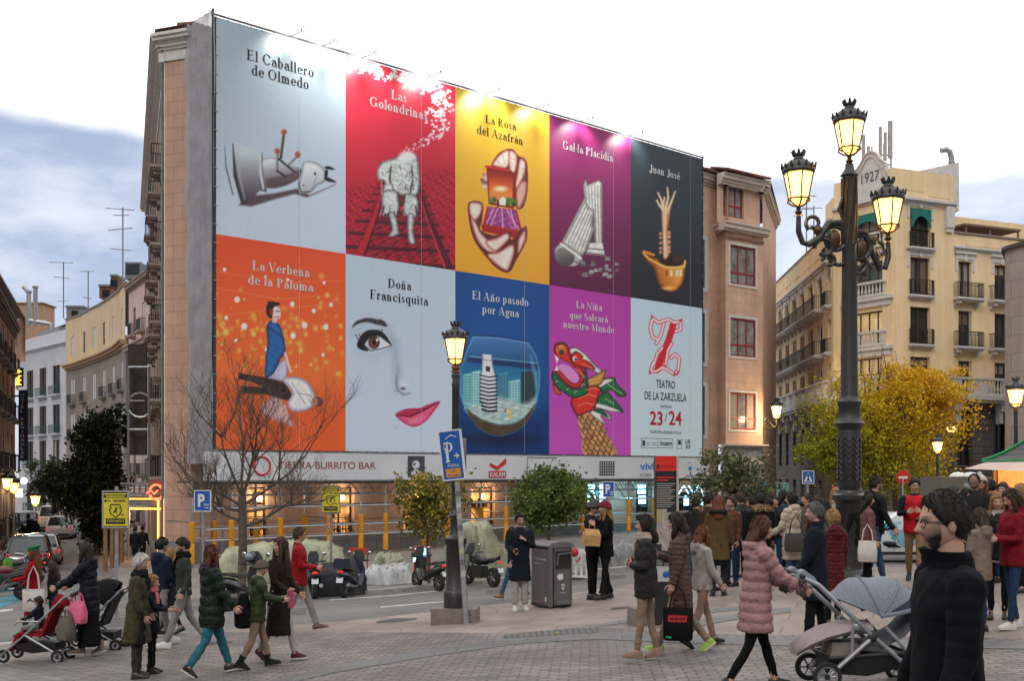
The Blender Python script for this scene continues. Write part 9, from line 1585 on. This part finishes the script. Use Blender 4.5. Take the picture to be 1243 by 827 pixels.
P29=person('woman in a dusty pink puffer coat pushing the grey pushchair',917,629,841,84,fem=True,top=dict(col=c_pink,hem=.60,puff=(.098,.021),thick=1.12,flare=.02),pants=(cloth('black_legging',(.008,.008,.009)),'slim'),shoes=(s_blk,s_dsole),hair=('bob',H_aub),hood='down',arms=((30,6,30,0,'grip'),(34,6,26,0,'grip')),stride=17,lean=4,look=(4,0),bulk=1.06)
fb=MB();r=random.Random(4)
for sh,el,wr,d2,s_ in P29['am']:
 for i in range(150):a=r.uniform(0,6.28);u=Vector((math.cos(a),0,math.sin(a)));p=wr-d2*r.uniform(-.02,.06)+u*.045;fb.tube([p,p+(u+d2*r.uniform(-.4,.4))*.04],[.01,.002],f_grey,3,cap=False)
q_=fb.build('fur_cuff',P29['root']if False else None,loc=(0,0,0));q_.parent=P29['root']
P30=person('grey haired man in a dark navy wool coat looking left',990,613,786,292,top=dict(col=cloth('navy_wool',(.016,.022,.036)),hem=.56,flare=.02,thick=1.1,collar_h=.02),pants=(p_blk,'mid'),shoes=(s_blk,s_dsole),hair=('short',H_gry,.014),arms=((8,8,30),(6,8,35)),stride=6,look=(-22,0),bulk=1.1)
person('fair haired woman in a wine red quilted coat left of the triple lamp',1011,622,762,345,fem=True,top=dict(col=c_wine,hem=.5,puff=(.058,.013),thick=1.1),pants=(p_blk,'slim'),shoes=(s_blk,s_dsole),hair=('curly',H_bl),hood='down')
P32=person('dark haired man with glasses in a black jacket walking right of the triple lamp',1062,581,712,82,top=dict(col=c_blk,hem=.82,thick=1.05),pants=(p_jean,'mid'),shoes=(s_brn,s_sole),hair=('short',H_dk),glasses=True,beard=.55,hood='down',arms=((6,10,18,0,'grip'),(10,10,20)),stride=14,bulk=1.08)
bag('cap','dark flat cap carried in the hand of the man in the black jacket','cap',lambda o:(lambda mb:(mb.ball((0,0,0),(.14,.12,.05),c_gry,14,8),mb.loft([[Vector((x*.1,.09+abs(1-x*x)*.07,z))for x in(-1,-.5,0,.5,1)]+[Vector((x*.1,.06,z))for x in(1,0,-1)]for z in(-.03,-.015)],c_gry),mb.build('crown',o)))(MB()),at(1080,P32['D']-.3,661),90)
P33=person('woman in a mauve quilted coat with a white bag beside the triple lamp',1053,601,716,95,fem=True,top=dict(col=c_mauve,hem=.5,puff=(.12,.012),thick=1.1),pants=(p_blk,'slim'),shoes=(s_blk,s_dsole),hair=('bob',H_dk))
bag('tote_bag','white cloth bag hanging beside the mauve quilted coat','bag',soft_bag(M('white_canvas',(.5,.46,.44),.85,.12,8),.34,.38,.12,.3),at(1053,P33['D']-.35,657),20)
P34=person('man with glasses in a red vest over navy sleeves and beige trousers',1110,584,706,200,top=dict(col=c_nav,hem=.84),vest=(c_vest,.82),pants=(p_tan,'mid'),shoes=(s_blk,s_sole),hair=('short',H_blk),glasses=True,arms=((12,10,95,32),(14,10,90,30)),stride=14,look=(-16,0))
P35=person('bearded man with glasses in a black jacket in the right foreground',1150,595,1035,276,H=1.86,D=4.75,top=dict(col=cloth('black_jacket',(.005,.006,.010),.8,bump=0),hem=.8,puff=(.062,.0025),thick=1.04,collar_h=-.015,fold=.005),pants=(p_blk,'mid'),shoes=(s_blk,s_dsole),hair=('short',(.012,.009,.008),.012),beard=.92,glasses=True,arms=((6,10,15),(4,10,14)),stride=8,look=(-4,-3),bulk=1.2)
mb=MB();k_=P35['k'];rings=[]
for z,r_,y in((1.455,.098,-.012),(1.49,.096,-.006),(1.515,.098,.004),(1.518,.09,.004),(1.49,.082,-.004)):rings.append([Vector((math.cos(a_)*r_,y+math.sin(a_)*r_*(1.12 if math.sin(a_)>0 else .95),z+.012*(math.sin(a_)>.6)))*k_+P35['up']for a_ in np.linspace(0,2*PI,28,endpoint=False)])
mb.loft(rings,_mats['black_jacket'],cap=False);q_=mb.build('collar',None,smooth=60,loc=(0,0,0));q_.parent=P35['root']
t_=_mats['black_jacket'].node_tree;wv_=t_.nodes.new('ShaderNodeTexWave');wv_.bands_direction='Z';wv_.inputs['Scale'].default_value=5.2;wv_.inputs['Distortion'].default_value=.5;co_=t_.nodes.new('ShaderNodeTexCoord');t_.links.new(co_.outputs['Object'],wv_.inputs['Vector']);pw_=t_.nodes.new('ShaderNodeMath');pw_.operation='POWER';pw_.inputs[1].default_value=.35;t_.links.new(wv_.outputs['Fac'],pw_.inputs[0]);bp_=t_.nodes.new('ShaderNodeBump');bp_.inputs['Strength'].default_value=.16;bp_.inputs['Distance'].default_value=.012;t_.links.new(pw_.outputs[0],bp_.inputs['Height']);t_.links.new(bp_.outputs[0],t_.nodes['Principled BSDF'].inputs['Normal'])
person('bald man in a dark coat looking down at the stall',1183,578,716,215,top=dict(col=c_gry,hem=.7),pants=(p_blk,'mid'),shoes=(s_blk,s_dsole),hair=('bald',H_blk),skin=(.2,.115,.08),look=(0,-22),beard=.4)
person('woman in a cream pompom hat and sunglasses looking up',1190,580,710,200,fem=True,top=dict(col=c_choc,hem=.7,thick=1.1),pants=(p_blk,'slim'),shoes=(s_blk,s_dsole),hair=('long',H_red,0,.22),hat=('pompom',k_crm),glasses='sun',look=(-10,10),scarf=c_choc)
person('woman in a beige jacket seen from behind the foreground man',1190,620,768,330,fem=True,top=dict(col=c_beigej,hem=.72,thick=1.12),pants=(p_djean,'slim'),shoes=(s_blk,s_dsole),hair=('long',H_br,0,.12),hood='down')
P39=person('fair haired woman talking on a phone in a black top and white jacket',1211,601,752,205,fem=True,top=dict(col=c_fleece,hem=.78),vest=(c_blk,.8),pants=(p_blk,'slim'),shoes=(s_blk,s_dsole),hair=('bob',H_bl),arms=((8,8,20),(40,25,128,12,'grip')),look=(-6,-6));phone('phone at the ear of the fair haired woman',P39,1,(0,-.02,-.02))
P40=person('woman in a dark red hooded jacket and tight jeans looking down',1229,596,764,262,fem=True,top=dict(col=cloth('dark_red_shell',(.22,.008,.02),.6),hem=.78,thick=1.1),pants=(p_djean,'slim'),shoes=(s_wht,s_sole),hair=('long',H_br,0,.14),hood='down',arms=((10,8,80,20),(8,8,85,20)),look=(0,-22),stride=6)
person('dark haired person behind the stall queue',1203,585,700,20,top=dict(col=c_blk,hem=.8),pants=(p_blk,'mid'),shoes=(s_blk,s_dsole),hair=('short',H_blk))
person('person in a dark cap near the no entry sign',1156,592,700,120,top=dict(col=c_blk,hem=.8),pants=(p_blk,'mid'),shoes=(s_blk,s_dsole),hair=('short',H_blk),hat=('beanie',k_gr))
person('person with swept dark hair left of the slim woman in brown',951,597,694,100,fem=True,top=dict(col=cloth('dusty_teal',(.05,.07,.075)),hem=.75),pants=(p_blk,'mid'),shoes=(s_blk,s_dsole),hair=('long',H_dk,0,.1))
for i,(px,yt,yf,hd,lab,kw)in enumerate(((914,604,704,20,'person in a navy hooded coat just right of the round leafy tree',dict(top=dict(col=c_nav,hem=.74),hair=('short',H_dk),hood='down')),(932,606,712,300,'woman with a dark bun between the fur hooded coat and the cream coat',dict(fem=True,top=dict(col=c_wine,hem=.7),hair=('bun',H_blk))),(973,606,700,40,'person in a grey beanie right behind the cream coat',dict(top=dict(col=c_choc,hem=.8),hair=('short',H_dk),hat=('beanie',k_gr))),(1000,607,716,30,'woman with long dark hair in a khaki jacket left of the lamp base',dict(fem=True,top=dict(col=c_khaki,hem=.76),hair=('long',H_dk,0,.2))),(1041,604,704,330,'dark coated person half hidden by the triple lamp post',dict(top=dict(col=c_blk,hem=.7),hair=('short',H_br))),(1172,596,716,150,'woman with a fringe in a black coat left of the bald man',dict(fem=True,top=dict(col=c_gry,hem=.7),hair=('bob',H_dk),scarf=k_scarf)),(1218,588,708,230,'man in a brown jacket at the stall counter',dict(top=dict(col=c_choc,hem=.8),hair=('short',H_br),beard=.4)),(1239,590,720,300,'woman in a mauve coat at the right end of the stall',dict(fem=True,top=dict(col=c_mauve,hem=.72),hair=('long',H_bl,0,.2))),(845,606,706,40,'person in a charcoal coat left of the olive brown parka',dict(top=dict(col=c_gry,hem=.72),hair=('short',H_dk))),(899,600,702,345,'tall person in a slate jacket behind the olive brown parka',dict(top=dict(col=c_slate,hem=.8),hair=('short',H_br))))):person(lab,px,yt,yf,hd,pants=((p_djean,p_blk)[i%2],'mid'),shoes=(s_blk,s_dsole),**kw)
finish_cloth()
h=88;g=P29['g'];d=Matrix.Rotation(R(-h),3,'Z')@Vector((0,1,0));hands=world(P29,(P29['am'][0][2]+P29['am'][1][2])/2);q=Vector((hands.x,hands.y,0))+d*.66;q.z=G(q.x,q.y);p_.location=q;p_.rotation_euler=(0,0,R(-h))
def seat_behind(t,rec,h,off=.62):d=Matrix.Rotation(R(-h),3,'Z')@Vector((0,1,0));hd_=world(rec,(rec['am'][0][2]+rec['am'][1][2])/2);q=Vector((hd_.x,hd_.y,0))+d*off;q.z=G(q.x,q.y);t.location=q;t.rotation_euler=(0,0,R(-h));return q,d
b1=buggy('red pushchair with a child and a silver frame at the left edge',cloth('red_pushchair_fabric',(.30,.015,.025)),cloth('red_pushchair_fabric',(.3,.015,.025)),m_alu,False);b1.location=(lambda v:(v.x,v.y,G(v.x,v.y)))(at(45,16.8));b1.rotation_euler=(0,0,R(-272)+R(0))
b2=buggy('black pushchair behind the long black skirt',c_blk,cloth('black_hood',(.018,.018,.02)),m_alu,True);q2=at(116,17.9);b2.location=q2;b2.rotation_euler=(0,0,R(-272))
g1=Vector(b1.location)
person('small child sitting in the red pushchair',58,712,760,272,H=.92,D=16.8,child=True,top=dict(col=c_nav,hem=.84),pants=(p_lgr,'wide'),shoes=(cloth('brown_boot',(.12,.06,.035),.7),s_dsole),hair=('short',H_dk),arms=((40,10,30),(40,10,30)),sitting=True);finish_cloth()
rc=PEOPLE[-1]['root'];rc.location=g1+Vector((.03,0,.02));rc.location.z=g1.z+.46-.9*PEOPLE[-1]['k']+.07
o=bag('backpack','pink child backpack hung on the red pushchair handle','bag',soft_bag(M('pink_nylon',(.60,.12,.22),.6,.15,9),.3,.34,.16,.14,.8),g1+Vector((.66,-.12,.92)),20);mb=MB();mb.ball((0,-.1,-.2),(.11,.02,.09),M('pink_pocket',(.5,.05,.12),.6,.2,30),12,8);mb.tube([(-.1,-.085,-.06),(0,-.1,-.04),(.1,-.085,-.06)],.008,m_swhite,5);mb.build('pocket',o)
bag('backpack','grey cloth bag hung under the pink backpack','bag',soft_bag(cloth('grey_cloth_bag',(.16,.145,.12)),.3,.36,.18,.1,.8),g1+Vector((.52,-.2,.70)),30)
bb['label']=bb['label']
